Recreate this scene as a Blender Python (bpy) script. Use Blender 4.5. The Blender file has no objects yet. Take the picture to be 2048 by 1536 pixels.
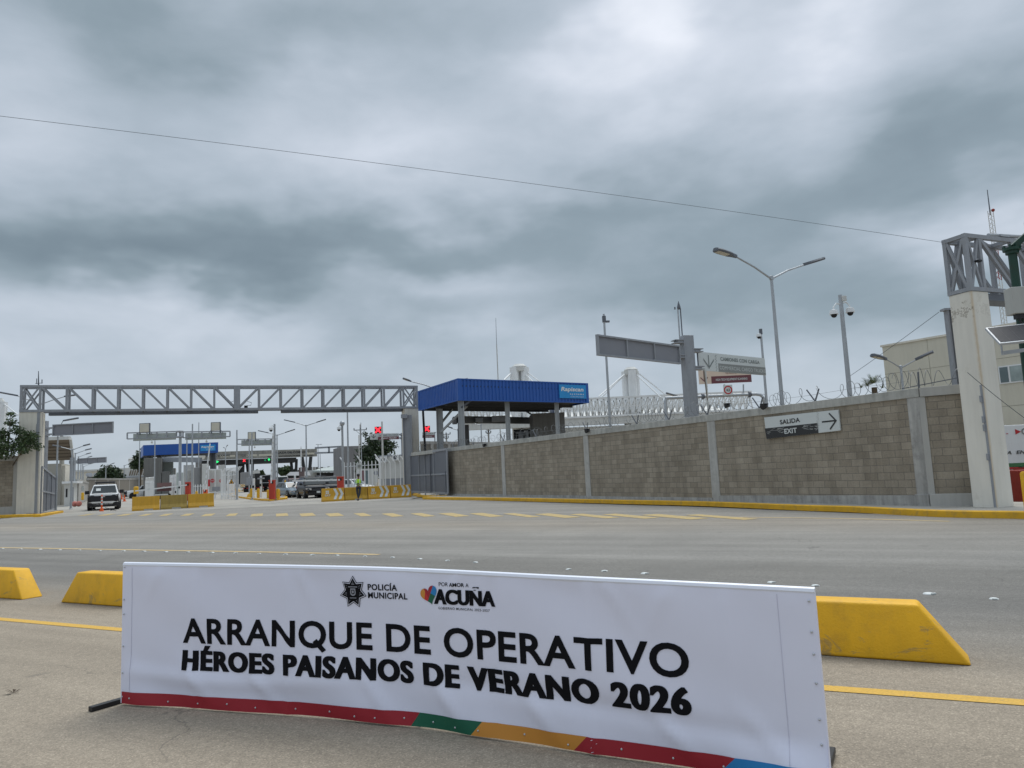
import bpy, bmesh, math, random
from mathutils import Vector, Matrix
R = math.radians
SC = bpy.context.scene
COL = SC.collection
random.seed(7)
V = Vector

# ------------------------------------------------------------------ camera
F = 1480.0; PITCH = math.atan(175/1480.0); ROLL = .044; EYE = 1.5
cam = bpy.data.cameras.new('camera'); camo = bpy.data.objects.new('camera', cam); COL.objects.link(camo)
cam.sensor_width = 36; cam.lens = 36*F/2048; cam.clip_start = .05; cam.clip_end = 4000
_c, _s = math.cos(ROLL), math.sin(ROLL); _ct, _st = math.cos(PITCH), math.sin(PITCH)
_R = V((1, 0, 0)); _U = V((0, -_st, _ct)); _F = V((0, _ct, _st))
_cr = _R*_c - _U*_s; _cu = _R*_s + _U*_c
m = Matrix((( _cr.x, _cu.x, -_F.x, 0), (_cr.y, _cu.y, -_F.y, 0), (_cr.z, _cu.z, -_F.z, EYE), (0, 0, 0, 1)))
camo.matrix_world = m
SC.camera = camo
SC.view_settings.view_transform = 'Standard'; SC.view_settings.look = 'None'
SC.view_settings.exposure = .6; SC.view_settings.gamma = 1
SC.cycles.max_bounces = 6

def ray(px, py):
    dx = (px-1024)/F; dy = (768-py)/F
    return _cr*dx + _cu*dy + _F
def P(px, py, Y):                       # the point at forward distance Y seen at a photo position
    d = ray(px, py); t = Y/d.y
    return V((d.x*t, Y, EYE + d.z*t))
def G(px, py, z=0.0):                   # the ground point seen at a photo position
    d = ray(px, py); t = (z-EYE)/d.z
    return V((d.x*t, d.y*t, z))
def RP(px, py, o, n):                   # the point of a plane
    d = ray(px, py); e = V((0, 0, EYE)); t = (o-e).dot(n)/d.dot(n)
    return e + d*t

# ------------------------------------------------------------------ world: overcast sky with cloud banks
SUN_EL, SUN_AZ = 62, 25
world = bpy.data.worlds.new('World'); SC.world = world; world.use_nodes = True
wt = world.node_tree; wt.nodes.clear()
class NG:
    def __init__(s, t): s.t = t
    def n(s, typ, **kw):
        x = s.t.nodes.new(typ)
        for k, v in kw.items(): setattr(x, k, v)
        return x
    def link(s, a, b): s.t.links.new(a, b)
    def put(s, sock, v):
        if hasattr(v, 'is_output'): s.link(v, sock)
        else: sock.default_value = v
    def math(s, op, a, b=0.0, c=None, clamp=False):
        x = s.n('ShaderNodeMath', operation=op, use_clamp=clamp)
        s.put(x.inputs[0], a); s.put(x.inputs[1], b)
        if c is not None: s.put(x.inputs[2], c)
        return x.outputs[0]
    def noise(s, vec, scale, detail=4, rough=.55, dist=0):
        x = s.n('ShaderNodeTexNoise'); s.put(x.inputs['Vector'], vec); x.inputs['Scale'].default_value = scale
        x.inputs['Detail'].default_value = detail; x.inputs['Roughness'].default_value = rough; x.inputs['Distortion'].default_value = dist
        return x.outputs['Fac']
    def ramp(s, fac, stops, interp='LINEAR'):
        x = s.n('ShaderNodeValToRGB'); x.color_ramp.interpolation = interp
        e = x.color_ramp.elements
        while len(e) < len(stops): e.new(.5)
        for q, (p, c) in zip(e, stops):
            q.position = p; q.color = (c, c, c, 1) if isinstance(c, (int, float)) else (*c, 1)
        s.put(x.inputs[0], fac)
        return x.outputs[0]
    def mix(s, fac, a, b, mode='MIX'):
        x = s.n('ShaderNodeMix', data_type='RGBA', blend_type=mode)
        s.put(x.inputs[0], fac)
        for i, v in ((6, a), (7, b)):
            s.put(x.inputs[i], v if hasattr(v, 'is_output') else (*v, 1) if len(v) == 3 else v)
        return x.outputs[2]
    def scale(s, vec, v3):
        x = s.n('ShaderNodeVectorMath', operation='MULTIPLY'); s.put(x.inputs[0], vec); x.inputs[1].default_value = v3
        return x.outputs[0]

g = NG(wt)
tc = g.n('ShaderNodeTexCoord').outputs['Generated']
sep = g.n('ShaderNodeSeparateXYZ'); g.link(tc, sep.inputs[0])
X, Y_, Z = sep.outputs
az = g.math('ARCTAN2', X, Y_); el = g.math('ARCSINE', Z)
# flat cloud-deck coordinates, compressed at the horizon
deck = g.scale(tc, (1, 1, 2.1))
n1 = g.noise(deck, 3.2, 6, .50, .25)
n2 = g.noise(deck, 8.5, 6, .56, .3)
w1 = g.noise(deck, 3.6, 4, .5)
wx = g.n('ShaderNodeVectorMath', operation='ADD'); g.link(deck, wx.inputs[0]); wx.inputs[1].default_value = (7.3, 3.1, 2.2)
w2 = g.noise(wx.outputs[0], 4.2, 4, .52)
azw = g.math('ADD', az, g.math('MULTIPLY', g.math('SUBTRACT', w1, .5), .45))
elw = g.math('ADD', el, g.math('MULTIPLY', g.math('SUBTRACT', w2, .5), .22))
def blob(px, py, sx, sy, amp, rot=0.0):
    d = ray(px, py).normalized(); a0 = math.atan2(d.x, d.y); e0 = math.asin(d.z)
    sx /= F; sy /= F
    da = g.math('SUBTRACT', azw, a0); de = g.math('SUBTRACT', elw, e0)
    c, s = math.cos(rot), math.sin(rot)
    u = g.math('ADD', g.math('MULTIPLY', da, c/sx), g.math('MULTIPLY', de, s/sx))
    v = g.math('ADD', g.math('MULTIPLY', da, -s/sy), g.math('MULTIPLY', de, c/sy))
    r2 = g.math('ADD', g.math('MULTIPLY', u, u), g.math('MULTIPLY', v, v))
    return g.math('MULTIPLY', g.math('EXPONENT', g.math('MULTIPLY', r2, -1.0)), amp)
acc = g.math('ADD', .52, g.math('MULTIPLY', g.math('SUBTRACT', n1, .5), .40))
acc = g.math('ADD', acc, g.math('MULTIPLY', g.math('SUBTRACT', n2, .5), .22))
for b in [
    (330, 520, 430, 80, -.40, .06), (60, 520, 240, 85, -.16, 0), (760, 500, 250, 60, -.24, .12), (330, 60, 300, 85, -.22, -.25), (640, 60, 260, 80, -.12, 0),
    (1740, 375, 420, 85, -.32, .2), (1150, 450, 330, 60, -.22, .15), (1800, 570, 300, 85, -.28, .1), (1300, 590, 320, 60, -.20, 0), (1120, 520, 200, 40, -.12, 0),
    (820, 640, 200, 60, -.18, 0), (1960, 230, 200, 90, -.12, .2), (540, 170, 150, 60, .20, 0), (1340, 30, 110, 80, .36, 0), (1250, 150, 190, 80, .24, 0),
    (1690, 60, 120, 70, .24, 0), (900, 545, 170, 45, .20, .05), (480, 630, 260, 50, .20, 0), (120, 640, 200, 60, .18, 0),
    (2010, 430, 150, 50, .22, .2), (80, 200, 130, 110, .10, 0), (740, 320, 330, 60, .12, -.1), (1000, 250, 300, 80, .08, 0), (1500, 180, 260, 80, .10, 0), (300, 740, 700, 50, .06, 0)]:
    acc = g.math('ADD', acc, blob(*b))
cloud = g.ramp(acc, [(0.0, (.125, .163, .190)), (.25, (.182, .228, .260)), (.50, (.290, .336, .384)), (.75, (.425, .463, .52)), (1.0, (.58, .605, .655))], 'LINEAR')
# an overcast deck is brightest overhead
zen = g.n('ShaderNodeMapRange', interpolation_type='SMOOTHSTEP'); g.put(zen.inputs[0], el)
zen.inputs[1].default_value = .62; zen.inputs[2].default_value = 1.2; zen.inputs[3].default_value = 10.0; zen.inputs[4].default_value = 25.0
sc_ = g.n('ShaderNodeVectorMath', operation='SCALE'); g.link(cloud, sc_.inputs[0]); g.link(zen.outputs[0], sc_.inputs[3])
sky = g.n('ShaderNodeTexSky'); sky.sky_type = 'NISHITA'; sky.sun_disc = False
sky.sun_elevation = R(SUN_EL); sky.sun_rotation = R(SUN_AZ)
mx = g.mix(.95, sky.outputs[0], sc_.outputs[0])
bg = g.n('ShaderNodeBackground'); bg.inputs['Strength'].default_value = .1; g.link(mx, bg.inputs['Color'])
wo = g.n('ShaderNodeOutputWorld'); g.link(bg.outputs[0], wo.inputs[0])

sun = bpy.data.lights.new('sun', 'SUN'); sun.energy = 1.3; sun.angle = R(35); sun.color = (1, .965, .90)
suno = bpy.data.objects.new('sun', sun); COL.objects.link(suno)
sd = V((math.sin(R(SUN_AZ))*math.cos(R(SUN_EL)), math.cos(R(SUN_AZ))*math.cos(R(SUN_EL)), math.sin(R(SUN_EL))))
suno.rotation_euler = (-sd).to_track_quat('-Z', 'Y').to_euler(); suno.location = (0, 0, 60)

# ------------------------------------------------------------------ materials
MATS = {}
def mat(name, col, rough=.6, metal=0.0, var=.12, scale=2.0, bump=0.0, bscale=40, streak=0.0, spec=.4, emit=None, dirt=None, dirtamt=.0):
    if name in MATS: return MATS[name]
    M = bpy.data.materials.new(name); M.use_nodes = True; t = M.node_tree; q = NG(t)
    b = t.nodes['Principled BSDF']
    tc = q.n('ShaderNodeTexCoord').outputs['Object']
    n = q.noise(tc, scale, 6, .6)
    k = q.ramp(n, [(.25, 1-var), (.75, 1+var)])
    c = q.mix(1.0, col, k, 'MULTIPLY')
    if streak:
        st = q.noise(q.scale(tc, (3, 3, .25)), 2.2, 5, .65)
        c = q.mix(1.0, c, q.ramp(st, [(.35, 1-streak), (.62, 1.0)]), 'MULTIPLY')
    if dirt:
        dn = q.noise(tc, scale*2.7, 8, .7)
        c = q.mix(q.ramp(dn, [(.5, 0.0), (.72, dirtamt)]), c, dirt)
    q.link(c, b.inputs['Base Color'])
    b.inputs['Roughness'].default_value = rough; b.inputs['Metallic'].default_value = metal
    b.inputs['Specular IOR Level'].default_value = spec
    if bump:
        bn = q.noise(tc, bscale, 4, .65); bu = q.n('ShaderNodeBump'); bu.inputs['Strength'].default_value = bump; bu.inputs['Distance'].default_value = .01
        q.link(bn, bu.inputs['Height']); q.link(bu.outputs[0], b.inputs['Normal'])
    if emit:
        b.inputs['Emission Color'].default_value = (*emit[0], 1); b.inputs['Emission Strength'].default_value = emit[1]
    MATS[name] = M
    return M
def m_glass(name, col, rough=.12):
    if name in MATS: return MATS[name]
    M = mat(name, col, rough, 0, .1, 1.0, spec=.45)
    return M

STEEL = mat('grey_painted_steel', (.305, .32, .345), .5, 0, .10, 1.5, streak=.12, dirt=(.16, .14, .12), dirtamt=.25)
STEELD = mat('dark_grey_steel', (.12, .13, .15), .5, 0, .15, 2)
GALV = mat('galvanised_steel', (.40, .42, .44), .42, .35, .12, 3)
WIRE = mat('razor_wire_steel', (.17, .18, .185), .5, .3, .1, 5)
PANELBK = mat('sign_back_grey', (.23, .235, .26), .5, 0, .05, 1.2)
CREAM = mat('cream_plaster', (.70, .665, .58), .85, 0, .08, .7, .15, 30, streak=.10, dirt=(.33, .28, .2), dirtamt=.18)
CREAM2 = mat('beige_render', (.60, .57, .475), .85, 0, .05, .5, streak=.06)
BEIGE = mat('beige_concrete', (.40, .385, .34), .85, 0, .06, .5, streak=.06)
CONC = mat('cast_concrete', (.415, .405, .38), .9, 0, .22, 1.3, .5, 45, streak=.28, dirt=(.13, .125, .12), dirtamt=.5)
CONCL = mat('pale_concrete', (.44, .43, .40), .9, 0, .12, .5, .2, 30, streak=.10)
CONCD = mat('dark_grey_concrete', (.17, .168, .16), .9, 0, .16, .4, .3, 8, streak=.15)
YEL = mat('yellow_barrier_paint', (.78, .42, .010), .55, 0, .10, 1.6, .45, 60, streak=.10, dirt=(.36, .19, .03), dirtamt=.40)
YELB = mat('orange_yellow_paint', (.60, .33, .03), .6, 0, .08, 1.1, .2, 40, streak=.12, dirt=(.28, .17, .05), dirtamt=.3)
YELD = mat('faded_yellow_paint', (.36, .25, .06), .7, 0, .12, 1.2, .2, 40, streak=.2, dirt=(.22, .16, .06), dirtamt=.4)
def scuff(M, col, lo, hi, amt, sc):       # chips and tyre scuffs on painted concrete
    t = M.node_tree; q = NG(t); b = t.nodes['Principled BSDF']; src = b.inputs['Base Color'].links[0].from_socket
    tc = q.n('ShaderNodeTexCoord').outputs['Object']
    n = q.noise(q.scale(tc, (.45, 1, 1)), sc, 7, .72, .6)
    q.link(q.mix(q.ramp(n, [(lo, 0.0), (hi, amt)]), src, col), b.inputs['Base Color'])
scuff(YEL, (.20, .165, .11), .60, .66, .55, 5.5); scuff(YEL, (.34, .31, .25), .685, .70, .8, 11)
KERBY = mat('kerb_yellow_paint', (.70, .39, .02), .65, 0, .14, 2.2, .4, 40, dirt=(.22, .17, .10), dirtamt=.55)
BLUE = mat('blue_sheet_metal', (.010, .085, .36), .42, 0, .08, .8, spec=.5)
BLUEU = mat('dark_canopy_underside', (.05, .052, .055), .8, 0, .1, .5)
SIGNBLUE = mat('sky_blue_sign', (.02, .27, .62), .4, 0, .12, .4)
WHITE = mat('white_paint', (.74, .75, .75), .5, 0, .05, 1.2, streak=.05)
WHITED = mat('dusty_white', (.60, .60, .575), .65, 0, .08, .8, streak=.12)
SIGNW = mat('sign_white', (.60, .63, .62), .45, 0, .04, .8)
SIGNG = mat('sign_grey', (.25, .26, .25), .5, 0, .1, 1.5)
SIGNK = mat('sign_black', (.028, .029, .03), .5, 0, .1, 2)
SIGNP = mat('sign_peach', (.70, .56, .45), .5, 0, .04, .8)
SIGNM = mat('sign_maroon', (.16, .055, .065), .5, 0, .08, 1)
INK = mat('dark_ink', (.09, .095, .09), .8, 0, .05, 2)
PANELC = mat('cream_panel', (.55, .52, .43), .6, 0, .08, 1)
PANELG = mat('pale_green_grey_panel', (.42, .46, .44), .6, 0, .05, 1)
BLACK = mat('black_plastic', (.014, .014, .016), .45, 0, .1, 3)
TYRE = mat('tyre_rubber', (.018, .018, .018), .85, 0, .1, 4)
RIM = mat('alloy_rim', (.42, .43, .44), .3, .7, .05, 3)
GLASS = m_glass('dark_car_glass', (.02, .027, .028), .2)
WINGL = m_glass('window_glass', (.13, .17, .18))
LAMPG = mat('headlight_lens', (.55, .53, .50), .15, .2, .1, 6)
CHROME = mat('chrome', (.55, .55, .56), .2, .8, .04, 3)
CARW = mat('white_car_paint', (.72, .73, .73), .25, 0, .03, 1, spec=.6)
CARK = mat('black_car_paint', (.006, .006, .008), .30, 0, .1, 1, spec=.25)
CARS = mat('silver_blue_car_paint', (.24, .29, .33), .25, .4, .05, 1)
CARG = mat('dark_grey_car_paint', (.03, .032, .036), .35, 0, .05, 1, spec=.25)
CARR = mat('maroon_car_paint', (.10, .045, .045), .3, .1, .05, 1)
RED = mat('red_cabinet_paint', (.50, .055, .03), .5, 0, .1, 2, streak=.12)
REDS = mat('red_sign', (.48, .02, .025), .5, 0, .05, 2)
REDR = mat('rusty_red_paint', (.30, .030, .018), .5, 0, .12, 2, streak=.15)
ORANGE = mat('orange_plastic', (.72, .11, .02), .5, 0, .08, 3)
REDL = mat('lit_red', (.5, .02, .02), .5, emit=((1, .03, .05), 1.1))
GREENL = mat('lit_green', (.02, .4, .08), .5, emit=((.02, .85, .2), 1.0))
GREENP = mat('dark_green_steel', (.011, .048, .032), .45, 0, .1, 3, dirt=(.03, .03, .02), dirtamt=.4)
GREENS = mat('trailer_green', (.05, .16, .06), .5, 0, .05, 1)
SOLAR = mat('solar_cells', (.016, .016, .022), .45, 0, .2, 6, spec=.3)
BOXG = mat('grey_enclosure', (.42, .42, .39), .5, 0, .05, 1, streak=.08)
ALU = mat('aluminium', (.5, .51, .52), .35, .5, .06, 3)
BROWN = mat('brown_louvre', (.20, .165, .125), .8, 0, .15, .6, streak=.1)
HIVIS = mat('hi_vis_fabric', (.38, .70, .02), .7, 0, .06, 6, emit=None)
CLOTH = mat('dark_trousers', (.035, .038, .045), .9, 0, .15, 8)
SHIRT = mat('pale_blue_shirt', (.42, .48, .55), .85, 0, .08, 8)
SKIN = mat('skin', (.22, .12, .075), .6, 0, .08, 9)
HAIR = mat('dark_hair', (.012, .010, .009), .6, 0, .2, 20)
BARK = mat('bark', (.10, .075, .05), .9, 0, .25, 4, .6, 20)
TRUCKG = mat('grey_truck_body', (.26, .26, .265), .5, 0, .08, .6, streak=.1)

def leafmat(name, c1, c2):
    M = bpy.data.materials.new(name); M.use_nodes = True; q = NG(M.node_tree); b = M.node_tree.nodes['Principled BSDF']
    rn = q.n('ShaderNodeNewGeometry').outputs['Random Per Island']
    q.link(q.mix(rn, c1, c2), b.inputs['Base Color']); b.inputs['Roughness'].default_value = .55
    MATS[name] = M
    return M
LEAFD = leafmat('dark_leaves', (.018, .032, .014), (.05, .085, .032))
LEAFA = leafmat('acacia_leaves', (.03, .055, .018), (.085, .13, .05))
LEAFP = leafmat('palm_leaves', (.05, .075, .02), (.14, .17, .07))

def block_mat():
    M = bpy.data.materials.new('concrete_block_wall'); M.use_nodes = True; q = NG(M.node_tree); b = M.node_tree.nodes['Principled BSDF']
    tc = q.n('ShaderNodeTexCoord').outputs['Object']; s = q.n('ShaderNodeSeparateXYZ'); q.link(tc, s.inputs[0])
    cb = q.n('ShaderNodeCombineXYZ'); q.link(s.outputs[0], cb.inputs[0]); q.link(q.math('SUBTRACT', s.outputs[2], .28), cb.inputs[1])
    wob = q.n('ShaderNodeTexNoise'); q.link(tc, wob.inputs['Vector']); wob.inputs['Scale'].default_value = 5
    wv = q.n('ShaderNodeVectorMath', operation='MULTIPLY_ADD'); q.link(wob.outputs['Color'], wv.inputs[0]); wv.inputs[1].default_value = (.012, .012, 0); q.link(cb.outputs[0], wv.inputs[2])
    br = q.n('ShaderNodeTexBrick'); q.link(wv.outputs[0], br.inputs['Vector'])
    br.inputs['Scale'].default_value = 1; br.inputs['Brick Width'].default_value = .40; br.inputs['Row Height'].default_value = .20
    br.inputs['Mortar Size'].default_value = .0075; br.inputs['Mortar Smooth'].default_value = .25
    br.inputs['Color1'].default_value = (.275, .238, .186, 1); br.inputs['Color2'].default_value = (.355, .310, .246, 1); br.inputs['Mortar'].default_value = (.20, .18, .15, 1)
    n = q.noise(tc, .8, 6, .6); n2 = q.noise(tc, 22, 4, .7); st = q.noise(q.scale(tc, (2, 2, .3)), 1.5, 5, .6)
    c = q.mix(1, br.outputs['Color'], q.ramp(n, [(.3, .86), (.7, 1.14)]), 'MULTIPLY')
    c = q.mix(1, c, q.ramp(n2, [(.3, .86), (.7, 1.12)]), 'MULTIPLY')
    c = q.mix(1, c, q.ramp(st, [(.36, .85), (.56, 1.04)]), 'MULTIPLY')
    q.link(c, b.inputs['Base Color']); b.inputs['Roughness'].default_value = .95; b.inputs['Specular IOR Level'].default_value = .2
    bu = q.n('ShaderNodeBump'); bu.inputs['Strength'].default_value = .6; bu.inputs['Distance'].default_value = .012
    h = q.math('SUBTRACT', q.math('MULTIPLY', n2, .35), br.outputs['Fac'])
    q.link(h, bu.inputs['Height']); q.link(bu.outputs[0], b.inputs['Normal'])
    return M
BLOCK = block_mat()

def road_mat():
    M = bpy.data.materials.new('worn_asphalt'); M.use_nodes = True; q = NG(M.node_tree); b = M.node_tree.nodes['Principled BSDF']
    tc = q.n('ShaderNodeTexCoord').outputs['Object']; s = q.n('ShaderNodeSeparateXYZ'); q.link(tc, s.inputs[0])
    c0 = q.math('ADD', q.math('MULTIPLY', s.outputs[0], .468), q.math('MULTIPLY', s.outputs[1], .884))     # across the carriageway
    l0 = q.math('ADD', q.math('MULTIPLY', s.outputs[0], .884), q.math('MULTIPLY', s.outputs[1], -.468))
    big = q.noise(tc, .16, 5, .6); wn = q.noise(tc, .9, 5, .6)
    c = q.math('ADD', c0, q.math('MULTIPLY', q.math('SUBTRACT', big, .5), 2.2))
    c = q.math('ADD', c, q.math('MULTIPLY', q.math('SUBTRACT', wn, .5), .9))
    base = q.ramp(q.math('DIVIDE', c, 40.0), [(0.0, (.325, .275, .213)), (.145, (.318, .270, .210)), (.175, (.235, .214, .184)), (.215, (.190, .182, .168)),
        (.27, (.202, .193, .176)), (.31, (.255, .244, .224)), (.40, (.262, .248, .224)), (.48, (.285, .255, .214)), (.56, (.25, .236, .212)), (1.0, (.275, .262, .24))])
    # long wear streaks that follow the traffic
    cb = q.n('ShaderNodeCombineXYZ'); q.put(cb.inputs[0], q.math('MULTIPLY', l0, .05)); q.put(cb.inputs[1], c0)
    st = q.noise(cb.outputs[0], 1.3, 6, .65)
    base = q.mix(1, base, q.ramp(st, [(.3, .82), (.7, 1.12)]), 'MULTIPLY')
    pa = q.noise(tc, .45, 6, .65)
    base = q.mix(1, base, q.ramp(pa, [(.3, .90), (.7, 1.08)]), 'MULTIPLY')
    # aggregate
    v = q.n('ShaderNodeTexVoronoi'); q.link(tc, v.inputs['Vector']); v.inputs['Scale'].default_value = 120
    g1 = q.noise(tc, 85, 3, .7); g2 = q.noise(tc, 16, 4, .7)
    sepc = q.n('ShaderNodeSeparateColor'); q.link(v.outputs['Color'], sepc.inputs[0])
    base = q.mix(1, base, q.ramp(sepc.outputs[0], [(0, .78), (.5, .98), (.85, 1.06), (1, 1.38)]), 'MULTIPLY')
    base = q.mix(1, base, q.ramp(g1, [(.28, .74), (.5, 1.0), (.75, 1.18)]), 'MULTIPLY')
    base = q.mix(1, base, q.ramp(g2, [(.3, .88), (.7, 1.10)]), 'MULTIPLY')
    # hairline cracks
    cv = q.n('ShaderNodeTexVoronoi', feature='DISTANCE_TO_EDGE'); cw = q.n('ShaderNodeVectorMath', operation='MULTIPLY_ADD')
    nn = q.n('ShaderNodeTexNoise'); q.link(tc, nn.inputs['Vector']); nn.inputs['Scale'].default_value = 1.6; nn.inputs['Detail'].default_value = 5
    q.link(nn.outputs['Color'], cw.inputs[0]); cw.inputs[1].default_value = (1.1, 1.1, 0); q.link(tc, cw.inputs[2])
    q.link(cw.outputs[0], cv.inputs['Vector']); cv.inputs['Scale'].default_value = .36
    ck = q.ramp(cv.outputs['Distance'], [(0.0, 1.0), (.0035, 0.0)])
    gate = q.ramp(q.noise(tc, .5, 2, .5), [(.52, 0.0), (.6, .45)])
    base = q.mix(q.math('MULTIPLY', ck, gate), base, (.07, .065, .06))
    # scattered oil spots
    ov = q.noise(tc, 3.1, 2, .4)
    base = q.mix(q.ramp(ov, [(.72, 0.0), (.8, .35)]), base, (.09, .085, .08))
    q.link(base, b.inputs['Base Color']); b.inputs['Roughness'].default_value = .9; b.inputs['Specular IOR Level'].default_value = .25
    bu = q.n('ShaderNodeBump'); bu.inputs['Strength'].default_value = .55; bu.inputs['Distance'].default_value = .006
    q.link(q.math('ADD', g1, q.math('MULTIPLY', sepc.outputs[0], .6)), bu.inputs['Height']); q.link(bu.outputs[0], b.inputs['Normal'])
    return M
ROAD = road_mat()
PLAZA = mat('worn_plaza_concrete', (.345, .325, .288), .9, 0, .16, .22, .2, 30, dirt=(.20, .19, .175), dirtamt=.75)
DIRT = mat('dry_earth', (.27, .235, .185), .95, 0, .2, .3, .3, 10)
WALKM = mat('pavement_concrete', (.36, .34, .30), .9, 0, .15, 1.0, .3, 30, dirt=(.2, .18, .15), dirtamt=.4)
def paint_mat(name, col, lo, hi):
    M = bpy.data.materials.new(name); M.use_nodes = True; q = NG(M.node_tree); b = M.node_tree.nodes['Principled BSDF']
    tc = q.n('ShaderNodeTexCoord').outputs['Object']
    n = q.noise(tc, 7, 8, .75); g1 = q.noise(tc, 60, 3, .7)
    k = q.ramp(q.math('ADD', q.math('MULTIPLY', n, .7), q.math('MULTIPLY', g1, .3)), [(lo, 0.0), (hi, 1.0)])
    c = q.mix(k, (.225, .205, .17), col)
    c = q.mix(1, c, q.ramp(g1, [(.3, .8), (.7, 1.12)]), 'MULTIPLY')
    q.link(c, b.inputs['Base Color']); b.inputs['Roughness'].default_value = .8
    return M
LINEY = paint_mat('yellow_road_paint', (.60, .36, .06), .30, .44)
LINEF = paint_mat('faded_road_paint', (.56, .41, .20), .30, .52)
ZEBRA = paint_mat('worn_zebra_paint', (.50, .36, .13), .36, .54)

# ------------------------------------------------------------------ mesh building
class MB:
    def __init__(s): s.v = []; s.f = []; s.mi = []; s.cur = 0
    def add(s, vs, fs):
        b = len(s.v); s.v += [V(x) for x in vs]
        for f in fs: s.f.append([i+b for i in f]); s.mi.append(s.cur)
        return s
    def frame(s, o, ax, ay, az, x0, x1, y0, y1, z0, z1):    # a box in any frame
        o, ax, ay, az = V(o), V(ax), V(ay), V(az)
        return s.add([o+ax*x+ay*y+az*z for z in (z0, z1) for y in (y0, y1) for x in (x0, x1)],
              [(0, 2, 3, 1), (4, 5, 7, 6), (0, 1, 5, 4), (2, 6, 7, 3), (0, 4, 6, 2), (1, 3, 7, 5)])
    def box(s, c, size, rz=0.0):
        x, y, z = size; c_, s_ = math.cos(rz), math.sin(rz)
        return s.frame(c, (c_, s_, 0), (-s_, c_, 0), (0, 0, 1), -x/2, x/2, -y/2, y/2, -z/2, z/2)
    def bar(s, p0, p1, w, h=None, up=(0, 0, 1)):
        p0, p1 = V(p0), V(p1); h = h or w; d = p1-p0; L = d.length
        if L < 1e-6: return s
        d /= L; u = V(up)
        if abs(d.dot(u)) > .97: u = V((0, 1, 0))
        a = d.cross(u).normalized(); u = a.cross(d)
        return s.frame(p0, d, a, u, 0, L, -w/2, w/2, -h/2, h/2)
    def path(s, pts, r, n=6, closed=False, cap=True):
        pts = [V(p) for p in pts]; m_ = len(pts); rs = r if isinstance(r, (list, tuple)) else [r]*m_
        b = len(s.v); prev = None
        for i, p in enumerate(pts):
            d = (pts[min(i+1, m_-1)] - pts[max(i-1, 0)]).normalized()
            if prev is None:
                a = d.cross(V((0, 0, 1)))
                if a.length < .05: a = d.cross(V((0, 1, 0)))
            else: a = prev - d*prev.dot(d)
            a.normalize(); prev = a; c = d.cross(a)
            for k in range(n):
                t = 2*math.pi*k/n; s.v.append(p + (a*math.cos(t) + c*math.sin(t))*rs[i])
        for i in range(m_-1):
            for k in range(n):
                s.f.append([b+i*n+k, b+i*n+(k+1) % n, b+(i+1)*n+(k+1) % n, b+(i+1)*n+k]); s.mi.append(s.cur)
        if cap:
            s.f.append([b+k for k in range(n)][::-1]); s.mi.append(s.cur)
            s.f.append([b+(m_-1)*n+k for k in range(n)]); s.mi.append(s.cur)
        return s
    def tube(s, p0, p1, r0, r1=None, n=8): return s.path([p0, p1], [r0, r0 if r1 is None else r1], n)
    def lathe(s, prof, o, ax=(0, 0, 1), n=16):
        o, d = V(o), V(ax).normalized(); a = d.cross(V((0, 0, 1)))
        if a.length < .05: a = V((1, 0, 0))
        a.normalize(); c = d.cross(a); b = len(s.v)
        for r, h in prof:
            for k in range(n):
                t = 2*math.pi*k/n; s.v.append(o + d*h + (a*math.cos(t)+c*math.sin(t))*max(r, 1e-4))
        for i in range(len(prof)-1):
            for k in range(n):
                s.f.append([b+i*n+k, b+i*n+(k+1) % n, b+(i+1)*n+(k+1) % n, b+(i+1)*n+k]); s.mi.append(s.cur)
        s.f.append([b+k for k in range(n)][::-1]); s.mi.append(s.cur)
        s.f.append([b+(len(prof)-1)*n+k for k in range(n)]); s.mi.append(s.cur)
        return s
    def ball(s, c, r, n=8, sq=(1, 1, 1)):
        prof = [(r*math.sin(math.pi*i/n), -r*math.cos(math.pi*i/n)) for i in range(n+1)]
        b = len(s.v); s.lathe(prof, (0, 0, 0), (0, 0, 1), n+2)
        for i in range(b, len(s.v)): q = s.v[i]; s.v[i] = V((q.x*sq[0], q.y*sq[1], q.z*sq[2])) + V(c)
        return s
    def prism(s, poly, o, ax, ay, t):                       # polygon in a plane, given thickness t along ax x ay
        o, ax, ay = V(o), V(ax), V(ay); n = ax.cross(ay).normalized(); k = len(poly)
        vs = [o+ax*x+ay*y for x, y in poly] + [o+ax*x+ay*y+n*t for x, y in poly]
        return s.add(vs, [list(range(k))[::-1], list(range(k, 2*k))] + [(i, (i+1) % k, k+(i+1) % k, k+i) for i in range(k)])
    def slab(s, pts, t):                                    # a polygon of world points given a thickness vector
        pts = [V(p) for p in pts]; t = V(t); k = len(pts)
        return s.add(pts + [p+t for p in pts], [list(range(k)), list(range(k, 2*k))[::-1]] + [(i, k+i, k+(i+1) % k, (i+1) % k) for i in range(k)])
    def build(s, name, mats, parent=None, loc=None, rz=0.0, smooth=False, bevel=0.0, seg=2):
        me = bpy.data.meshes.new(name); o = bpy.data.objects.new(name, me); COL.objects.link(o)
        if parent is not None: mw = WM[parent.name]; o.parent = parent
        else:
            l = V(loc) if loc is not None else V((0, 0, 0)); mw = Matrix.Translation(l) @ Matrix.Rotation(rz, 4, 'Z')
            o.location = l; o.rotation_euler = (0, 0, rz); WM[o.name] = mw
        if parent is not None: WM[o.name] = mw
        iv = mw.inverted()
        me.from_pydata([tuple(iv @ v) for v in s.v], [], s.f)
        ms = mats if isinstance(mats, (list, tuple)) else [mats]
        for x in ms: me.materials.append(x)
        if len(ms) > 1: me.polygons.foreach_set('material_index', s.mi)
        bm = bmesh.new(); bm.from_mesh(me)
        bmesh.ops.recalc_face_normals(bm, faces=bm.faces)
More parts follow.
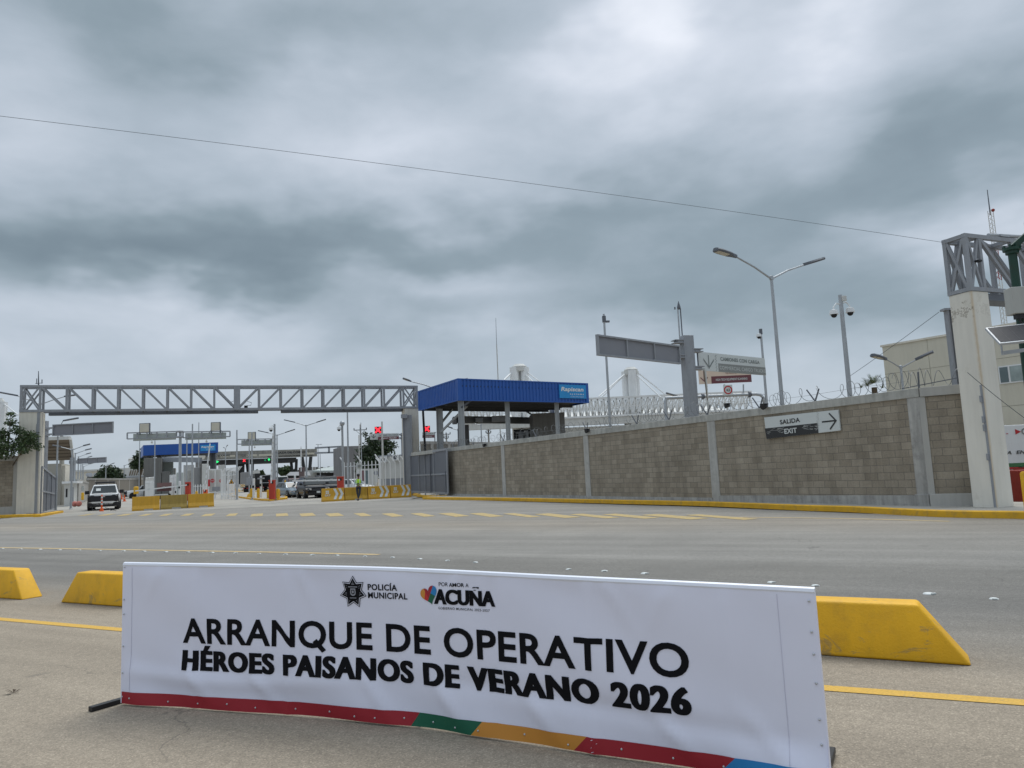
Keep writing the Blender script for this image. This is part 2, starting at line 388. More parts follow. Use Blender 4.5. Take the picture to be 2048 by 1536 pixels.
        if bevel:
            ed = [e for e in bm.edges if len(e.link_faces) == 2 and e.calc_face_angle(0) > .35]
            bmesh.ops.bevel(bm, geom=ed, offset=bevel, segments=seg, affect='EDGES', profile=.5, clamp_overlap=True)
        bm.to_mesh(me); bm.free()
        if smooth:
            me.polygons.foreach_set('use_smooth', [True]*len(me.polygons))
            me.set_sharp_from_angle(angle=R(40))
        return o
WM = {}
def tag(o, label=None, cat=None, group=None, kind=None):
    for k, v in (('label', label), ('category', cat), ('group', group), ('kind', kind)):
        if v: o[k] = v
    return o
def T(name, label, cat, loc, rz=0.0, group=None):
    o = bpy.data.objects.new(name, None); COL.objects.link(o); o.empty_display_size = .2
    o.location = V(loc); o.rotation_euler = (0, 0, rz)
    WM[o.name] = Matrix.Translation(V(loc)) @ Matrix.Rotation(rz, 4, 'Z')
    return tag(o, label, cat, group)
def solo(mb, name, mats, label, cat, loc, group=None, rz=0.0, **kw):
    return tag(mb.build(name, mats, None, loc, rz, **kw), label, cat, group)
def struct(mb, name, mats, **kw):
    return tag(mb.build(name, mats, **kw), kind='structure')
def dup(root, loc, rz, label=None, group=None):
    r = root.copy(); COL.objects.link(r); r.location = V(loc); r.rotation_euler = (0, 0, rz)
    WM[r.name] = Matrix.Translation(V(loc)) @ Matrix.Rotation(rz, 4, 'Z')
    if label: r['label'] = label
    if group: r['group'] = group
    for ch in list(root.children):
        c = ch.copy(); COL.objects.link(c); c.parent = r
        for gch in list(ch.children):
            d = gch.copy(); COL.objects.link(d); d.parent = c
    return r
# lettering -------------------------------------------------------------------
_TX = {}
def text2d(body, bold=0.0, sp=1.0, shear=0.0):
    k = (body, bold, sp, shear)
    if k in _TX: return _TX[k]
    out = []
    for s in (body, 'H'):
        c = bpy.data.curves.new('lettering', 'FONT'); c.body = s; c.size = 1; c.offset = min(bold, .03); c.space_character = sp; c.shear = shear; c.fill_mode = 'FRONT'; c.resolution_u = 5
        o = bpy.data.objects.new('lettering', c); COL.objects.link(o); bpy.context.view_layer.update()
        me = bpy.data.meshes.new_from_object(o.evaluated_get(bpy.context.evaluated_depsgraph_get()))
        vs = [(v.co.x, v.co.y) for v in me.vertices]; fs = [tuple(p.vertices) for p in me.polygons]
        bpy.data.objects.remove(o); bpy.data.curves.remove(c); bpy.data.meshes.remove(me)
        out.append((vs, fs))
    (vs, fs), (hv, _) = out
    if bold > .04:                      # heavy weights: spread copies of a lighter weight
        k = len(vs); d = (bold-.03)*1.25; nv, nf = [], []
        for j, (dx, dy) in enumerate(((0, 0), (d, 0), (-d, 0), (d*.5, 0), (-d*.5, 0))):
            nv += [(x+dx, y+dy) for x, y in vs]; nf += [tuple(i+j*k for i in f) for f in fs]
        vs, fs = nv, nf
    x0 = min(v[0] for v in vs); x1 = max(v[0] for v in vs); b0 = min(v[1] for v in hv); b1 = max(v[1] for v in hv)
    r = ([((x-x0)/(x1-x0), (y-b0)/(b1-b0)) for x, y in vs], fs)
    _TX[k] = r
    return r
def text_at(mb, body, o, ax, up, width, cap, bold=.02, sp=1.0, off=.004, shear=0.0):
    vs, fs = text2d(body, bold, sp, shear); n = V(ax).cross(V(up)).normalized()
    mb.add([V(o)+V(ax)*(x*width)+V(up)*(y*cap)+n*off for x, y in vs], fs)
def text_px(mb, body, o, n, p0, p1, pt, bold=.02, sp=1.0, off=.006, shear=0.0):
    A, B, C = RP(*p0, o, n), RP(*p1, o, n), RP(*pt, o, n); ax = (B-A).normalized(); up = n.cross(ax).normalized()
    text_at(mb, body, A, ax, up, (B-A).length, abs((C-A).dot(up)), bold, sp, off, shear)
# ------------------------------------------------------------------ ground, road, markings
def sheet(name, pts, z, m_):
    mb = MB(); mb.add([(x, y, z) for x, y in pts], [list(range(len(pts)))])
    o = struct(mb, name, m_)
    if o.data.polygons[0].normal.z < 0: o.data.flip_normals()
    return o
sheet('ground', [(-1500, -300), (1500, -300), (1500, 2500), (-1500, 2500)], -.03, DIRT)
sheet('road', [(-120, -15), (90, -15), (90, 14), (24, 19), (9.2, 19.6), (6.3, 26), (0, 37.5), (-5, 46.5), (-7, 49), (-32, 44.6), (-60, 60), (-120, 90)], 0, ROAD)
sheet('plaza_pavement', [(-7, 48.6), (-6.5, 60), (-50, 170), (-140, 170), (-100, 110), (-46, 66), (-31.5, 49.5), (-31.5, 44.4)], .004, PLAZA)
E_ = [G(2120, 1042), G(2048, 1038), G(1870, 1034), G(1700, 1024.5), G(1600, 1021), G(1400, 1012), G(1230, 1007.5), G(1015, 1002), G(930, 1000.5), G(845, 999)]
def off_line(pts, d):
    out = []
    for i, p in enumerate(pts):
        t = (pts[min(i+1, len(pts)-1)] - pts[max(i-1, 0)]).normalized(); out.append(p + V((t.y, -t.x, 0))*d)
    return out
def smooth_line(pts, k=6):
    out = []
    for i in range(len(pts)-1):
        a, b, c, d = pts[max(i-1, 0)], pts[i], pts[i+1], pts[min(i+2, len(pts)-1)]
        for j in range(k):
            t = j/k
            out.append(.5*((2*b) + (c-a)*t + (2*a-5*b+4*c-d)*t*t + (3*b-a-3*c+d)*t*t*t))
    return out + [pts[-1]]
def kerb(name, pts, w, h, z=0.0):
    inner = off_line(pts, w); mb = MB(); n = len(pts)
    for i in range(n-1):
        a, b, c, d = pts[i], pts[i+1], inner[i+1], inner[i]
        mb.add([a+V((0, 0, z)), b+V((0, 0, z)), b+V((0, 0, z+h-.02)), a+V((0, 0, z+h-.02)),
                a.lerp(d, .12)+V((0, 0, z+h)), b.lerp(c, .12)+V((0, 0, z+h)), c+V((0, 0, z+h)), d+V((0, 0, z+h)), d+V((0, 0, z)), c+V((0, 0, z))],
               [(0, 1, 2, 3), (3, 2, 5, 4), (4, 5, 6, 7), (7, 6, 9, 8)])
    for i in (0, n-1):
        a, d = pts[i], inner[i]; mb.add([a+V((0, 0, z)), a+V((0, 0, z+h-.02)), a.lerp(d, .12)+V((0, 0, z+h)), d+V((0, 0, z+h)), d+V((0, 0, z))], [(0, 1, 2, 3, 4)])
    return struct(mb, name, KERBY)
KL = smooth_line(E_)
kerb('kerb', KL, .18, .16)
inn = off_line(KL, .17)
mb = MB(); 
for a, b in zip(inn, inn[1:]):
    k = V((2.6, 2.2, 0)); mb.add([a+V((0, 0, .15)), b+V((0, 0, .15)), b+k+V((0, 0, .15)), a+k+V((0, 0, .15))], [(0, 1, 2, 3)])
struct(mb, 'pavement', WALKM)
# short kerbs at the gate mouth
kerb('kerb', [G(905, 994), G(860, 996), G(835, 994), G(822, 990)], .35, .14)
kerb('kerb', [G(127, 1025.5), G(108, 1029), G(82, 1034)], .4, .15)
kerb('kerb', smooth_line([G(66, 1034), G(30, 1035), G(-40, 1037), G(-200, 1042)], 4), .5, .17)
mb = MB(); a = G(66, 1033); mb.slab([G(64, 1031.5), G(-220, 1040), G(-220, 1040)+V((-3, 9, 0)), G(64, 1031.5)+V((-1, 5, 0))], (0, 0, .16))
struct(mb, 'pavement', WALKM)
# plaza island and the inside kerbs
def island(name, pts, h):
    mb = MB(); mb.slab(pts, (0, 0, h-.012)); mb.cur = 1
    c = sum(pts, V((0, 0, 0)))/len(pts)
    mb.add([c+(p-c)*.94+V((0, 0, h)) for p in pts], [list(range(len(pts)))])
    o = struct(mb, name, [KERBY, PLAZA])
    return o
island('traffic_island', [G(455, 991.5), G(470, 994.5), G(498, 999), G(524, 1001.8), G(540, 1002.3), G(575, 998.5), G(574, 994.5), G(520, 985.5), G(480, 984)], .16)
island('traffic_island', [G(477, 983.2), G(500, 983.8), G(568, 984.2), G(568, 980.2), G(477, 979.5)], .16)
kerb('kerb', [G(112, 1010), G(140, 1007), G(150, 1005), G(163, 999), G(172, 992)], .3, .15)

# painted lines
def ribbon(name, pts, w, m_, z=.004):
    L, R_ = off_line(pts, -w/2), off_line(pts, w/2); mb = MB()
    for i in range(len(pts)-1): mb.add([L[i]+V((0, 0, z)), L[i+1]+V((0, 0, z)), R_[i+1]+V((0, 0, z)), R_[i]+V((0, 0, z))], [(0, 1, 2, 3)])
    o = struct(mb, name, m_)
    if o.data.polygons[0].normal.z < 0: o.data.flip_normals()
    return o
ribbon('road_marking', [G(-500, 1197), G(0, 1238.5), G(240, 1259.5), G(1640, 1376), G(2048, 1406), G(2500, 1440)], .125, LINEY)
ribbon('road_marking', smooth_line([G(-300, 1091), G(0, 1095.5), G(300, 1100.5), G(560, 1105), G(758, 1109.5)]), .15, LINEF, .005)
ribbon('road_marking', smooth_line([G(1440, 1034.5), G(1600, 1036), G(1760, 1039), G(1900, 1043)]), .13, LINEF, .005)
mb = MB()
for px in (173, 212, 250, 292, 332, 374, 417, 464, 514, 564, 615, 669, 726, 784, 845, 908, 975, 1045, 1115, 1187, 1262, 1345, 1440):
    py = 1029.8 if px < 900 else 1029.8 + (px-900)*.008
    c = G(px, py); d = V((.31, -.95, 0)); n = V((.95, .31, 0)); hw = .20 + .10*random.random()
    c += d*random.uniform(-.2, .2)
    mb.add([c-d*1.5-n*hw+V((0, 0, .0065)), c+d*1.4-n*hw+V((0, 0, .0065)), c+d*1.4+n*hw+V((0, 0, .0065)), c-d*1.5+n*hw+V((0, 0, .0065))], [(0, 1, 2, 3)])
o = struct(mb, 'crosswalk_marking', ZEBRA)
for p in o.data.polygons:
    if p.normal.z < 0: p.flip()
# reflective studs
sx = [(5, 1097.5), (41, 1098.3), (80, 1099), (120, 1100), (159, 1100.5), (200, 1101.3), (247, 1102.2), (288, 1103), (332, 1104), (376, 1104.6), (424, 1105.5), (471, 1106.3), (518, 1107.5),
      (571, 1109), (625, 1110), (674, 1111), (730, 1112.8), (785, 1115), (840, 1118), (895, 1121.5), (951, 1125), (1137, 1138.8), (1209, 1142.3), (1289, 1147.3), (1542, 1165), (1631, 1171.5), (1857, 1188), (1988, 1198)]
st0 = None
for i, (px, py) in enumerate(sx):
    p = G(px, py); rz = random.uniform(-.6, .6)
    if st0 is None:
        mb = MB(); mb.lathe([(.050, 0), (.048, .005), (.036, .012), (.018, .016)], p, n=10)
        mb.box(p+V((0, -.052, .010)), (.05, .02, .012))
        st0 = solo(mb, 'road_stud', SIGNW, 'small white reflective stud in the broken curved row across the asphalt', 'road stud', p, 'white road studs in a curved row', smooth=True)
    else:
        o = st0.copy(); COL.objects.link(o); o.location = p; o.rotation_euler = (0, 0, rz); o.scale = [random.uniform(.85, 1.15)]*3

# ------------------------------------------------------------------ yellow concrete lane separators
def separator(name, label, right_base, length):
    # trapezoid block; its long axis follows the lane
    d = V((.8838, -.4678, 0)); n = V((.4678, .8838, 0)); w = .30; h = .405
    b = right_base - d*length
    mb = MB(); prof = [(0, 0), (length, 0), (length-.30, h), (.30, h)]
    mb.add([b+d*x+n*(0 if z == 0 else .035)+V((0, 0, z)) for x, z in prof] + [b+d*x+n*(w if z == 0 else w-.035)+V((0, 0, z)) for x, z in prof],
           [(0, 1, 2, 3), (7, 6, 5, 4), (0, 4, 5, 1), (1, 5, 6, 2), (2, 6, 7, 3), (3, 7, 4, 0)])
    return solo(mb, name, YEL, label, 'lane separator', b, 'yellow concrete lane separators along the road', rz=math.atan2(d.y, d.x), bevel=.022, seg=3, smooth=True)
separator('lane_separator', 'yellow sloping-ended concrete separator standing past the right end of the white banner', G(1945, 1333), 1.62)
mid = G(120, 1205)
separator('lane_separator', 'yellow concrete separator partly hidden behind the left edge of the white banner', mid + V((.8838, -.4678, 0))*1.65, 1.65)
separator('lane_separator', 'yellow concrete separator cut off by the left edge of the photo', G(43, 1200), 1.65)

# ------------------------------------------------------------------ banner
BP = [V(p) for p in ((-2.827, 5.4, 0), (-1.451, 4.952, 0), (-.672, 4.65, 0), (.251, 4.157, 0), (.961, 3.783, 0), (1.374, 3.560, 0))]
_bs = [0.0]
for a, b in zip(BP, BP[1:]): _bs.append(_bs[-1] + (b-a).length)
BL = _bs[-1]
_fine = smooth_line(BP, 12); _fs = [0.0]
for a, b in zip(_fine, _fine[1:]): _fs.append(_fs[-1] + (b-a).length)
def bxy(s):
    s = s*_fs[-1]/BL; i = 0
    while i < len(_fs)-2 and _fs[i+1] < s: i += 1
    a, b = _fine[i], _fine[i+1]; t = (s-_fs[i])/(_fs[i+1]-_fs[i]); d = (b-a).normalized()
    return a + (b-a)*t, V((d.y, -d.x, 0))
def btop(s): return .962 - .078*s/4.59
def wrinkle(s, h):
    t = h/.93; e = min(1, s/.12)*min(1, (BL-s)/.12)*min(1, max(0, (btop(s)-h)/.07))
    w = .0032*math.sin(5.2*s+7*h)*math.sin(2.1*s+.6) + .0045*max(0, 1-t)**1.5*math.sin(7.5*s+11*h+math.sin(2.2*s)) 
    w += .006*math.exp(-((h-.24+.05*math.sin(1.7*s))/.05)**2)*math.sin(1.1*s+.8)
    for s0, a in ((.62, .003), (1.37, .004), (2.85, .003), (3.45, .0045), (4.18, .003)): w += a*math.exp(-((s-s0)/.03)**2)*(1 if s0 != 2.85 else -1)
    for s0, k, a in ((1.45, .5, .006), (2.62, -.45, .005), (3.55, .6, .006), (.35, -.6, .004), (3.9, -.5, .004)):     # pulls running down from the top hem
        dd = s - s0 - k*(btop(s)-h); w += a*math.exp(-(dd/.03)**2)*max(0, 1-(btop(s)-h)/.35)
    for s0, k, a in ((.5, .9, .006), (1.0, 1.0, .006), (1.9, .7, .007), (2.4, .8, .007), (3.0, .8, .006), (3.7, 1.0, .007), (4.2, .9, .006)):
        dd = s - s0 - k*(.34-h); w += a*math.exp(-(dd/.05)**2)*math.exp(-((h-.18)/.13)**2)
    return w*e*2.4
def BS(s, h, off=0.0):
    p, n = bxy(s)
    hem = .07*max(0, 1-h/.12)**2*0
    flare = .06*max(0, (s-4.1)/.5)*max(0, 1-h/.25)**2
    return p + n*(.016 + wrinkle(s, h) + off + flare) + V((0, 0, h))
ban = T('event_banner', 'long white printed banner with black Spanish lettering standing on the asphalt', 'banner', BP[0])
NS, NH = 150, 34
HEM = .094
mb = MB()
vs = []
for j in range(NH+1):
    for i in range(NS+1):
        s = BL*i/NS; h = .016 + (btop(s)-.016)*j/NH
        vs.append(BS(s, h))
mb.add(vs, [(j*(NS+1)+i, j*(NS+1)+i+1, (j+1)*(NS+1)+i+1, (j+1)*(NS+1)+i) for j in range(NH) for i in range(NS)])
vs = []
for j in range(2):
    for i in range(NS+1):
        s = BL*i/NS; p, n = bxy(s); vs.append(p - n*.016 + V((0, 0, .028 if j == 0 else btop(s))))
mb.add(vs, [(i, i+NS+1, i+NS+2, i+1) for i in range(NS)])
for s in (0, BL):
    p, n = bxy(s); mb.add([BS(s, .028), BS(s, .25), BS(s, .6), BS(s, btop(s)), p-n*.016+V((0, 0, btop(s))), p-n*.016+V((0, 0, .028))], [(0, 1, 2, 3, 4, 5)])
BANM = mat('banner_vinyl', (.76, .77, .90), .42, 0, .03, .9, spec=.35)
mb.build('banner_fabric', BANM, ban, smooth=True)
mb = MB(); mb.path([bxy(BL*i/40)[0] + V((0, 0, btop(BL*i/40)-.002)) for i in range(41)], .0195, 8)
mb.build('top_sleeve', mat('banner_sleeve', (.76, .78, .86), .35, 0, .03, 1), ban, smooth=True)
# seams down the side sleeves
def seam(name, s):
    mb = MB(); mb.path([BS(s, .03+(btop(s)-.05)*j/24, .0015) for j in range(25)], .0014, 4); mb.build(name, mat('stitching', (.60, .60, .70), .8), ban)
seam('seam', .085); seam('seam', BL-.17)
# coloured hem bands with slanted ends
def band(name, s0b, s0t, s1b, s1t, m_):
    mb = MB(); n = max(4, int((s1b-s0b)/.03)); k = 4; vs = []
    for j in range(k+1):
        h = .014 + (HEM-.014)*j/k; t = j/k; a = s0b+(s0t-s0b)*t; b = s1b+(s1t-s1b)*t
        for i in range(n+1): vs.append(BS(a+(b-a)*i/n, h, .003))
    mb.add(vs, [(j*(n+1)+i, j*(n+1)+i+1, (j+1)*(n+1)+i+1, (j+1)*(n+1)+i) for j in range(k) for i in range(n)])
    mb.build(name, m_, ban, smooth=True)
BRED = mat('banner_red', (.34, .018, .030), .5, 0, .04, 2); BGRN = mat('banner_green', (.010, .115, .065), .5, 0, .04, 2)
BORG = mat('banner_orange', (.60, .26, .045), .5, 0, .04, 2); BBLU = mat('banner_blue', (.02, .21, .50), .5, 0, .04, 2)
band('hem_band', .012, .012, 2.265, 2.325, BRED); band('hem_band', 2.265, 2.325, 2.69, 2.765, BGRN)
band('hem_band', 2.69, 2.765, 3.33, 3.41, BORG); band('hem_band', 3.33, 3.41, 4.10, 4.18, BRED); band('hem_band', 4.10, 4.18, BL-.012, BL-.012, BBLU)
rv = None
def rivet(s, h):
    global rv
    p = BS(s, h, .004)
    if rv is None:
        mb = MB(); mb.ball(p, .0062, 6); rv = mb.build('rivet', ALU, ban, smooth=True); rv['_p'] = [*p]
    else:
        o = rv.copy(); COL.objects.link(o); o.parent = ban; o.location = V(p) - V(rv['_p'])
for s in (.09, .41, .66, .9, 1.12, 1.42, 1.68, 1.87, 2.02, 2.22, 2.42, 2.58, 2.74, 3.03, 3.3, 3.6, 3.87, 4.12, 4.4): rivet(s, .048 + .008*math.sin(s*9))
for h in (.06, .22, .40, .62, .72, .945): rivet(.018, h)
for h in (.09, .20, .31, .47, .60, .70, .84): rivet(BL-.028, h)
del rv['_p']
def on_banner(name, verts2, faces, m_, off=.003, layers=1):
    k = len(verts2)//layers
    bm = bmesh.new(); bv = [bm.verts.new((x, y, (i//k)*.0002)) for i, (x, y) in enumerate(verts2)]
    for f in faces:
        try: bm.faces.new([bv[i] for i in f])
        except ValueError: pass
    xs = [v[0] for v in verts2]; ys = [v[1] for v in verts2]
    for ax, lo, hi, st in ((0, min(xs), max(xs), .025), (1, min(ys), max(ys), .025)):
        q = math.floor(lo/st)*st+st
        while q < hi:
            co = V((q, 0, 0)) if ax == 0 else V((0, q, 0)); no = V((1, 0, 0)) if ax == 0 else V((0, 1, 0))
            bmesh.ops.bisect_plane(bm, geom=bm.verts[:]+bm.edges[:]+bm.faces[:], plane_co=co, plane_no=no); q += st
    bm.verts.index_update(); mb = MB()
    mb.add([BS(v.co.x, v.co.y, off+v.co.z) for v in bm.verts], [[v.index for v in f.verts] for f in bm.faces]); bm.free()
    return mb.build(name, m_, ban)
BINK = mat('banner_black_ink', (.008, .008, .010), .85, 0, .05, 2, spec=.12)
def btext(body, s0, s1, h0, cap, bold, sp=1.0, m_=None):
    vs, fs = text2d(body, bold, sp); vs = [(x, y if y > -.02 else -.02+(y+.02)*.35) for x, y in vs]; on_banner('lettering', [(s0+x*(s1-s0), h0+y*cap) for x, y in vs], fs, m_ or BINK, .003, 5 if bold > .04 else 1)
vs, fs = text2d('ARRANOUE DE OPERATIVO', .023, 1.05)      # the Q is an O with its own short straight tail
par = list(range(len(vs)))
def root_(i):
    while par[i] != i: i = par[i]
    return i
for f in fs:
    for i in f[1:]: par[root_(i)] = root_(f[0])
isl = {}
for i, (x, y) in enumerate(vs): isl.setdefault(root_(i), []).append(x)
ox = sorted((min(x), max(x)) for x in isl.values())[5]; ow = ox[1]-ox[0]; k = len(vs)
tx = ox[0]+ow*.52, ox[0]+ow*.66, ox[0]+ow*1.00, ox[0]+ow*.86
vs = vs + [(tx[0], .22), (tx[1], .34), (tx[2], -.06), (tx[3], -.16)]; fs = fs + [(k, k+1, k+2, k+3)]
on_banner('lettering', [(.528+x*3.454, .436+y*.166) for x, y in vs], fs, BINK)
btext('HÉROES PAISANOS DE VERANO 2026', .528, 3.982, .259, .130, .060, 1.12)
btext('POLICÍA', 1.976, 2.195, .803, .037, .026, 1.08); btext('MUNICIPAL', 1.976, 2.268, .753, .037, .024, 1.08)
btext('POR', 2.494, 2.560, .8395, .022, 0.0); btext('AMOR', 2.570, 2.672, .8390, .022, .022); btext('A', 2.682, 2.703, .8385, .022, 0.0)
btext('ACUÑA', 2.458, 2.880, .735, .086, .060, 1.02); btext('GOBIERNO MUNICIPAL 2025-2027', 2.489, 2.839, .7055, .0135, .004, 1.1)
# seven-pointed police badge
def star(cx, cy, R0, r0, n=7):
    return [(cx + (R0 if k % 2 == 0 else r0)*math.sin(math.pi*k/n), cy + (R0 if k % 2 == 0 else r0)*math.cos(math.pi*k/n)) for k in range(2*n)]
bx, by = 1.866, .788
BGRY = mat('badge_grey_ink', (.30, .31, .36), .5, 0, .02, 2)
k = list(range(14))
on_banner('badge', star(bx, by, .102, .066), [k], BINK, .0030); on_banner('badge_rim', star(bx, by, .095, .0605), [k], BANM, .0038)
on_banner('badge_star', star(bx, by, .088, .056), [k], BINK, .0046)
for j in range(7):
    a = 2*math.pi*j/7
    for da in (-.16, 0, .16):
        t = a+da; u = V((math.sin(t), math.cos(t))); w_ = V((u.y, -u.x))*.0022; c0 = V((bx, by)); r1 = .075-abs(da)*.09
        on_banner('badge_ray', [tuple(c0+u*.046+w_), tuple(c0+u*r1), tuple(c0+u*.046-w_)], [(0, 1, 2)], BGRY, .0054)
sh = [(-.045, .045), (.045, .045), (.043, .03), (.049, -.005), (.043, -.035), (.022, -.05), (0, -.054), (-.022, -.05), (-.043, -.035), (-.049, -.005), (-.043, .03)]
on_banner('badge_shield', [(bx+x, by+y-.002) for x, y in sh], [list(range(11))], BINK, .0062)
on_banner('badge_crest', [(bx+x*.42, by+y*.46+.002) for x, y in sh], [list(range(11))], BGRY, .0070)
on_banner('badge_crest', [(bx+x*.27, by+y*.30+.002) for x, y in sh], [list(range(11))], BINK, .0077)
on_banner('badge_crest', [(bx+x*.15, by+y*.18+.002) for x, y in sh], [list(range(11))], BGRY, .0084)
on_banner('badge_crest', [(bx-.034, by+.030), (bx+.034, by+.030), (bx+.034, by+.035), (bx-.034, by+.035)], [(0, 1, 2, 3)], BGRY, .0070)
on_banner('badge_crest', [(bx-.024, by-.038), (bx+.024, by-.038), (bx+.024, by-.034), (bx-.024, by-.034)], [(0, 1, 2, 3)], BGRY, .0070)
# tilted heart of coloured facets
def heart(cx, cy, sc, rot):
    out = []
    for i in range(48):
        t = 2*math.pi*i/48; x = 16*math.sin(t)**3; y = 13*math.cos(t)-5*math.cos(2*t)-2*math.cos(3*t)-math.cos(4*t)
        out.append((cx+sc*(x*math.cos(rot)-y*math.sin(rot)), cy+sc*(x*math.sin(rot)+y*math.cos(rot))))
    return out
def clip(poly, a, b, c):      # keep a*x+b*y>c
    out = []
    for i, p in enumerate(poly):
        q = poly[(i+1) % len(poly)]; dp = a*p[0]+b*p[1]-c; dq = a*q[0]+b*q[1]-c
        if dp >= 0: out.append(p)
        if dp*dq < 0: t = dp/(dp-dq); out.append((p[0]+(q[0]-p[0])*t, p[1]+(q[1]-p[1])*t))
    return out
hx, hy = 2.425, .788
HP = heart(hx, hy, .0037, .32)
def facet(m_, *cl):
    p = HP
    for c in cl: p = clip(p, *c)
    if len(p) > 2: on_banner('heart_facet', p, [list(range(len(p)))], m_)
L1 = (1.0, -.42, hx*1.0 - hy*.42 + .006); L2 = (.45, 1.0, .45*hx+hy+.012); L3 = (-1.0, -.6, -hx-.6*hy+.018); L4 = (1.0, -.1, hx-.1*hy-.030)
neg = lambda c: (-c[0], -c[1], -c[2])
facet(BBLU, L1, L2); facet(BGRN, L1, neg(L2)); facet(BRED, neg(L1), neg(L3)); facet(mat('banner_scarlet', (.52, .03, .03), .5), neg(L1), L3, L4)
facet(BORG, neg(L1), L3, neg(L4))
# feet of the hidden frame
def foot(s, l0, l1):
    p, n = bxy(s); mb = MB(); mb.bar(p + n*l0 + V((0, 0, .022)), p - n*l1 + V((0, 0, .022)), .045, .030)
    mb.build('foot', BLACK, ban, bevel=.004)
p = BP[0]; mb = MB(); q0 = G(180, 1424); q1 = G(262, 1400)
d = (q1-q0).normalized(); mb.bar(q0+V((0, 0, .018)), q1+d*.22+V((0, 0, .018)), .048, .032); mb.build('foot', BLACK, ban, bevel=.004)
foot(BL-.05, .02, .45)
for s in (.02, BL/2, BL-.02):
    p, n = bxy(s); p = p-n*(.04 if .1 < s < BL-.1 else 0); mb = MB(); mb.tube(p+V((0, 0, .02)), p+V((0, 0, btop(s)-.01)), .0125, n=8); mb.build('upright', ALU, ban, smooth=True)
# dry leaf on the asphalt
mb = MB(); c = G(27, 1387)
for a in range(5): 
    t = a*.9; mb.add([c+V((0, 0, .004)), c+V((.05*math.cos(t)-.02, .035*math.sin(t), .012+.006*a)), c+V((.035*math.cos(t+.5)+.02, .05*math.sin(t+.5), .020))], [(0, 1, 2)])
solo(mb, 'dry_leaf', mat('dead_leaf', (.06, .04, .025), .8), 'crumpled brown dry leaf lying on the bare asphalt before the banner', 'leaf', c)
# ------------------------------------------------------------------ block wall along the right kerb
WZ = .15
CONCP = mat('pale_cast_post', (.47, .46, .43), .9, 0, .14, 1.3, .4, 45, streak=.22, dirt=(.2, .19, .175), dirtamt=.4)
WA = G(1862, 1012, WZ); WB = G(897, 990.5, WZ); WB += (WB-WA).normalized()*7.0
wd = (WB-WA).normalized(); WL = (WB-WA).length
WRZ = math.atan2(-wd.y, -wd.x)             # local +x runs from the far end to the near corner
wn = V((wd.y, -wd.x, 0))
if wn.y > 0: wn = -wn                      # towards the road
UP = V((0, 0, 1)); WH = 3.06
def wall_t(px, py=880):                    # distance from the near corner of what stands at this column
    h = RP(px, py, WA, wn); return (h-WA).dot(wd)
wall = T('block_wall', 'long grey concrete block wall with cast posts and coping beside the yellow kerb', 'wall', WB, WRZ)
def wbox(t0, t1, y0, y1, z0, z1, mb=None):  # y towards the road
    return (mb or MB()).frame(WA, wd, wn, UP, t0, t1, y0, y1, z0, z1)
posts = [-.02, wall_t(1425), wall_t(1172), wall_t(1005), wall_t(1005)+8.3]
mb = MB()
for a, b in zip(posts, posts[1:]): wbox(a+.16, b-.16, -.15, 0, .05, WH-.235, mb)
mb.build('blockwork', BLOCK, wall)
for i, t in enumerate(posts):
    mb = wbox(t-(.0 if i == 0 else .20), t+(.36 if i == 0 else .20), -.17, .03, .0 if i else .0, WH-.24)
    mb.build('post', CONC if i == 0 else CONCP, wall, bevel=.012)
mb = wbox(-.02, WL, -.18, .045, WH-.24, WH); mb.build('coping', mat('weathered_coping', (.46, .455, .42), .9, 0, .16, .9, .4, 45, streak=.22, dirt=(.15, .145, .13), dirtamt=.5), wall, bevel=.012)
mb = MB()
for i, (a, b) in enumerate(zip(posts, posts[1:])):
    h0, h1 = (.27, .20) if i == 0 else (.12, .10); a2, b2 = a+(.36 if a < 0 else .17), b-.17
    mb.slab([WA+wd*a2+wn*.06+UP*-.12, WA+wd*b2+wn*.06+UP*-.12, WA+wd*b2+wn*.06+UP*h1, WA+wd*a2+wn*.06+UP*h0], -wn*.05)
wbox(-.02, .36, -.19, .09, -.14, .30, mb)
for t in posts[1:]: wbox(t-.17, t+.17, -.18, .028, -.12, .002, mb)
mb.build('plinth', CONC, wall, bevel=.01)
# short return from the corner to the gate pillar
CA = WA + wn*.0; CBp = G(1966, 1011, WZ); cd = (CBp-CA).normalized(); cn = V((cd.y, -cd.x, 0)); CL = (CBp-CA).length
ret = T('block_wall', 'short block wall return joining the long wall to the tall cream pillar', 'wall', CA, math.atan2(cd.y, cd.x))
def cbox(t0, t1, y0, y1, z0, z1, mb=None): return (mb or MB()).frame(CA, cd, cn, UP, t0, t1, y0, y1, z0, z1)
cbox(.13, CL-.14, -.15, 0, .30, WH-.25).build('blockwork', BLOCK, ret)
cbox(-.02, .13, -.16, .035, .0, WH-.24).build('post', CONCL, ret, bevel=.01)
cbox(CL-.15, CL+.18, -.18, .05, .0, WH-.24).build('post', CONC, ret, bevel=.01)
cbox(.025, CL+.18, -.2, .06, WH-.24, WH-.003).build('coping', CONCL, ret, bevel=.01)
cbox(.0, CL+.3, -.2, .10, -.14, .31).build('plinth', CONCL, ret, bevel=.012)

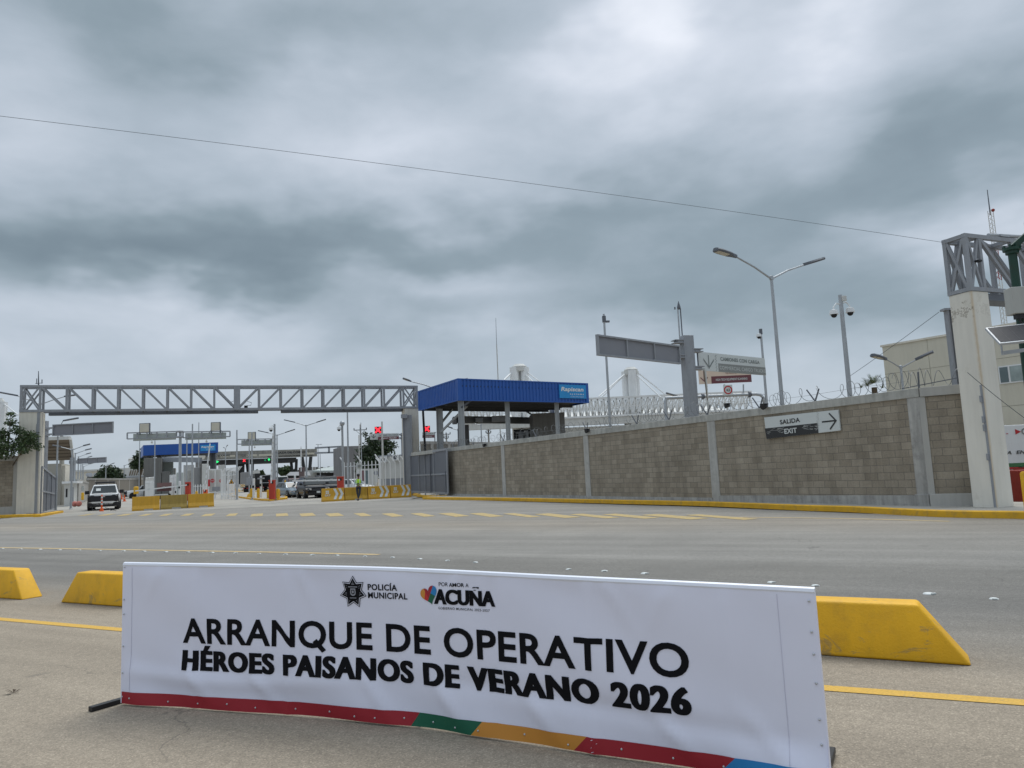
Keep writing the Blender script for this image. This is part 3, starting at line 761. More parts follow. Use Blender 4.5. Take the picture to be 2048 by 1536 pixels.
# razor wire
def coil(pts_fn, length, r, z, seed, pitch):
    rnd = random.Random(seed); pts = []; ph = 0.0; t = 0.0; n = 16
    while t < length:
        cl = .5 + .5*math.sin(t*1.9+seed) + .35*math.sin(t*4.7+1)
        ad = pitch*(.35 + 1.3*max(0, cl))/n
        ph += 2*math.pi/n; t += ad
        rr = r*(1+.12*math.sin(ph*.37)+.08*math.sin(t*3.1)); base, nn = pts_fn(t)
        pts.append(base + UP*(z + .93*rr + rr*math.sin(ph) + .03*math.sin(t*2.3)) + nn*(rr*math.cos(ph)) )
    return pts
rw = T('razor_wire', 'tangled coils of razor wire on angled brackets along the long block wall top', 'razor wire', WA+UP*WH)
MB().path(coil(lambda t: (WA+wd*t-wn*.07, wn), WL-1, .215, WH+.02, 2, .56), .0072, 4).build('wire_coil', WIRE, rw)
for t in (wall_t(1627, 800), wall_t(1515, 800), wall_t(1411, 820), wall_t(1335, 830), wall_t(1270, 835), wall_t(1171, 860), wall_t(1070, 870), wall_t(1005, 880), wall_t(945, 890), wall_t(905, 890)):
    mb = MB(); b = WA+wd*t-wn*.07+UP*WH; k = random.uniform(-.04, .04)
    mb.bar(b, b+wd*(.26+k)+UP*.38+wn*.05, .032); mb.bar(b, b-wd*(.24+k)+UP*.36+wn*.05, .032); mb.box(b+UP*.005, (.12, .12, .012), WRZ)
    mb.build('bracket', STEELD, rw)
mb = MB(); mb.path([WA+wd*(.4+i*1.6)-wn*.07+UP*(WH+.22+.02*math.sin(i*2.1)) for i in range(19)], .004, 4); mb.build('strand', WIRE, rw)
rw2 = T('razor_wire', 'short run of razor wire coils reaching the cream pillar', 'razor wire', CA+UP*WH)
MB().path(coil(lambda t: (CA-wd*-.0+cd*(t-.55)+V((0, .06, 0)), cn), CL+.45, .21, WH+.02, 5, .26), .0070, 4).build('wire_coil', WIRE, rw2)
mb = MB(); b = CA+cd*.02+UP*WH; mb.bar(b, b+UP*.42+V((.02, 0, 0)), .035); mb.build('bracket', STEELD, rw2)
mb = MB(); b = CA+cd*(CL-.05)+UP*WH; mb.bar(b, b+UP*.30+cd*.30, .032); mb.build('bracket', STEELD, rw2)
mb = MB(); mb.bar(CA-wn*.05+wd*.5+UP*(WH+.04), CA+cd*CL*.8+UP*(WH+.17), .022); mb.build('rail', STEELD, rw2)

# flood lights on the wall
def wall_lamp(px, py, label, k=1.0):
    c = RP(px, py, WA+wn*.05, wn); t = T('wall_floodlight', label, 'floodlight', c, WRZ, 'black floodlights along the wall coping')
    mb = MB(); mb.frame(c, wd, wn, UP, -.05*k, .05*k, -.01, .05, -.05, .05); mb.build('mount', STEELD, t)
    mb = MB(); a = (wn*.95+UP*-.15).normalized(); mb.lathe([(.02, 0), (.075*k, .03), (.10*k, .10), (.105*k, .15), (.09*k, .152)], c+wn*.03+UP*.0, a, 14)
    mb.frame(c+wn*.02, wd, wn, UP, -.11*k, .11*k, .0, .16, .04, .075); mb.build('housing', BLACK, t, smooth=True)
wall_lamp(1533, 812, 'black floodlight on the wall above the SALIDA sign', 1.0)
wall_lamp(1459, 811, 'dim floodlight set in the razor wire by the pipe gantry', .7)
wall_lamp(1178, 861, 'black floodlight on the coping under the blue corrugated canopy sign')
wall_lamp(972, 890, 'small black floodlight on the far coping near the open gate leaf')

# exit sign
so = WA + wn*.075
sg = T('exit_sign', 'black and white SALIDA EXIT sign with an arrow fixed to the block wall', 'sign', RP(1600, 870, so, wn))
def wq(mb, pts, o, n, off):               # planar polygon of photo points
    vs = [RP(*p, o, n)+n*off for p in pts]; mb.add(vs, [list(range(len(vs)))])
TL, TR, BR, BL_ = (1528, 835), (1676, 819.5), (1680.5, 861), (1533.5, 878)
mb = MB(); mb.slab([RP(*p, so, wn) for p in (TL, TR, BR, BL_)], -wn*.05); mb.build('panel', SIGNW, sg, bevel=.004)
mb = MB(); wq(mb, [(1529.5, 857), (1635, 846), (1637.5, 866), (1533.5, 878)], so, wn, .004); mb.build('black_field', SIGNK, sg)
mb = MB(); text_px(mb, 'SALIDA', so, wn, (1560.5, 849), (1600.5, 844), (1561, 840), .028, 1.05, .006); mb.build('lettering', SIGNK, sg)
mb = MB(); text_px(mb, 'EXIT', so, wn, (1569.5, 867.8), (1594.5, 865.2), (1569.5, 857.8), .04, 1.05, .008); mb.build('lettering', SIGNW, sg)
mb = MB()
def stroke(mb, p, q, w, o, n, off):
    A, B = RP(*p, o, n), RP(*q, o, n); d = (B-A).normalized(); s = n.cross(d)*w/2
    mb.add([A-s+n*off, B-s+n*off, B+s+n*off, A+s+n*off], [(0, 1, 2, 3)])
stroke(mb, (1644, 844), (1672, 841), .045, so, wn, .006); stroke(mb, (1658, 826.5), (1673, 842), .045, so, wn, .008); stroke(mb, (1660.5, 858.5), (1673, 840), .045, so, wn, .010)
mb.build('arrow', SIGNK, sg)
mb = MB(); rr = random.Random(3)
for i in range(34):                       # scratched pale flecks over the black field
    x = rr.uniform(1533, 1568) if i % 2 else rr.uniform(1597, 1633); y = 866 - (x-1533)*.108 + rr.uniform(-7, 2)
    stroke(mb, (x, y), (x+rr.uniform(3, 10), y+rr.uniform(-2.5, 1.5)), .008, so, wn, .005+.0002*i)
for i in range(26): 
    x = 1633.5+rr.uniform(-2, 3); y = 826+i*1.5; stroke(mb, (x, y-2+rr.uniform(0, 1)), (x+2.5, y-2.5), .008, so, wn, .005+.0002*i)
mb.build('scratches', mat('scuffed_white', (.42, .43, .42), .8), sg)

# ------------------------------------------------------------------ near gate portal: pillar and box truss
STAIN = bpy.data.materials.new('rust_streaked_plaster'); STAIN.use_nodes = True; q = NG(STAIN.node_tree); b_ = STAIN.node_tree.nodes['Principled BSDF']
tc_ = q.n('ShaderNodeTexCoord').outputs['Object']; s_ = q.n('ShaderNodeSeparateXYZ'); q.link(tc_, s_.inputs[0])
base_ = q.mix(1, (.73, .70, .625), q.ramp(q.noise(q.scale(tc_, (2, 2, .3)), 1.6, 5, .6), [(.3, .90), (.65, 1.04)]), 'MULTIPLY')
xx = q.math('ABSOLUTE', s_.outputs[0]); yy = q.math('ABSOLUTE', s_.outputs[1])
near = q.math('MAXIMUM', xx, yy); wav = q.noise(q.scale(tc_, (1, 1, .9)), 5, 7, .7)
edge = q.math('ADD', near, q.math('MULTIPLY', q.math('SUBTRACT', wav, .5), .10))
base_ = q.mix(q.ramp(edge, [(.012, .55), (.03, .30), (.07, 0.0)]), base_, (.50, .36, .19))
zz_ = q.math('ADD', s_.outputs[2], q.math('MULTIPLY', q.math('SUBTRACT', q.noise(tc_, 6, 6, .7), .5), 1.5))
base_ = q.mix(q.ramp(q.math('ABSOLUTE', q.math('SUBTRACT', zz_, 4.80)), [(.02, .6), (.06, 0.0)]), base_, (.24, .20, .15)) if False else q.mix(q.math('MULTIPLY', q.ramp(q.math('ABSOLUTE', q.math('SUBTRACT', zz_, 4.80)), [(.03, .7), (.07, 0.0)]), q.ramp(s_.outputs[0], [(.004, 1.0), (.01, .25)])), base_, (.24, .20, .15))
base_ = q.mix(q.ramp(q.noise(tc_, 1.7, 7, .7), [(.58, 0.0), (.75, .4)]), base_, (.40, .35, .26))
q.link(base_, b_.inputs['Base Color']); b_.inputs['Roughness'].default_value = .85
PC = G(1994, 1015, .15); PZ = P(1932, 582, PC.y).z
th = R(22); pa = V((math.cos(th), math.sin(th), 0)); pb = V((-math.sin(th), math.cos(th), 0)); PW = .60
por = T('gate_portal', 'near gate portal with a rust streaked cream pillar carrying a grey box truss', 'gate portal', PC, th)
MB().frame(PC, pa, pb, UP, 0, PW, 0, PW, -.05, PZ-PC.z).build('pillar', STAIN, por, bevel=.008)
def box_truss(mb, O, ax, ay, L, Wd, Hh, panels, t, mirror=True, xend=True, seconds=True):
    c = lambda x, y, z: O + ax*x + ay*y + UP*z
    xs = [0]; 
    for w_ in panels: xs.append(xs[-1]+w_)
    k = L/xs[-1]; xs = [x*k for x in xs]; h = t/2
    for y in (h, Wd-h):
        for z in (h, Hh-h): mb.bar(c(0, y, z), c(L, y, z), t*.98)
    n = len(xs)-1
    for i, x in enumerate(xs):
        x_ = min(max(x, h), L-h)
        for y in (h, Wd-h): mb.bar(c(x_, y, t*.9), c(x_, y, Hh-t*.9), t*.92, t*.9, up=ax)
        for z in (h, Hh-h): mb.bar(c(x_, t*.9, z), c(x_, Wd-t*.9, z), t*.9)
        if i < n:
            a, b2 = x_+h, xs[i+1]-h
            for y in (h, Wd-h):
                if xend and i in (0, n-1):
                    mb.bar(c(a, y-.004, t), c(b2, y-.004, Hh-t), t*.62); mb.bar(c(a, y+.004, Hh-t), c(b2, y+.004, t), t*.62)
                elif (i < n/2) == mirror or not mirror: mb.bar(c(a, y, Hh-t), c(b2, y, t), t*.78)
                else: mb.bar(c(a, y, t), c(b2, y, Hh-t), t*.78)
    if xend:
        for x_ in (h, L-h):
            mb.bar(c(x_-.004, t, t), c(x_-.004, Wd-t, Hh-t), t*.62); mb.bar(c(x_+.004, t, Hh-t), c(x_+.004, Wd-t, t), t*.62)
    for i in range(n):                   # plan bracing of the top
        y0, y1 = (t, Wd-t) if i % 2 else (Wd-t, t)
        mb.bar(c(xs[i]+h, y0, Hh-h*1.5), c(xs[i+1]-h, y1, Hh-h*1.5), t*.5)
TZ = PZ+.004; THt = P(1932, 466, PC.y).z-TZ
TO = V((PC.x, PC.y, TZ)) - pa*.02 - pb*.02
mb = MB(); box_truss(mb, TO, pa, pb, 24, PW+.04, THt, [.5]+[1.15]*19+[.5], .105, mirror=True); mb.build('truss', STEEL, por)
mb = MB()
for y in (.03, .2, .37): mb.frame(TO, pa, pb, UP, .64, 23.3, y+.02, y+.14, -.17, -.03)
mb.frame(TO, pa, pb, UP, .62, 23.4, .03, .55, -.21, -.172)
mb.build('door_track', STEELD, por)
MB().frame(PC, pa, pb, UP, 23.4, 24, 0, PW, -.1, PZ-PC.z).build('pillar', STAIN, por, bevel=.008)
mb = MB(); a = TO+UP*(THt+.05)
mb.path([a+pa*1.0+pb*.1, a+pa*2.1+pb*.02+UP*.02, a+pa*4.5+pb*.0+UP*.1], .05, 8); mb.box(a+pa*1.5+pb*.06, (.35, .12, .06), th)
solo(mb, 'floodlight_bar', GALV, 'pale tubular light fitting lying along the top of the near truss', 'light fitting', a+pa*1.0, smooth=True)
c = TO+pa*.33+pb*.05+UP*(THt*.53); t = T('surveillance_camera', 'small dark camera fixed inside the near truss end bay', 'camera', c)
mb = MB(); mb.box(c-UP*.02-pb*.08, (.14, .12, .05), th); mb.build('housing', BLACK, t, bevel=.01)
mb = MB(); mb.bar(c-pb*.08, c+pa*.12+UP*.06, .02); mb.build('arm', GALV, t)
# slim steel post and gate guide
b0 = G(1993, 1019, .1); tz = P(1958, 770, b0.y).z
mb = MB(); mb.box(b0+UP*(tz-b0.z)/2, (.085, .06, tz-b0.z), th)
for z in (1.35, 2.05, 2.25, 2.75): mb.box(V((b0.x-.055, b0.y, z)), (.06, .05, .16), th)
solo(mb, 'gate_guide_post', STEEL, 'slim dark grey post standing before the near cream pillar', 'post', b0, bevel=.006)
c0 = P(1888, 622, 20.6); mb = MB(); b = V((c0.x+.06, c0.y, 0)); hgt = c0.z
mb.box(b+UP*hgt/2, (.035, .20, hgt)); mb.box(b+UP*hgt/2+V((.12, 0, 0)), (.035, .20, hgt)); mb.box(b+UP*hgt/2+V((.06, 0, 0)), (.085, .03, hgt)); mb.box(b+UP*(hgt+.03)+V((.04, 0, 0)), (.30, .24, .06))
mb.box(b+UP*(hgt-1.55)+V((.2, 0, 0)), (.08, .1, .42))
solo(mb, 'gate_channel_post', STEEL, 'grey steel channel post rising behind the wall beside the cream pillar', 'post', b)

# green traffic-light post with solar panel
gp = V(P(2049, 700, 12.0)); gp.z = 0
gt = T('solar_signal_post', 'dark green post with grey box, solar panel and signal head at the right edge', 'signal post', gp)
mb = MB(); topz = P(2022, 500, 12).z; mb.lathe([(.075, 0), (.07, 1.5), (.066, topz-.35), (.066, topz)], gp, n=14); mb.lathe([(.14, 0), (.14, .02), (.08, .03)], gp+UP*.01, n=14); mb.build('pole', GREENP, gt, smooth=True)
mb = MB(); c = gp+UP*(topz-.02); mb.lathe([(.07, -.06), (.10, -.05), (.10, 0), (.135, .005), (.135, .05), (.10, .055)], c, n=14)
for k in range(8): mb.box(c+V((.12*math.cos(k*.785), .12*math.sin(k*.785), .07)), (.025, .025, .05))
mb.bar(c+UP*.05+V((-.02, -.05, 0)), c+V((.55, -.08, .50)), .09); mb.build('flange', GREENP, gt)
c = P(2040, 602, 11.86); mb = MB(); mb.box(c+V((.09, 0, 0)), (.52, .24, .44), -.1); mb.build('control_box', BOXG, gt, bevel=.012)
mb = MB(); mb.box(c+V((.12, -.13, -.1)), (.14, .006, .09), -.1); mb.build('label_plate', SIGNW, gt)
mb = MB(); mb.path([c+V((-.1, -.05, -.22)), c+V((-.07, -.06, -.36)), c+V((.02, -.05, -.42))], .014, 6); mb.box(c+V((-.02, -.02, -.26)), (.2, .1, .08)); mb.build('cable_gland', BLACK, gt)
A_, B_, C_ = P(1970, 657.5, 11.6), P(1986, 690.5, 11.25), P(2060, 648, 11.5)
ex = (C_-A_).normalized(); ey = (B_-A_); ey -= ex*ey.dot(ex); ph = ey.length; ey.normalize(); en = ex.cross(ey).normalized()
mb = MB(); mb.frame(A_, ex, ey, en, 0, 1.05, 0, ph, -.02, .02); mb.build('solar_panel_frame', ALU, gt, bevel=.004)
mb = MB(); s_ = -1 if en.y > 0 else 1
mb.frame(A_, ex, ey, en*s_, .025, 1.025, .025, ph-.03, .021, .024); sp_ = mb.build('solar_cells', SOLAR, gt)
mb = MB()
for i in range(1, 7): mb.frame(A_, ex, ey, en*s_, .025+i*.143-.002, .025+i*.143+.002, .025, ph-.03, .0245, .0255)
mb.build('cell_grid', mat('cell_grid', (.05, .05, .06), .4), gt)
c = P(2024, 703, 11.85); mb = MB(); mb.bar(c+V((-.16, 0, -.02)), c+V((.22, .05, .02)), .05, .06); mb.bar(c+V((-.16, 0, 0)), c+V((-.16, 0, .2)), .02); mb.build('panel_bracket', GALV, gt)
c = P(2080, 470, 11.9); mb = MB(); pr = [(-.14, -.50), (.30, -.50), (.30, .45), (-.06, .45), (-.16, .25)]
mb.prism(pr, c+V((0, .12, 0)), (1, 0, 0), (0, 0, 1), .22); mb.build('signal_head', GREENP, gt, bevel=.012)
mb = MB(); mb.frame(c, (1, 0, 0), (0, 1, 0), UP, -.13, .2, -.14, -.06, -.2, .15); mb.build('signal_backplate', BLACK, gt)

# ------------------------------------------------------------------ far gate portal
FA = P(38, 822, 49.0); FB = P(837, 818, 59.0); zb = (FA.z+FB.z)/2; FH = P(38, 770, 49.0).z - zb
FA.z = FB.z = zb; fa = (FB-FA); FL = fa.length; fa.normalize(); fb = V((-fa.y, fa.x, 0))
fp = T('gate_portal', 'wide far gate portal of two cream pillars and a long grey lattice truss', 'gate portal', V((FA.x, FA.y, 0)))
k = FL
mb = MB(); box_truss(mb, FA, fa, fb, FL, 1.15, FH, [1.0]+[1.32]*8+[1.32]*8+[1.0], .155, mirror=True); mb.build('truss', STEEL, fp)
mb = MB(); mb.frame(FA, fa, fb, UP, FL*.5-.22, FL*.5+.22, -.02, .2, .02, FH-.02); mb.build('splice_plate', STEEL, fp)
mb = MB(); mb.frame(FA, fa, fb, UP, 1.6, FL*.555, .55, .95, -.20, -.01); mb.frame(FA, fa, fb, UP, FL*.615, FL-1.2, .55, .95, -.20, -.01); mb.build('door_track', STEELD, fp)
MB().frame(V((FA.x, FA.y, 0)), fa, fb, UP, 0, 1.30, .05, 1.15, 0, zb-.003).build('pillar', CREAM, fp, bevel=.01)
MB().frame(V((FA.x, FA.y, 0)), fa, fb, UP, FL-1.12, FL, .05, 1.15, -.1, zb-.003).build('pillar', CREAM, fp, bevel=.01)
for px, py, lb in ((470, 813, 'black camera under the middle of the far truss beside another'), (492, 814, 'black twin of the middle camera under the far truss, just past it'), (160, 827, 'black camera cluster under the far truss near the cream pillar'), (222, 828, 'single black camera hanging under the far truss by the grey sign back'), (376, 824, 'tiny camera under the far truss above the cream boxes'), (675, 821, 'small black box under the far truss beyond its centre'), (727, 820, 'small black box under the far truss nearest the blue canopy')):
    Y = 49 + (px-38)/800*10 + .5; c = P(px, py, Y); s = .16 if px in (470, 492) else .12
    t = T('surveillance_camera', lb, 'camera', c, group='cameras under the far truss')
    mb = MB(); mb.box(c, (s*1.2, s*1.7, s*1.3)); mb.build('housing', BLACK, t, bevel=.02)
    mb = MB(); mb.bar(c+UP*s*.6, V((c.x, c.y, zb-.0)), .04); 
    if px in (470, 492): k = -1 if px == 470 else 1; mb.path([c+UP*.1, c+V((k*.35, 0, .1)), c+V((k*.42, 0, .3)), c+V((k*.1, 0, .42))], .018, 5)
    mb.build('arm', STEELD, t)
# mast on the far-left pillar
c = P(77, 771, 49.6); mb = MB(); mb.tube(c, P(77, 742, 49.6), .05, .02); mb.bar(P(71, 767, 49.6), P(84, 766, 49.6), .035); mb.tube(P(84, 767, 49.6), P(84, 759, 49.6), .03); mb.tube(P(73, 768, 49.6), P(73.5, 757, 49.6), .025)
solo(mb, 'antenna_mast', STEELD, 'thin antenna mast on top of the far truss above the cream pillar', 'antenna', c)
# gate posts and leaves
c = P(77, 826, 49.6); b = V((c.x, c.y, 0)); mb = MB(); w = .38
for yy_ in (-.15, .15): mb.box(b+UP*zb/2+V((0, yy_, 0)), (w, .05, zb*.99))
mb.box(b+UP*zb/2, (.06, .26, zb*.99)); mb.box(b+UP*5.6+V((.1, -.2, 0)), (.16, .05, .9))
solo(mb, 'gate_post', STEEL, 'tall grey steel gate post against the cream pillar by the leafy tree', 'gate post', b)
c = P(818, 830, 58.3); b = V((c.x-.15, c.y, 0)); hz = c.z; mb = MB()
for xx_ in (-.32, .32): mb.box(b+UP*hz/2+V((xx_, 0, 0)), (.06, .34, hz))
mb.box(b+UP*hz/2, (.58, .05, hz)); mb.box(b+UP*(hz-.1)+V((-.2, -.2, 0)), (.5, .2, .3))
solo(mb, 'gate_post', STEEL, 'tall grey steel gate post where the open gate leaf hinges', 'gate post', b)
mb = MB(); c = P(846, 822, 58.8); mb.tube(c, V((c.x+.1, c.y, 2.5)), .09); solo(mb, 'drain_pipe', BLACK, 'black drain pipe running down the far cream pillar beside the wall', 'pipe', V((c.x, c.y, 2.5)))
def leaf(label, A, B, zt0, zt1, zb0, zb1, ribs, rail, back, two=False):
    # gate leaf from A to B; sheet behind a frame of tubes
    A, B = V((A[0], A[1], 0)), V((B[0], B[1], 0)); d = (B-A).normalized(); n = V((d.y, -d.x, 0)); L = (B-A).length
    if n.y > 0: n = -n
    t = T('gate_leaf', label, 'gate', A+UP*zb0)
    pt = lambda u, v: A + d*(L*u) + UP*((zb0+(zb1-zb0)*u)*(1-v) + (zt0+(zt1-zt0)*u)*v)
    mb = MB(); mb.slab([pt(0, 0), pt(1, 0), pt(1, 1), pt(0, 1)], -n*.02); mb.build('sheet', mat('shaded_gate_sheet', (.135, .145, .168), .5, 0, .06, .8, streak=.06), t)  # shade on the panels is put into this darker sheet colour
    mb = MB(); w = .13; o = n*(.035 if not back else -.055)
    for u0, v0, u1, v1 in ((0, 0, 1, 0), (0, 1, 1, 1), (0, 0, 0, 1), (1, 0, 1, 1)): mb.bar(pt(u0, v0)+o, pt(u1, v1)+o, w, .07, up=n)
    mb.build('frame', STEEL, t)
    for u in ribs: mb = MB(); mb.bar(pt(u, .02)+o*.96, pt(u, .98)+o*.96, .085, .06, up=n); mb.build('rib', STEEL, t)
    mb = MB(); mb.bar(pt(.01, rail)+o*.93, pt(.99, rail)+o*.93, .10, .06, up=n); mb.build('rail', STEEL, t)
    return t, pt, n
A_, B_ = P(822, 950, 58.0), P(896, 950, 47.6)
def zat(px, py, Y): return P(px, py, Y).z
t, pt, n = leaf('grey sheet steel gate leaf standing open against the block wall', A_, B_, zat(820, 911, 58.0), zat(897, 898, 47.6), .3, .30, (.27, .44, .60, .68), .44, False)
mb = MB(); mb.bar(pt(.60, .0)+n*.08, pt(.60, .97)+n*.08, .12, .05, up=n); mb.bar(pt(.97, .0)+n*.08, pt(.97, .5)+n*.08, .04, up=n); mb.box(pt(.94, .42)+n*.1, (.3, .06, .05)); mb.build('bolt', STEELD, t)
mb = MB(); q = pt(.45, .0); mb.tube(q+n*.06, q+n*.1-UP*.28, .05); mb.build('drop_rod', GALV, t)
mb = MB(); q = pt(.75, .0); mb.tube(q+n*.06, q+n*.1-UP*.28, .05); mb.build('drop_rod', GALV, t)
A_, B_ = P(82, 950, 49.9), P(111, 950, 60.5)
t, pt, n = leaf('dark grey sheet steel gate leaf open inwards behind the leafy tree pillar', A_, B_, zat(82, 934, 49.9), zat(111, 956, 60.5), .10, .12, (.34, .66), .48, True)

# overhead cables
def cable(name, label, a, b, sag, r, n=40):
    a, b = V(a), V(b); pts = [a.lerp(b, i/n) - UP*sag*4*(i/n)*(1-i/n) for i in range(n+1)]
    mb = MB(); mb.path(pts, r, 5); return solo(mb, name, mat('cable_black', (.07, .08, .09), .7), label, 'cable', a, smooth=True)
cable('overhead_cable', 'single thin cable sagging across the whole cloudy sky to the near truss', P(-160, 213, 14.0), TO+pb*(PW+.02)+UP*(THt-.05), -.10, .0048)
cable('stay_cable', 'thin stay wire sloping from the channel post top down behind the razor wire', P(1878, 624, 20.6), P(1700, 752, 25), .02, .007)
cable('drop_cable', 'thin cable crossing the near cream pillar down towards the white trailer', P(1935, 745, 16.9), P(2100, 872, 17.2), .05, .007)
# ------------------------------------------------------------------ street lamps and poles
def ground_of(p, z=0.0): return V((p.x, p.y, z))
def street_lamp(label, J, heads, r, group=None, z0=0.0, name='street_lamp', headw=.30):
    # J junction point; heads: list of (arm end, head tip)
    b = ground_of(J, z0); t = T(name, label, 'street lamp', b, group=group)
    mb = MB(); mb.lathe([(r*1.5, 0), (r*1.5, .05), (r, .08), (r*.62, J.z-z0), (r*.9, J.z-z0+.01), (r*.9, J.z-z0+.14), (r*.3, J.z-z0+.16)], b, n=12); mb.build('pole', GALV, t, smooth=True)
    for a, c in heads:
        mid = J.lerp(a, .5) + UP*(.03*(a-J).length)
        mb = MB(); mb.path([J+UP*.04, mid, a], [r*.45, r*.40, r*.36], 7); mb.build('arm', GALV, t, smooth=True)
        d = (c-a); L = d.length; d.normalize(); s = d.cross(UP).normalized(); u = s.cross(d); w = headw/2; mb = MB()
        prof = [(0, .25), (.18, .45), (.35, .85), (.75, 1.0), (.95, .8), (1.0, .4)]
        vs = []
        for x, k in prof: vs += [a+d*L*x-s*w*k+u*.02, a+d*L*x-s*w*k*.7+u*.075, a+d*L*x+s*w*k*.7+u*.075, a+d*L*x+s*w*k+u*.02, a+d*L*x+s*w*k*.8-u*.035, a+d*L*x-s*w*k*.8-u*.035]
        n = len(prof)
        mb.add(vs, [(i*6+k, i*6+(k+1) % 6, (i+1)*6+(k+1) % 6, (i+1)*6+k) for i in range(n-1) for k in range(6)] + [tuple(range(6)), tuple(range((n-1)*6, n*6))])
        h = mb.build('lamp_head', STEELD if headw > .2 else GALV, t, smooth=True)
        if headw > .2:
            mb = MB(); vs = [a+d*L*x+s*w*k*.7*sg-u*.037 for x, sg, k in ((.4, -1, 1), (.9, -1, .9), (.9, 1, .9), (.4, 1, 1))]; mb.add(vs, [(0, 1, 2, 3)])
            mb.build('lens', PANELC, h)
    return t
def lamp_px(label, Y, j, heads, r, group=None, **kw):
    return street_lamp(label, P(*j, Y), [(P(*a, Y+dy), P(*b, Y+dy2)) for a, b, dy, dy2 in heads], r, group, **kw)
lamp_px('tall double-arm street lamp rising behind the SALIDA sign wall', 26, (1543, 560), [((1473, 514), (1429, 500), -1.3, -1.8), ((1608, 530), (1647, 518), 1.4, 1.9)], .085, headw=.36)
lamp_px('low double-arm street lamp behind the razor wire against the cream building', 30, (1802, 738), [((1773, 719), (1744, 711), -.6, -1), ((1831, 720), (1867, 704), -.3, -.6)], .07, headw=.34)
lamp_px('double-arm street lamp before the left face of the blue corrugated canopy', 60, (872.5, 779), [((822, 763), (806, 757), -1.5, -2), ((915, 763), (935, 757.5), 1, 1.4)], .11, headw=.34)
lamp_px('double-arm street lamp behind the far truss above the leafy tree', 53, (80.5, 810), [((36, 792), (-4, 784.5), -.5, -.8), ((128, 793.5), (154, 790), 1, 1.4)], .10, headw=.3)
lamp_px('tall double-arm street lamp seen under the truss behind the black car', 84, (612, 852.5), [((590, 845), (568, 840), 0, 0), ((633, 845), (652, 839), 0, 0)], .11)
lamp_px('lower double-arm street lamp beside the camera pole on the traffic island', 92, (554, 871.5), [((537, 866), (516, 861.5), 0, 0), ((570, 865.5), (590, 859), 0, 0)], .11)
lamp_px('farthest small double-arm street lamp between the camera poles', 180, (636, 889.5), [((634, 889), (632, 889), 0, 0), ((640, 889), (644, 888.6), 0, 0)], .13)
lamp_px('single-arm lamp seen under the canopy scanner beam', 80, (962, 852), [((935, 844), (920, 837), 0, 0), ((963, 846), (964, 842), 0, 0)], .10)
lamp_px('single-arm lamp beside the blue canopy left column', 66, (916, 861), [((905, 857), (894, 853), 0, 0), ((917, 858), (918, 856), 0, 0)], .09)
lamp_px('thin lamp head curving out beside the grey sign column', 55, (1368, 800), [((1355, 793), (1332, 786.5), -.3, -.5), ((1370, 797), (1371, 795), 0, 0)], .08, headw=.3)
rowg = 'street lamps along the inner road'
for px, jy, ay, ax_, Y, lb in ((144.7, 901, 888.5, 180.5, 62, 'nearest of the street lamps lining the inner road before the beige louvre building'), (150.6, 908.5, 897.5, 183.5, 76, 'second of the street lamps lining the inner road, by the small grey sign'),
        (157, 915, 906, 182, 92, 'third of the street lamps lining the inner road'), (162, 921, 912.5, 184.5, 108, 'fourth of the street lamps lining the inner road'), (165, 930, 927, 184, 122, 'fifth of the street lamps lining the inner road'), (167.3, 934, 926, 188, 136, 'last of the street lamps lining the inner road')):
    J = P(px, jy, Y); hs = [(P(px+(ax_-px)*.6, jy+(ay-jy)*.72, Y+.3), P(ax_, ay, Y+.5))]
    if px < 148: hs.append((P(122, 894, Y-.3), P(105, 891, Y-.4)))
    street_lamp(lb, J, hs, .09, rowg)
lamp_px('single-arm street lamp standing in front of the dark rounded tree', 140, (212, 933), [((221, 929), (229, 926), 0, 0)], .12)
lamp_px('single-arm street lamp beside the far white tower', 150, (248.5, 932), [((256, 928.5), (264, 926), 0, 0)], .12)
lamp_px('small double lamp with dark heads above the tollbooth fascia', 140, (451, 899), [((453, 893), (456, 890), 0, 0), ((449, 896), (446.5, 895), 0, 0)], .10)
lamp_px('short lamp post half hidden by the left grey sign back', 57, (116, 862), [((126, 842), (157, 836.5), 0, 0)], .08)
def pole(label, px0, py0, px1, py1, Y, r, name='steel_pole', m_=None, cat='pole', z0=0.0, rt=None):
    a = P(px0, py0, Y); b = ground_of(P(px1, py1, Y), z0); a.x = b.x = (a.x+P(px1, py1, Y).x)/2
    t = T(name, label, cat, b); mb = MB(); mb.lathe([(r*1.6, 0), (r*1.6, .04), (r, .06), (rt or r*.7, a.z-z0)], b, n=10); mb.build('pole', m_ or GALV, t, smooth=True)
    return t, a
def dome(t, c, s=1.0, arm_from=None):
    mb = MB(); mb.lathe([(.05*s, .16*s), (.11*s, .14*s), (.13*s, .06*s), (.135*s, 0)], c, n=12); h = mb.build('dome_camera', WHITE, t, smooth=True)
    mb = MB(); mb.ball(c-UP*.01*s, .095*s, 8); mb.build('lens', BLACK, h, smooth=True)
    if arm_from is not None:
        a = V(arm_from); mb = MB(); k = c+UP*.18*s; mb.path([a, a.lerp(k, .6)+UP*.12*s, k+UP*.04*s, k-UP*.03*s], .022*s, 6); mb.build('arm', WHITE, t, smooth=True)
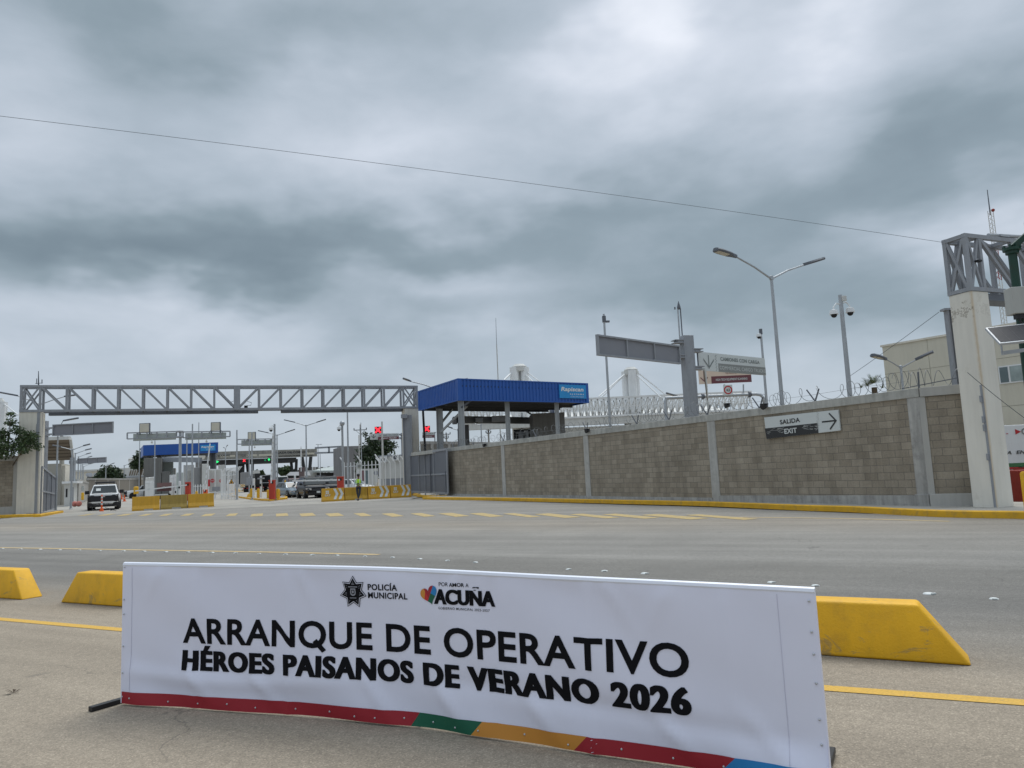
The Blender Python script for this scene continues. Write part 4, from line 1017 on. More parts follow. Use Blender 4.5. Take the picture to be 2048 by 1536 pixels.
# camera poles
t, a = pole('grey camera pole with two white dome cameras behind the wall', 1682, 590, 1698, 790, 24, .09, 'camera_pole', rt=.065)
dome(t, P(1668, 629, 23.9), 1.05, a-UP*.32); dome(t, P(1700.5, 625, 24), 1.05, a-UP*.30)
mb = MB(); mb.box(P(1688, 597, 23.9), (.13, .12, .17)); mb.build('junction_box', WHITED, t, bevel=.01)
t, a = pole('thin pole with a small camera passing behind the grey sign back', 1209, 628, 1219, 850, 42, .085, 'camera_pole', rt=.06)
mb = MB(); mb.box(a-UP*.3, (.2, .2, .35)); mb.box(a-UP*.45+V((.2, 0, 0)), (.22, .14, .1)); mb.build('camera_box', STEELD, t)
t, a = pole('slim camera pole behind the CAMIONES CON CARGA sign end', 1521, 659, 1533, 800, 40, .085, 'camera_pole', rt=.06)
dome(t, a+V((-.12, 0, -.40)), 1.1); mb = MB(); mb.box(a-UP*.12, (.14, .14, .3)); mb.build('junction_box', STEELD, t)
t, a = pole('camera pole with hanging dome camera on the traffic island', 548, 848, 551, 996, 61, .11, 'camera_pole', rt=.08, z0=.1)
dome(t, P(542, 860, 60.8), 1.4, a-UP*.35)
t, a = pole('round-topped camera pole beside the red barrier cabinet near the guard', 684, 848, 687, 985, 62, .10, 'camera_pole', rt=.09)
mb = MB(); mb.ball(a+UP*.05, .22, 8); mb.build('sensor_ball', GALV, t, smooth=True); dome(t, P(678, 859, 61.8), 1.4, a-UP*.35)
for px, y0, px1, y1, Y, r, lb in ((694, 815, 698, 975, 66, .09, 'tall thin grey pole passing behind the truss near the guard'), (308.5, 881, 310, 992, 78, .07, 'thin pole left of the blue far canopy columns'), (373, 867, 374, 990, 74, .075, 'thin pole between the gantry post and the far blue canopy sign'),
        (384, 848, 385, 990, 68, .085, 'tall pole crossing the far blue canopy beside its sign'), (397, 845, 398, 900, 100, .075, 'thin pole rising above the far blue canopy sign'), (278.5, 882, 279, 972, 90, .06, 'thin pole just left of the far blue canopy'),
        (503, 864, 505, 992, 66, .085, 'square grey pole under the second cream box gantry'), (498, 878, 499, 985, 74, .07, 'thin pole behind the second cream box gantry'), (472.5, 860, 475, 988, 70, .09, 'grey pole at the left end of the second gantry'),
        (722, 845, 722, 880, 80, .05, 'thin rod beside the far utility pole crossarm'), (640, 905, 641, 955, 100, .06, 'thin far pole in front of the low roofline'), (763.5, 843, 766, 920, 64, .10, 'pale round pole crossing the far CAMIONES sign')):
    pole(lb, px, y0, px1, y1, Y, r, m_=WHITED if px > 760 else None)
t, a = pole('pale slim pole with brown side standing before the HIGH TECH sign', 1409, 740, 1419, 830, 29, .045, 'steel_pole', WHITED, rt=.04)
mb = MB(); mb.tube(P(1407.5, 740, 28.95), P(1414.5, 800, 28.95), .022); mb.build('conduit', BROWN, t)
t, a = pole('white antenna mast above the blue corrugated canopy', 992.5, 690, 997, 760, 72, .07, 'antenna_mast', WHITED, 'antenna', rt=.05)
mb = MB(); mb.tube(a, P(991.5, 636, 72), .035, .02); mb.build('antenna_tip', GALV, t)
t, a = pole('twin thin mast rising beside the grey sign column', 1356, 617, 1370, 830, 36, .045, 'antenna_mast', GALV, 'antenna', rt=.035)
mb = MB(); mb.tube(V((a.x+.13, a.y, 0)), V((a.x+.13, a.y, a.z)), .03); mb.lathe([(.03, 0), (.09, .05), (.09, .12), (.01, .42)], a+V((.06, 0, -.05)), n=8); mb.box(a+V((-.14, 0, .02)), (.06, .06, .12)); mb.build('lightning_rod', STEELD, t)

# ------------------------------------------------------------------ sign column behind the wall
gc = P(1368, 672, 33.0); cb = ground_of(gc); cb.x = (gc.x + P(1388, 820, 33).x)/2
sc = T('sign_column', 'thick grey steel column carrying road signs behind the block wall', 'sign column', cb)
mb = MB(); mb.box(cb+UP*gc.z/2, (.50, .42, gc.z), .25); mb.build('column', STEEL, sc, bevel=.02)
def flange(t, c, w, rz, hgt=.16):
    mb = MB()
    for dz in (-.06, .06): mb.box(c+UP*dz, (w, .42, .035), rz)
    mb.box(c, (w*.55, .34, hgt), rz); mb.build('bracket', STEEL, t)
z1 = P(1360, 683, 32.8).z; z2 = P(1362, 713, 32.8).z; z3 = P(1392, 702, 33.2).z; z4 = P(1395, 737, 33.2).z
for z in (z1, z2): flange(sc, V((cb.x-.36, cb.y-.1, z)), .62, .3)
for z in (z3, z4): flange(sc, V((cb.x+.40, cb.y+.1, z)), .55, .3)
def framed_panel(name, label, A, B, zt, zb_, ribs, cat='sign', group=None):
    # back of a road sign: sheet set in a frame of square tubes
    A, B = ground_of(A), ground_of(B); d = (B-A).normalized(); n = V((d.y, -d.x, 0)); L = (B-A).length
    if n.y > 0: n = -n
    t = T(name, label, cat, A+UP*zb_, group=group); mb = MB()
    mb.frame(A, d, n, UP, .03, L-.03, -.03, .01, zb_+.03, zt-.03); mb.build('sheet', PANELBK, t)
    w = (zt-zb_)*.085; mb = MB()
    for z in (zb_+w/2, zt-w/2): mb.frame(A, d, n, UP, 0, L, -.04, .09, z-w/2, z+w/2)
    for x in (w/2, L-w/2): mb.frame(A, d, n, UP, x-w/2, x+w/2, -.037, .087, zb_+w, zt-w)
    mb.build('frame', STEEL, t)
    for k in range(1, ribs): x = L*k/ribs; mb = MB(); mb.frame(A, d, n, UP, x-w*.45, x+w*.45, .011, .08, zb_+w, zt-w); mb.build('rib', STEEL, t)
    return t
A_ = P(1193, 690, 29.0); B_ = P(1357, 699, 32.7)
framed_panel('overhead_sign', 'back of a grey road sign hanging left of the sign column', A_, B_, P(1192, 669, 29.0).z, P(1193, 711, 29.0).z, 3)
# cargo truck sign facing the road
A_ = P(1397, 721, 33.4); B_ = P(1530, 727, 36.6); A0, B0 = ground_of(A_), ground_of(B_); d_ = (B0-A0).normalized(); n_ = V((d_.y, -d_.x, 0))
zt, zb_ = P(1397, 703, 33.4).z, P(1397, 740.5, 33.4).z; L_ = (B0-A0).length
cs = T('overhead_sign', 'pale road sign reading CAMIONES CON CARGA hanging on the sign column', 'sign', A0+UP*zb_)
mb = MB(); mb.frame(A0, d_, n_, UP, 0, L_, -.06, 0, zb_, zt); mb.build('panel', SIGNW, cs)
hh = zt-zb_
mb = MB(); mb.frame(A0, d_, n_, UP, L_*.275, L_, .0, .006, zb_, zb_+hh*.46); mb.build('grey_field', SIGNG, cs)
SGT = mat('sign_grey_ink', (.20, .225, .22), .6, 0, .03, 2)
mb = MB(); text_at(mb, 'CAMIONES CON CARGA', A0+d_*L_*.31+UP*(zb_+hh*.62), d_, UP, L_*.60, hh*.20, .03, 1.05, .008); mb.build('lettering', SGT, cs)
mb = MB(); text_at(mb, 'COMMERCIAL CARGO TRUCKS', A0+d_*L_*.29+UP*(zb_+hh*.14), d_, UP, L_*.70, hh*.19, .0, 1.05, .011); mb.build('lettering', SIGNW, cs)
def arrow(t, A, d, n, cx, z0, z1, w, th_, m_, name='arrow', off=.01):
    mb = MB(); q = lambda x, z, o: A + d*x + UP*z + n*o
    mb.add([q(cx-th_, z0, off), q(cx+th_, z0, off), q(cx+th_, z1, off), q(cx-th_, z1, off)], [(0, 1, 2, 3)])
    for s in (-1, 1): mb.add([q(cx, z0, off+.002), q(cx+s*th_*.0, z0+th_*2.8, off+.002), q(cx+s*w, z0+w*1.0+th_*2.8, off+.002), q(cx+s*w, z0+w*1.0, off+.002)], [(0, 1, 2, 3)])
    mb.build(name, m_, t)
arrow(cs, A0, d_, n_, L_*.14, zb_+hh*.13, zt-hh*.14, L_*.072, .030, SGT)
mb = MB()
for i in range(12): mb.frame(A0, d_, n_, UP, L_*.235+.05*(i % 2), L_*.235+.05*(i % 2)+.05, .006, .009, zb_+hh*(.05+i*.075), zb_+hh*(.085+i*.075))
mb.build('scuff_marks', SGT, cs)
mb = MB(); mb.bar(A0-d_*.05+UP*(zb_-.02), A0-d_*.05+UP*(zt+.02), .05); mb.build('hanger', STEELD, cs)
# scanning sign on the pipe gantry
A_ = P(1398, 760, 45); B_ = P(1503, 757, 45); A0, B0 = ground_of(A_), ground_of(B_); d_ = (B0-A0).normalized(); n_ = V((d_.y, -d_.x, 0)); L_ = (B0-A0).length
zt, zb_ = P(1398, 737, 45).z, P(1398, 768.5, 45).z; hh = zt-zb_
hs = T('overhead_sign', 'peach and maroon sign reading HIGH TECH EQUIPMENT SCANNING above the pipe gantry', 'sign', A0+UP*zb_)
mb = MB(); mb.frame(A0, d_, n_, UP, 0, L_, -.05, 0, zb_, zt); mb.build('panel', SIGNP, hs)
mb = MB(); mb.frame(A0, d_, n_, UP, L_*.235, L_, 0, .006, zb_, zb_+hh*.46); mb.build('maroon_field', SIGNM, hs)
mb = MB(); text_at(mb, 'REVISIÓN CON EQUIPO DE ALTA', A0+d_*L_*.32+UP*(zb_+hh*.79), d_, UP, L_*.58, hh*.11, .02, 1.05, .009); text_at(mb, 'TECNOLOGÍA', A0+d_*L_*.51+UP*(zb_+hh*.57), d_, UP, L_*.24, hh*.11, .02, 1.05, .009); mb.build('lettering', SIGNM, hs)
mb = MB(); text_at(mb, 'HIGH TECH EQUIPMENT SCANNING', A0+d_*L_*.32+UP*(zb_+hh*.16), d_, UP, L_*.60, hh*.14, .02, 1.05, .012); mb.build('lettering', SIGNW, hs)
arrow(hs, A0, d_, n_, L_*.10, zb_+hh*.14, zt-hh*.1, L_*.07, .028, SIGNM)
for px in (1449, 1487): c = P(px, 772, 45.05); mb = MB(); mb.tube(c+UP*.1, P(px, 792, 45.05), .045); mb.build('post', GALV, hs)
pz = P(1450, 791, 45).z
mb = MB(); a = P(1330, 790, 45); b = P(1512, 790, 45); a.z = b.z = pz
mb.path([a, b, b+V((.28, 0, -.06)), b+V((.46, 0, -.28)), V((b.x+.5, b.y, 0))], .10, 10); mb.path([V((a.x, a.y, 0)), a+V((0, 0, -.2)), a+V((.1, 0, 0))], .10, 10)
pg = T('pipe_gantry', 'horizontal grey pipe gantry with round flanges behind the razor wire', 'gantry', V((b.x+.5, b.y, 0))); mb.build('pipe', GALV, pg, smooth=True)
for px in (1405, 1499): c = P(px, 791, 45); c.z = pz; mb = MB(); mb.lathe([(.19, -.05), (.19, .05)], c, (1, 0, 0), 14); mb.lathe([(.13, .05), (.13, .12)], c, (1, 0, 0), 12); mb.build('flange', STEELD, pg)
c = P(1456, 780, 44.8); rs = T('height_limit_sign', 'small white height limit sign with a red ring on the pipe gantry', 'sign', c)
hw = 9/1480*45; mb = MB(); mb.box(c, (hw*2, .03, hw*2.3)); mb.build('panel', SIGNW, rs)
def ring(mb, c, r0, r1, y, n=24):
    vs = [c+V((r*math.cos(2*math.pi*k/n), -y, r*math.sin(2*math.pi*k/n))) for r in (r0, r1) for k in range(n)]
    mb.add(vs, [(k, (k+1) % n, n+(k+1) % n, n+k) for k in range(n)])
mb = MB(); ring(mb, c, hw*.68, hw*.95, .02); mb.build('ring', REDS, rs)
mb = MB(); text_at(mb, '4,5', c+V((-hw*.42, -.022, -hw*.28)), V((1, 0, 0)), UP, hw*.84, hw*.55, .03); mb.build('lettering', INK, rs)

# ------------------------------------------------------------------ corrugated canopies
def canopy(name, label, cornerL, corner, cornerR, zt, zb_, ribbed, pitch, labelsign, cat='canopy'):
    # plan corners on the ground: far end of the side face, near corner, end of the front face
    L0, C0, R0 = (V((p.x, p.y, 0)) for p in (cornerL, corner, cornerR)); K0 = L0 + (R0-C0)
    t = T(name, label, cat, C0)
    def face(A, B, m_=BLUE):
        d = (B-A); L = d.length; d.normalize(); n = V((d.y, -d.x, 0)); mb = MB()
        if (A+B-L0-R0).dot(n) < 0: n = -n
        if ribbed:
            k = int(L/pitch); pr = []
            for i in range(k):
                x = L*i/k; w = L/k; pr += [(x, 0), (x+w*.32, 0), (x+w*.42, .045), (x+w*.88, .045), (x+w*.98, 0)]
            pr.append((L, 0)); nn = len(pr)
            mb.add([A+d*x+n*y+UP*z for z in (zb_, zt) for x, y in pr], [(i, i+1, nn+i+1, nn+i) for i in range(nn-1)])
            mb.frame(A, d, n, UP, -.05, L+.05, -.04, .07, zt-.02, zt+.06); mb.frame(A, d, n, UP, -.05, L+.05, -.04, .06, zb_-.06, zb_+.02)
            mb.frame(A, d, n, UP, -.06, .22, .046, .062, zb_, zt); mb.frame(A, d, n, UP, L-.22, L+.06, .046, .062, zb_, zt)
        else: mb.frame(A, d, n, UP, 0, L, -.1, .03, zb_, zt)
        mb.build('fascia', m_, t)
        return d, n, L
    face(L0, C0); fd, fn, fl = face(C0, R0); face(R0, K0); face(K0, L0)
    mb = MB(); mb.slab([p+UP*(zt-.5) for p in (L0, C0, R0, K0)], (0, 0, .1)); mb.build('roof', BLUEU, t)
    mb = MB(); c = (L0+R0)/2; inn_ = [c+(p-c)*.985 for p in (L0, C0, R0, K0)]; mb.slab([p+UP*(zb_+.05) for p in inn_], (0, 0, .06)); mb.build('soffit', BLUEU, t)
    if fd.x < 0: fd = -fd; base = R0
    else: base = C0
    return t, base, fd, fn, fl
cR = P(1175, 785, 56.3); cC = P(917, 780, 50.0); cL = P(838, 800, 56.6)
zt = P(917, 758.5, 50).z; zb_ = P(917, 799.5, 50).z
can, cb_, cfd, cfn, cfl = canopy('inspection_canopy', 'large blue corrugated canopy on grey posts behind the block wall', cL, cC, cR, zt, zb_, True, .285, True)
def cpost(t, px, Y, m_=STEEL, w=.30, zt_=None, m2=None):
    c = ground_of(P(px, 840, Y)); mb = MB(); h = (zt_ or zb_)
    for dx in (-w/2, w/2): mb.box(c+UP*h/2+V((dx, 0, 0)), (.035, w, h))
    mb.box(c+UP*h/2, (w, .03, h)); mb.build('column', m_, t); return c
PALES = mat('pale_grey_steel', (.42, .44, .45), .5, 0, .05, 1, streak=.08)
c1 = cpost(can, 879.5, 55.2, PALES, .42); c2 = cpost(can, 923, 50.6, PALES, .36); c3 = cpost(can, 1015.5, 53.0, PALES, .30); c4 = cpost(can, 1114.5, 55.2, PALES, .28); c5 = cpost(can, 1105, 62.0, PALES, .34)
mb = MB(); mb.bar(c1+UP*4.6, c1+V((2.3, -1.6, zb_)), .13); mb.bar(c1+UP*5.2, c1+V((.9, 1.4, zb_)), .13); mb.build('brace', PALES, can)
mb = MB(); mb.bar(c5+UP*5.0, c5+V((-2.2, 0, zb_)), .13); mb.bar(c2+UP*(zb_-.5), c2+V((.7, .2, zb_)), .12); mb.build('brace', STEELD, can)
mb = MB(); 
for k in (.2, .45, .7): a = cL.lerp(cC, k); a = ground_of(a); mb.bar(a+UP*(zb_+.0)-UP*.1, a+(ground_of(cR)-ground_of(cC))+UP*(zb_-.1), .10, .2)
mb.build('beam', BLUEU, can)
def canopy_sign(t, base, fd, fn, u0, u1, z0, z1):
    s = T('company_sign', 'sky blue Rapiscan Systems sign on the corrugated canopy fascia' if t is can else 'sky blue Rapiscan Systems sign on the far small canopy', 'sign', base+fd*u0+UP*z0)
    o = base+fn*.13; w = u1-u0; h = z1-z0
    mb = MB(); mb.frame(o, fd, fn, UP, u0, u1, -.06, 0, z0, z1); mb.build('panel', SIGNBLUE, s)
    mb = MB(); text_at(mb, 'Rapiscan', o+fd*(u0+w*.06)+UP*(z0+h*.52), fd, UP, w*.84, h*.30, .03, 1.02, .012, .15); mb.build('lettering', WHITE, s)
    mb = MB(); text_at(mb, 'systems', o+fd*(u0+w*.38)+UP*(z0+h*.26), fd, UP, w*.52, h*.13, .02, 1.5, .012); mb.build('lettering', WHITE, s)
    mb = MB(); text_at(mb, 'AN OSI SYSTEMS COMPANY', o+fd*(u0+w*.40)+UP*(z0+h*.08), fd, UP, w*.50, h*.065, .0, 1.05, .012); mb.build('lettering', WHITE, s)
    mb = MB(); mb.frame(o, fd, fn, UP, u0+w*.395, u0+w*.425, .002, .008, z0+h*.62, z0+h*.67); mb.build('dot', REDS, s)
    return s
k0 = (RP(1117, 785, cb_, cfn)-cb_).dot(cfd); k1 = (RP(1170, 785, cb_, cfn)-cb_).dot(cfd)
canopy_sign(can, cb_, cfd, cfn, k0, k1, zt-1.14, zt-.12)
# scanner arch under it
sa = T('cargo_scanner', 'dark grey cargo scanner arch with a boom beam under the blue canopy', 'scanner', ground_of(P(960, 880, 60)))
mb = MB(); c = P(920.5, 840, 57); mb.box(V((c.x, c.y, c.z/2)), (.36, .7, c.z)); mb.build('leg', STEELD, sa)
mb = MB(); c = P(932, 850, 58); mb.box(V((c.x, c.y, c.z/2)), (.42, .6, c.z)); mb.build('leg', mat('scanner_grey', (.13, .135, .14), .6, 0, .08, 1), sa)
mb = MB(); a, b = P(912, 843.5, 57), P(1062, 840, 62); a.z = b.z = P(960, 841, 58.5).z; mb.bar(a, b, .6, .42); mb.bar(a+UP*.26, b+UP*.26, .8, .08); mb.build('beam', mat('scanner_grey', (.13, .135, .14)), sa)
for c, sz in ((P(959, 841, 58)+V((0, -.4, 0)), (.55, .5, .34)), (P(1000, 838, 59)+V((0, -.4, 0)), (1.3, .3, .46)), (P(912, 842, 57)+V((-.1, -.1, 0)), (.34, .5, .5))): mb = MB(); mb.box(c, sz); mb.build('gearbox', STEEL, sa, bevel=.02)
mb = MB(); c = P(954, 847.5, 57.6); mb.tube(c+UP*.2, c-UP*.02, .08, .04); mb.build('sensor', BLACK, sa)
mb = MB(); c = ground_of(P(1048, 860, 63)); mb.box(c+UP*2.5, (1.8, 1.2, 5.0)); mb.build('cabin', mat('scanner_black', (.02, .02, .022), .7, 0, .1, 1), sa)
mb = MB(); c = ground_of(P(1041, 860, 60)); mb.box(c+UP*2.3, (.36, .4, 4.6)); mb.box(c+UP*2.2+V((.5, 0, 0)), (.22, .4, 4.7)); mb.box(c+UP*4.6+V((.2, 0, 0)), (1.1, .5, .12)); mb.build('column', STEEL, sa)
c = ground_of(P(1094, 850, 60)); h = P(1090, 826.5, 59).z
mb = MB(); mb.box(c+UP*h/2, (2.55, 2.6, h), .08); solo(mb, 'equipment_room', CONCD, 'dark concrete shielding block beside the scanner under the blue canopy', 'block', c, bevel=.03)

# ------------------------------------------------------------------ far arena-like white roof with masts
def tower(label, pxs, ytop, ybot, Y, cables, r):
    c = P(sum(pxs)/len(pxs), ytop, Y); b = V((c.x, Y, 0)); t = T('white_mast', label, 'roof mast', b)
    for px in pxs: a = P(px, ytop+4, Y); mb = MB(); mb.tube(V((a.x, Y+.7*math.sin(px), 0)), V((a.x, Y+.7*math.sin(px), a.z)), r, n=12); mb.build('tube', WHITE, t, smooth=True)
    w = P(pxs[-1], ytop, Y).x - P(pxs[0], ytop, Y).x; mb = MB(); mb.lathe([(w*.62, -.9), (w*.70, -.8), (w*.72, -.1), (w*.60, 0), (w*.45, .25)], c, n=16); mb.build('cap', WHITED, t, smooth=True)
    for (x0, y0), (x1, y1), dY in cables: mb = MB(); mb.tube(P(x0, y0, Y), P(x1, y1, Y+dY), .10, n=5); mb.build('cable', WHITE, t)
    return t
tower('white roof mast with stay cables between the canopy sign and grey sign back', (1252, 1262, 1271), 738, 800, 108, [((1250, 748), (1198, 793), -4), ((1253, 746), (1205, 793), -2), ((1272, 742), (1336, 793), -2), ((1268, 745), (1322, 795), -6)], .62)
tower('white roof mast rising behind the blue corrugated canopy', (1028, 1038, 1049), 732, 800, 112, [((1026, 742), (1008, 760), -4), ((1030, 742), (1002, 765), -4), ((1050, 741), (1078, 762), -3), ((1046, 743), (1066, 764), -3)], .68)
tower('distant white mast beyond the dark rounded tree', (259, 263, 267), 917, 955, 210, [], .45)
tower('distant white mast at the left edge above the leafy tree', (-2, 2, 6), 800, 860, 110, [((6, 806), (36, 830), -3)], .5)
ar = T('arena_roof', 'long white lattice space-frame roof over a pale building behind the wall', 'building', ground_of(P(1300, 830, 106)))
Y = 104; zt_ = P(1280, 793, Y).z; zl = P(1280, 829, Y).z; x0 = P(925, 820, Y).x; x1 = P(1505, 810, Y).x
for dy, tag_ in ((0, 'lattice'), (3.2, 'rear_lattice')):
    mb = MB(); n = 46; w = (x1-x0)/n
    mb.bar((x0, Y+dy, zt_), (x1, Y+dy, zt_), .26); mb.bar((x0, Y+dy, zl), (x1, Y+dy, zl), .26); mb.bar((x0, Y+dy, (zt_+zl)/2), (x1, Y+dy, (zt_+zl)/2), .12)
    for i in range(n):
        x = x0+w*i; mb.bar((x, Y+dy, zl), (x+w*.5, Y+dy, zt_), .16); mb.bar((x+w*.5, Y+dy, zt_), (x+w, Y+dy, zl), .16)
        if dy == 0: mb.bar((x+w*.5, Y, zt_), (x+w, Y+3.2, zl+.4), .13); mb.bar((x+w*.5, Y, zt_), (x, Y+3.2, zl+.4), .13)
    mb.build(tag_, WHITE, ar)
mb = MB(); mb.slab([(x0, Y+3.8, zl-.3), (x1, Y+3.8, zl-.3), (x1, Y+22, zt_-.1), (x0, Y+22, zt_-.1)], (0, 0, -.3)); mb.build('roof', WHITED, ar)
mb = MB(); z5 = P(1280, 845, Y).z; mb.box(((x0+x1)/2, Y+.5, (zl-.15+z5)/2), (x1-x0, 1.0, zl-.15-z5)); mb.build('fascia', WHITED, ar)
mb = MB(); mb.box(((x0+x1)/2+3, Y+8, z5/2), (x1-x0-12, 8, z5-.1)); mb.build('wall', WHITED, ar)
for i in range(8): mb = MB(); mb.box((x0+10+i*3.6, Y+3.9, 4.5), (2.4, .2, 1.3)); mb.build('window', WINGL, ar)

# ------------------------------------------------------------------ right-hand building, trailer
bA = P(1765, 700, 40.0); bB = P(2040, 660, 34.4); A0, B0 = ground_of(bA), ground_of(bB); d_ = (B0-A0).normalized(); n_ = V((d_.y, -d_.x, 0)); zt_ = P(1766, 694, 40).z
of = T('office_building', 'plain cream office building behind the near pillar', 'building', A0, math.atan2(d_.y, d_.x))
mb = MB(); mb.frame(A0, d_, n_, UP, 0, 22, -9, 0, 0, zt_); mb.build('wall', CREAM2, of)
mb = MB(); mb.frame(A0, d_, n_, UP, -.08, 22, -9, .06, zt_, zt_+.1); mb.build('parapet', CREAM, of)
LINEM = mat('render_joint', (.30, .28, .22), .9)
for z in (3.55, 5.85): mb = MB(); mb.frame(A0, d_, n_, UP, .0, 22, .001, .006, z, z+.02); mb.build('joint', LINEM, of)
for x in (2.4, 4.8, 9.6): mb = MB(); mb.frame(A0, d_, n_, UP, x, x+.02, .001, .005, .2, zt_-.02); mb.build('joint', LINEM, of)
wp0 = (RP(1998, 750, A0, n_)-A0).dot(d_); wp1 = wp0 + 1.75; wz0, wz1 = RP(2005, 768, A0, n_).z, RP(1999, 733, A0, n_).z
w_ = MB().frame(A0, d_, n_, UP, wp0, wp1, -.1, .04, wz0, wz1).build('window', WHITE, of)
MB().frame(A0, d_, n_, UP, wp0+.06, wp0+.42, .042, .05, wz0+.06, wz1-.06).build('pane', WINGL, w_)
MB().frame(A0, d_, n_, UP, wp0+.50, wp1-.06, .042, .05, wz0+.06, wz1-.06).build('pane', mat('window_reflection', (.30, .36, .35), .08, 0, .25, 2.5, spec=.8), w_)
mb = MB(); lz = RP(2012, 843, A0, n_).z; mb.frame(A0, d_, n_, UP, 6.6, 22, 0, .5, lz-.1, lz+.04); mb.build('ledge', STEEL, of)
# trailer
tp = G(1990, 1004); ty = 22.0; tx = P(1985, 900, ty).x
tl = T('box_trailer', 'white box trailer with a green stripe parked behind the near pillar', 'trailer', V((tx, ty, 0)))
z_t, z_b = P(2025, 850, ty).z, P(2025, 929, ty).z
mb = MB(); mb.box((tx+6.5, ty+1.25, (z_t+z_b)/2), (13, 2.5, z_t-z_b)); mb.build('box_body', WHITE, tl, bevel=.02)
z0, z1 = P(2030, 936, ty).z, P(2030, 926.5, ty).z
mb = MB(); mb.box((tx+6.5, ty-.004, (z0+z1)/2+.02), (12.9, .012, (z1-z0)*.8)); mb.build('stripe', GREENS, tl)
for k in range(4): mb = MB(); mb.box((P(2026+k*70, 931, ty).x, ty-.016, z0+.0), (.28, .014, .05)); mb.build('reflector', REDS, tl)
mb = MB(); mb.box((tx+6.5, ty+1.2, z0-.08), (12.8, 2.2, .14)); mb.build('chassis', STEEL, tl)
for x in (tx+10.3, tx+11.5):
    w = MB().lathe([(.3, -.13), (.5, -.13), (.52, 0), (.5, .13), (.3, .13)], (x, ty+.25, .52), (0, 1, 0), 20).build('wheel', TYRE, tl)
    MB().lathe([(.05, 0), (.28, .02), (.3, .05)], (x, ty+.07, .52), (0, 1, 0), 16).build('rim', RIM, w)
mb = MB(); text_at(mb, 'A  EN  TRÁNSITO', V((P(2013, 912, ty).x, ty-.01, P(2016, 909, ty).z)), V((1, 0, 0)), UP, 1.7, .105, .04, 1.1, .006, .25); mb.build('lettering', INK, tl)
mb = MB(); c = P(2036, 863.5, ty-.012)
mb.add([c+V((-.08, 0, -.08)), c+V((.09, 0, 0)), c+V((-.08, 0, .08))], [(0, 1, 2)]); mb.build('logo', REDS, tl)
mb = MB(); ring(mb, c+V((.2, 0, 0)), .055, .10, .002); mb.build('logo', SIGNG, tl)
mb = MB(); text_at(mb, 'S', c+V((.32, 0, -.08)), V((1, 0, 0)), UP, .12, .16, .03, 1, .006); mb.build('logo', SIGNG, tl)
mb = MB(); mb.box((P(2014, 868, ty).x, ty-.006, P(2014, 867.5, ty).z), (.06, .01, .02)); mb.build('logo', REDS, tl)
c = ground_of(P(2043, 970, 20.8)); h = P(2036, 940, 20.6).z
rd = T('red_tank', 'red steel tank standing under the white trailer beside the near pillar', 'tank', c)
mb = MB(); mb.box(c+UP*h/2, (.50, .5, h), .15); mb.build('body', REDR, rd, bevel=.03)
mb = MB(); mb.frame(c, (1, 0, 0), (0, 1, 0), UP, -.16, .2, -.02, .02, h, h+.06); mb.build('lid', REDR, rd)
mb = MB(); mb.box(c+V((-.12, -.27, h*.78)), (.05, .02, .05)); mb.box(c+V((.13, -.27, h*.78)), (.05, .02, .05)); mb.build('reflector', ORANGE, rd)
c = G(2057, 1023, .15); mb = MB(); mb.lathe([(.075, 0), (.075, .82), (.05, .86), (0, .87)], c, n=14); solo(mb, 'bollard', YEL, 'yellow steel bollard at the right edge beside the red tank', 'bollard', c, smooth=True)
# lattice mast far right
c = P(2003, 600, 60); t = T('radio_mast', 'thin red and white lattice radio mast behind the near truss', 'radio mast', V((c.x, 60, 0)))
zt_ = P(1994, 420, 60).z; zm = P(1999, 560, 60).z
for i, (zz0, zz1, m_) in enumerate(((0, zm, WHITED), (zm, (zm+zt_)/2, REDR), ((zm+zt_)/2, zt_, WHITED))):
    mb = MB(); w = .22
    for k in range(3): o = V((w*math.cos(k*2.09), w*math.sin(k*2.09), 0)); mb.tube(V((c.x, 60, zz0))+o, V((c.x, 60, zz1))+o, .03, n=5)
    z = zz0
    while z < zz1-.3:
        for k in range(3): o = V((w*math.cos(k*2.09), w*math.sin(k*2.09), 0)); o2 = V((w*math.cos(k*2.09+2.09), w*math.sin(k*2.09+2.09), 0)); mb.tube(V((c.x, 60, z))+o, V((c.x, 60, z+.4))+o2, .018, n=4)
        z += .4
    mb.build('lattice', m_, t)
mb = MB(); mb.tube(V((c.x-.05, 60, zt_-.4)), V((c.x-.05, 60, P(1988, 379, 60).z)), .055, .03); mb.build('aerial', STEELD, t)
mb = MB(); mb.ball(V((c.x+.22, 60, zt_)), .14, 7); mb.tube(V((c.x+.22, 60, zt_-1)), V((c.x+.22, 60, zt_)), .025); mb.build('beacon', REDR, t, smooth=True)
SKX, SKY = V((.924, .383, 0)), V((-.383, .924, 0))      # the plaza's own axes
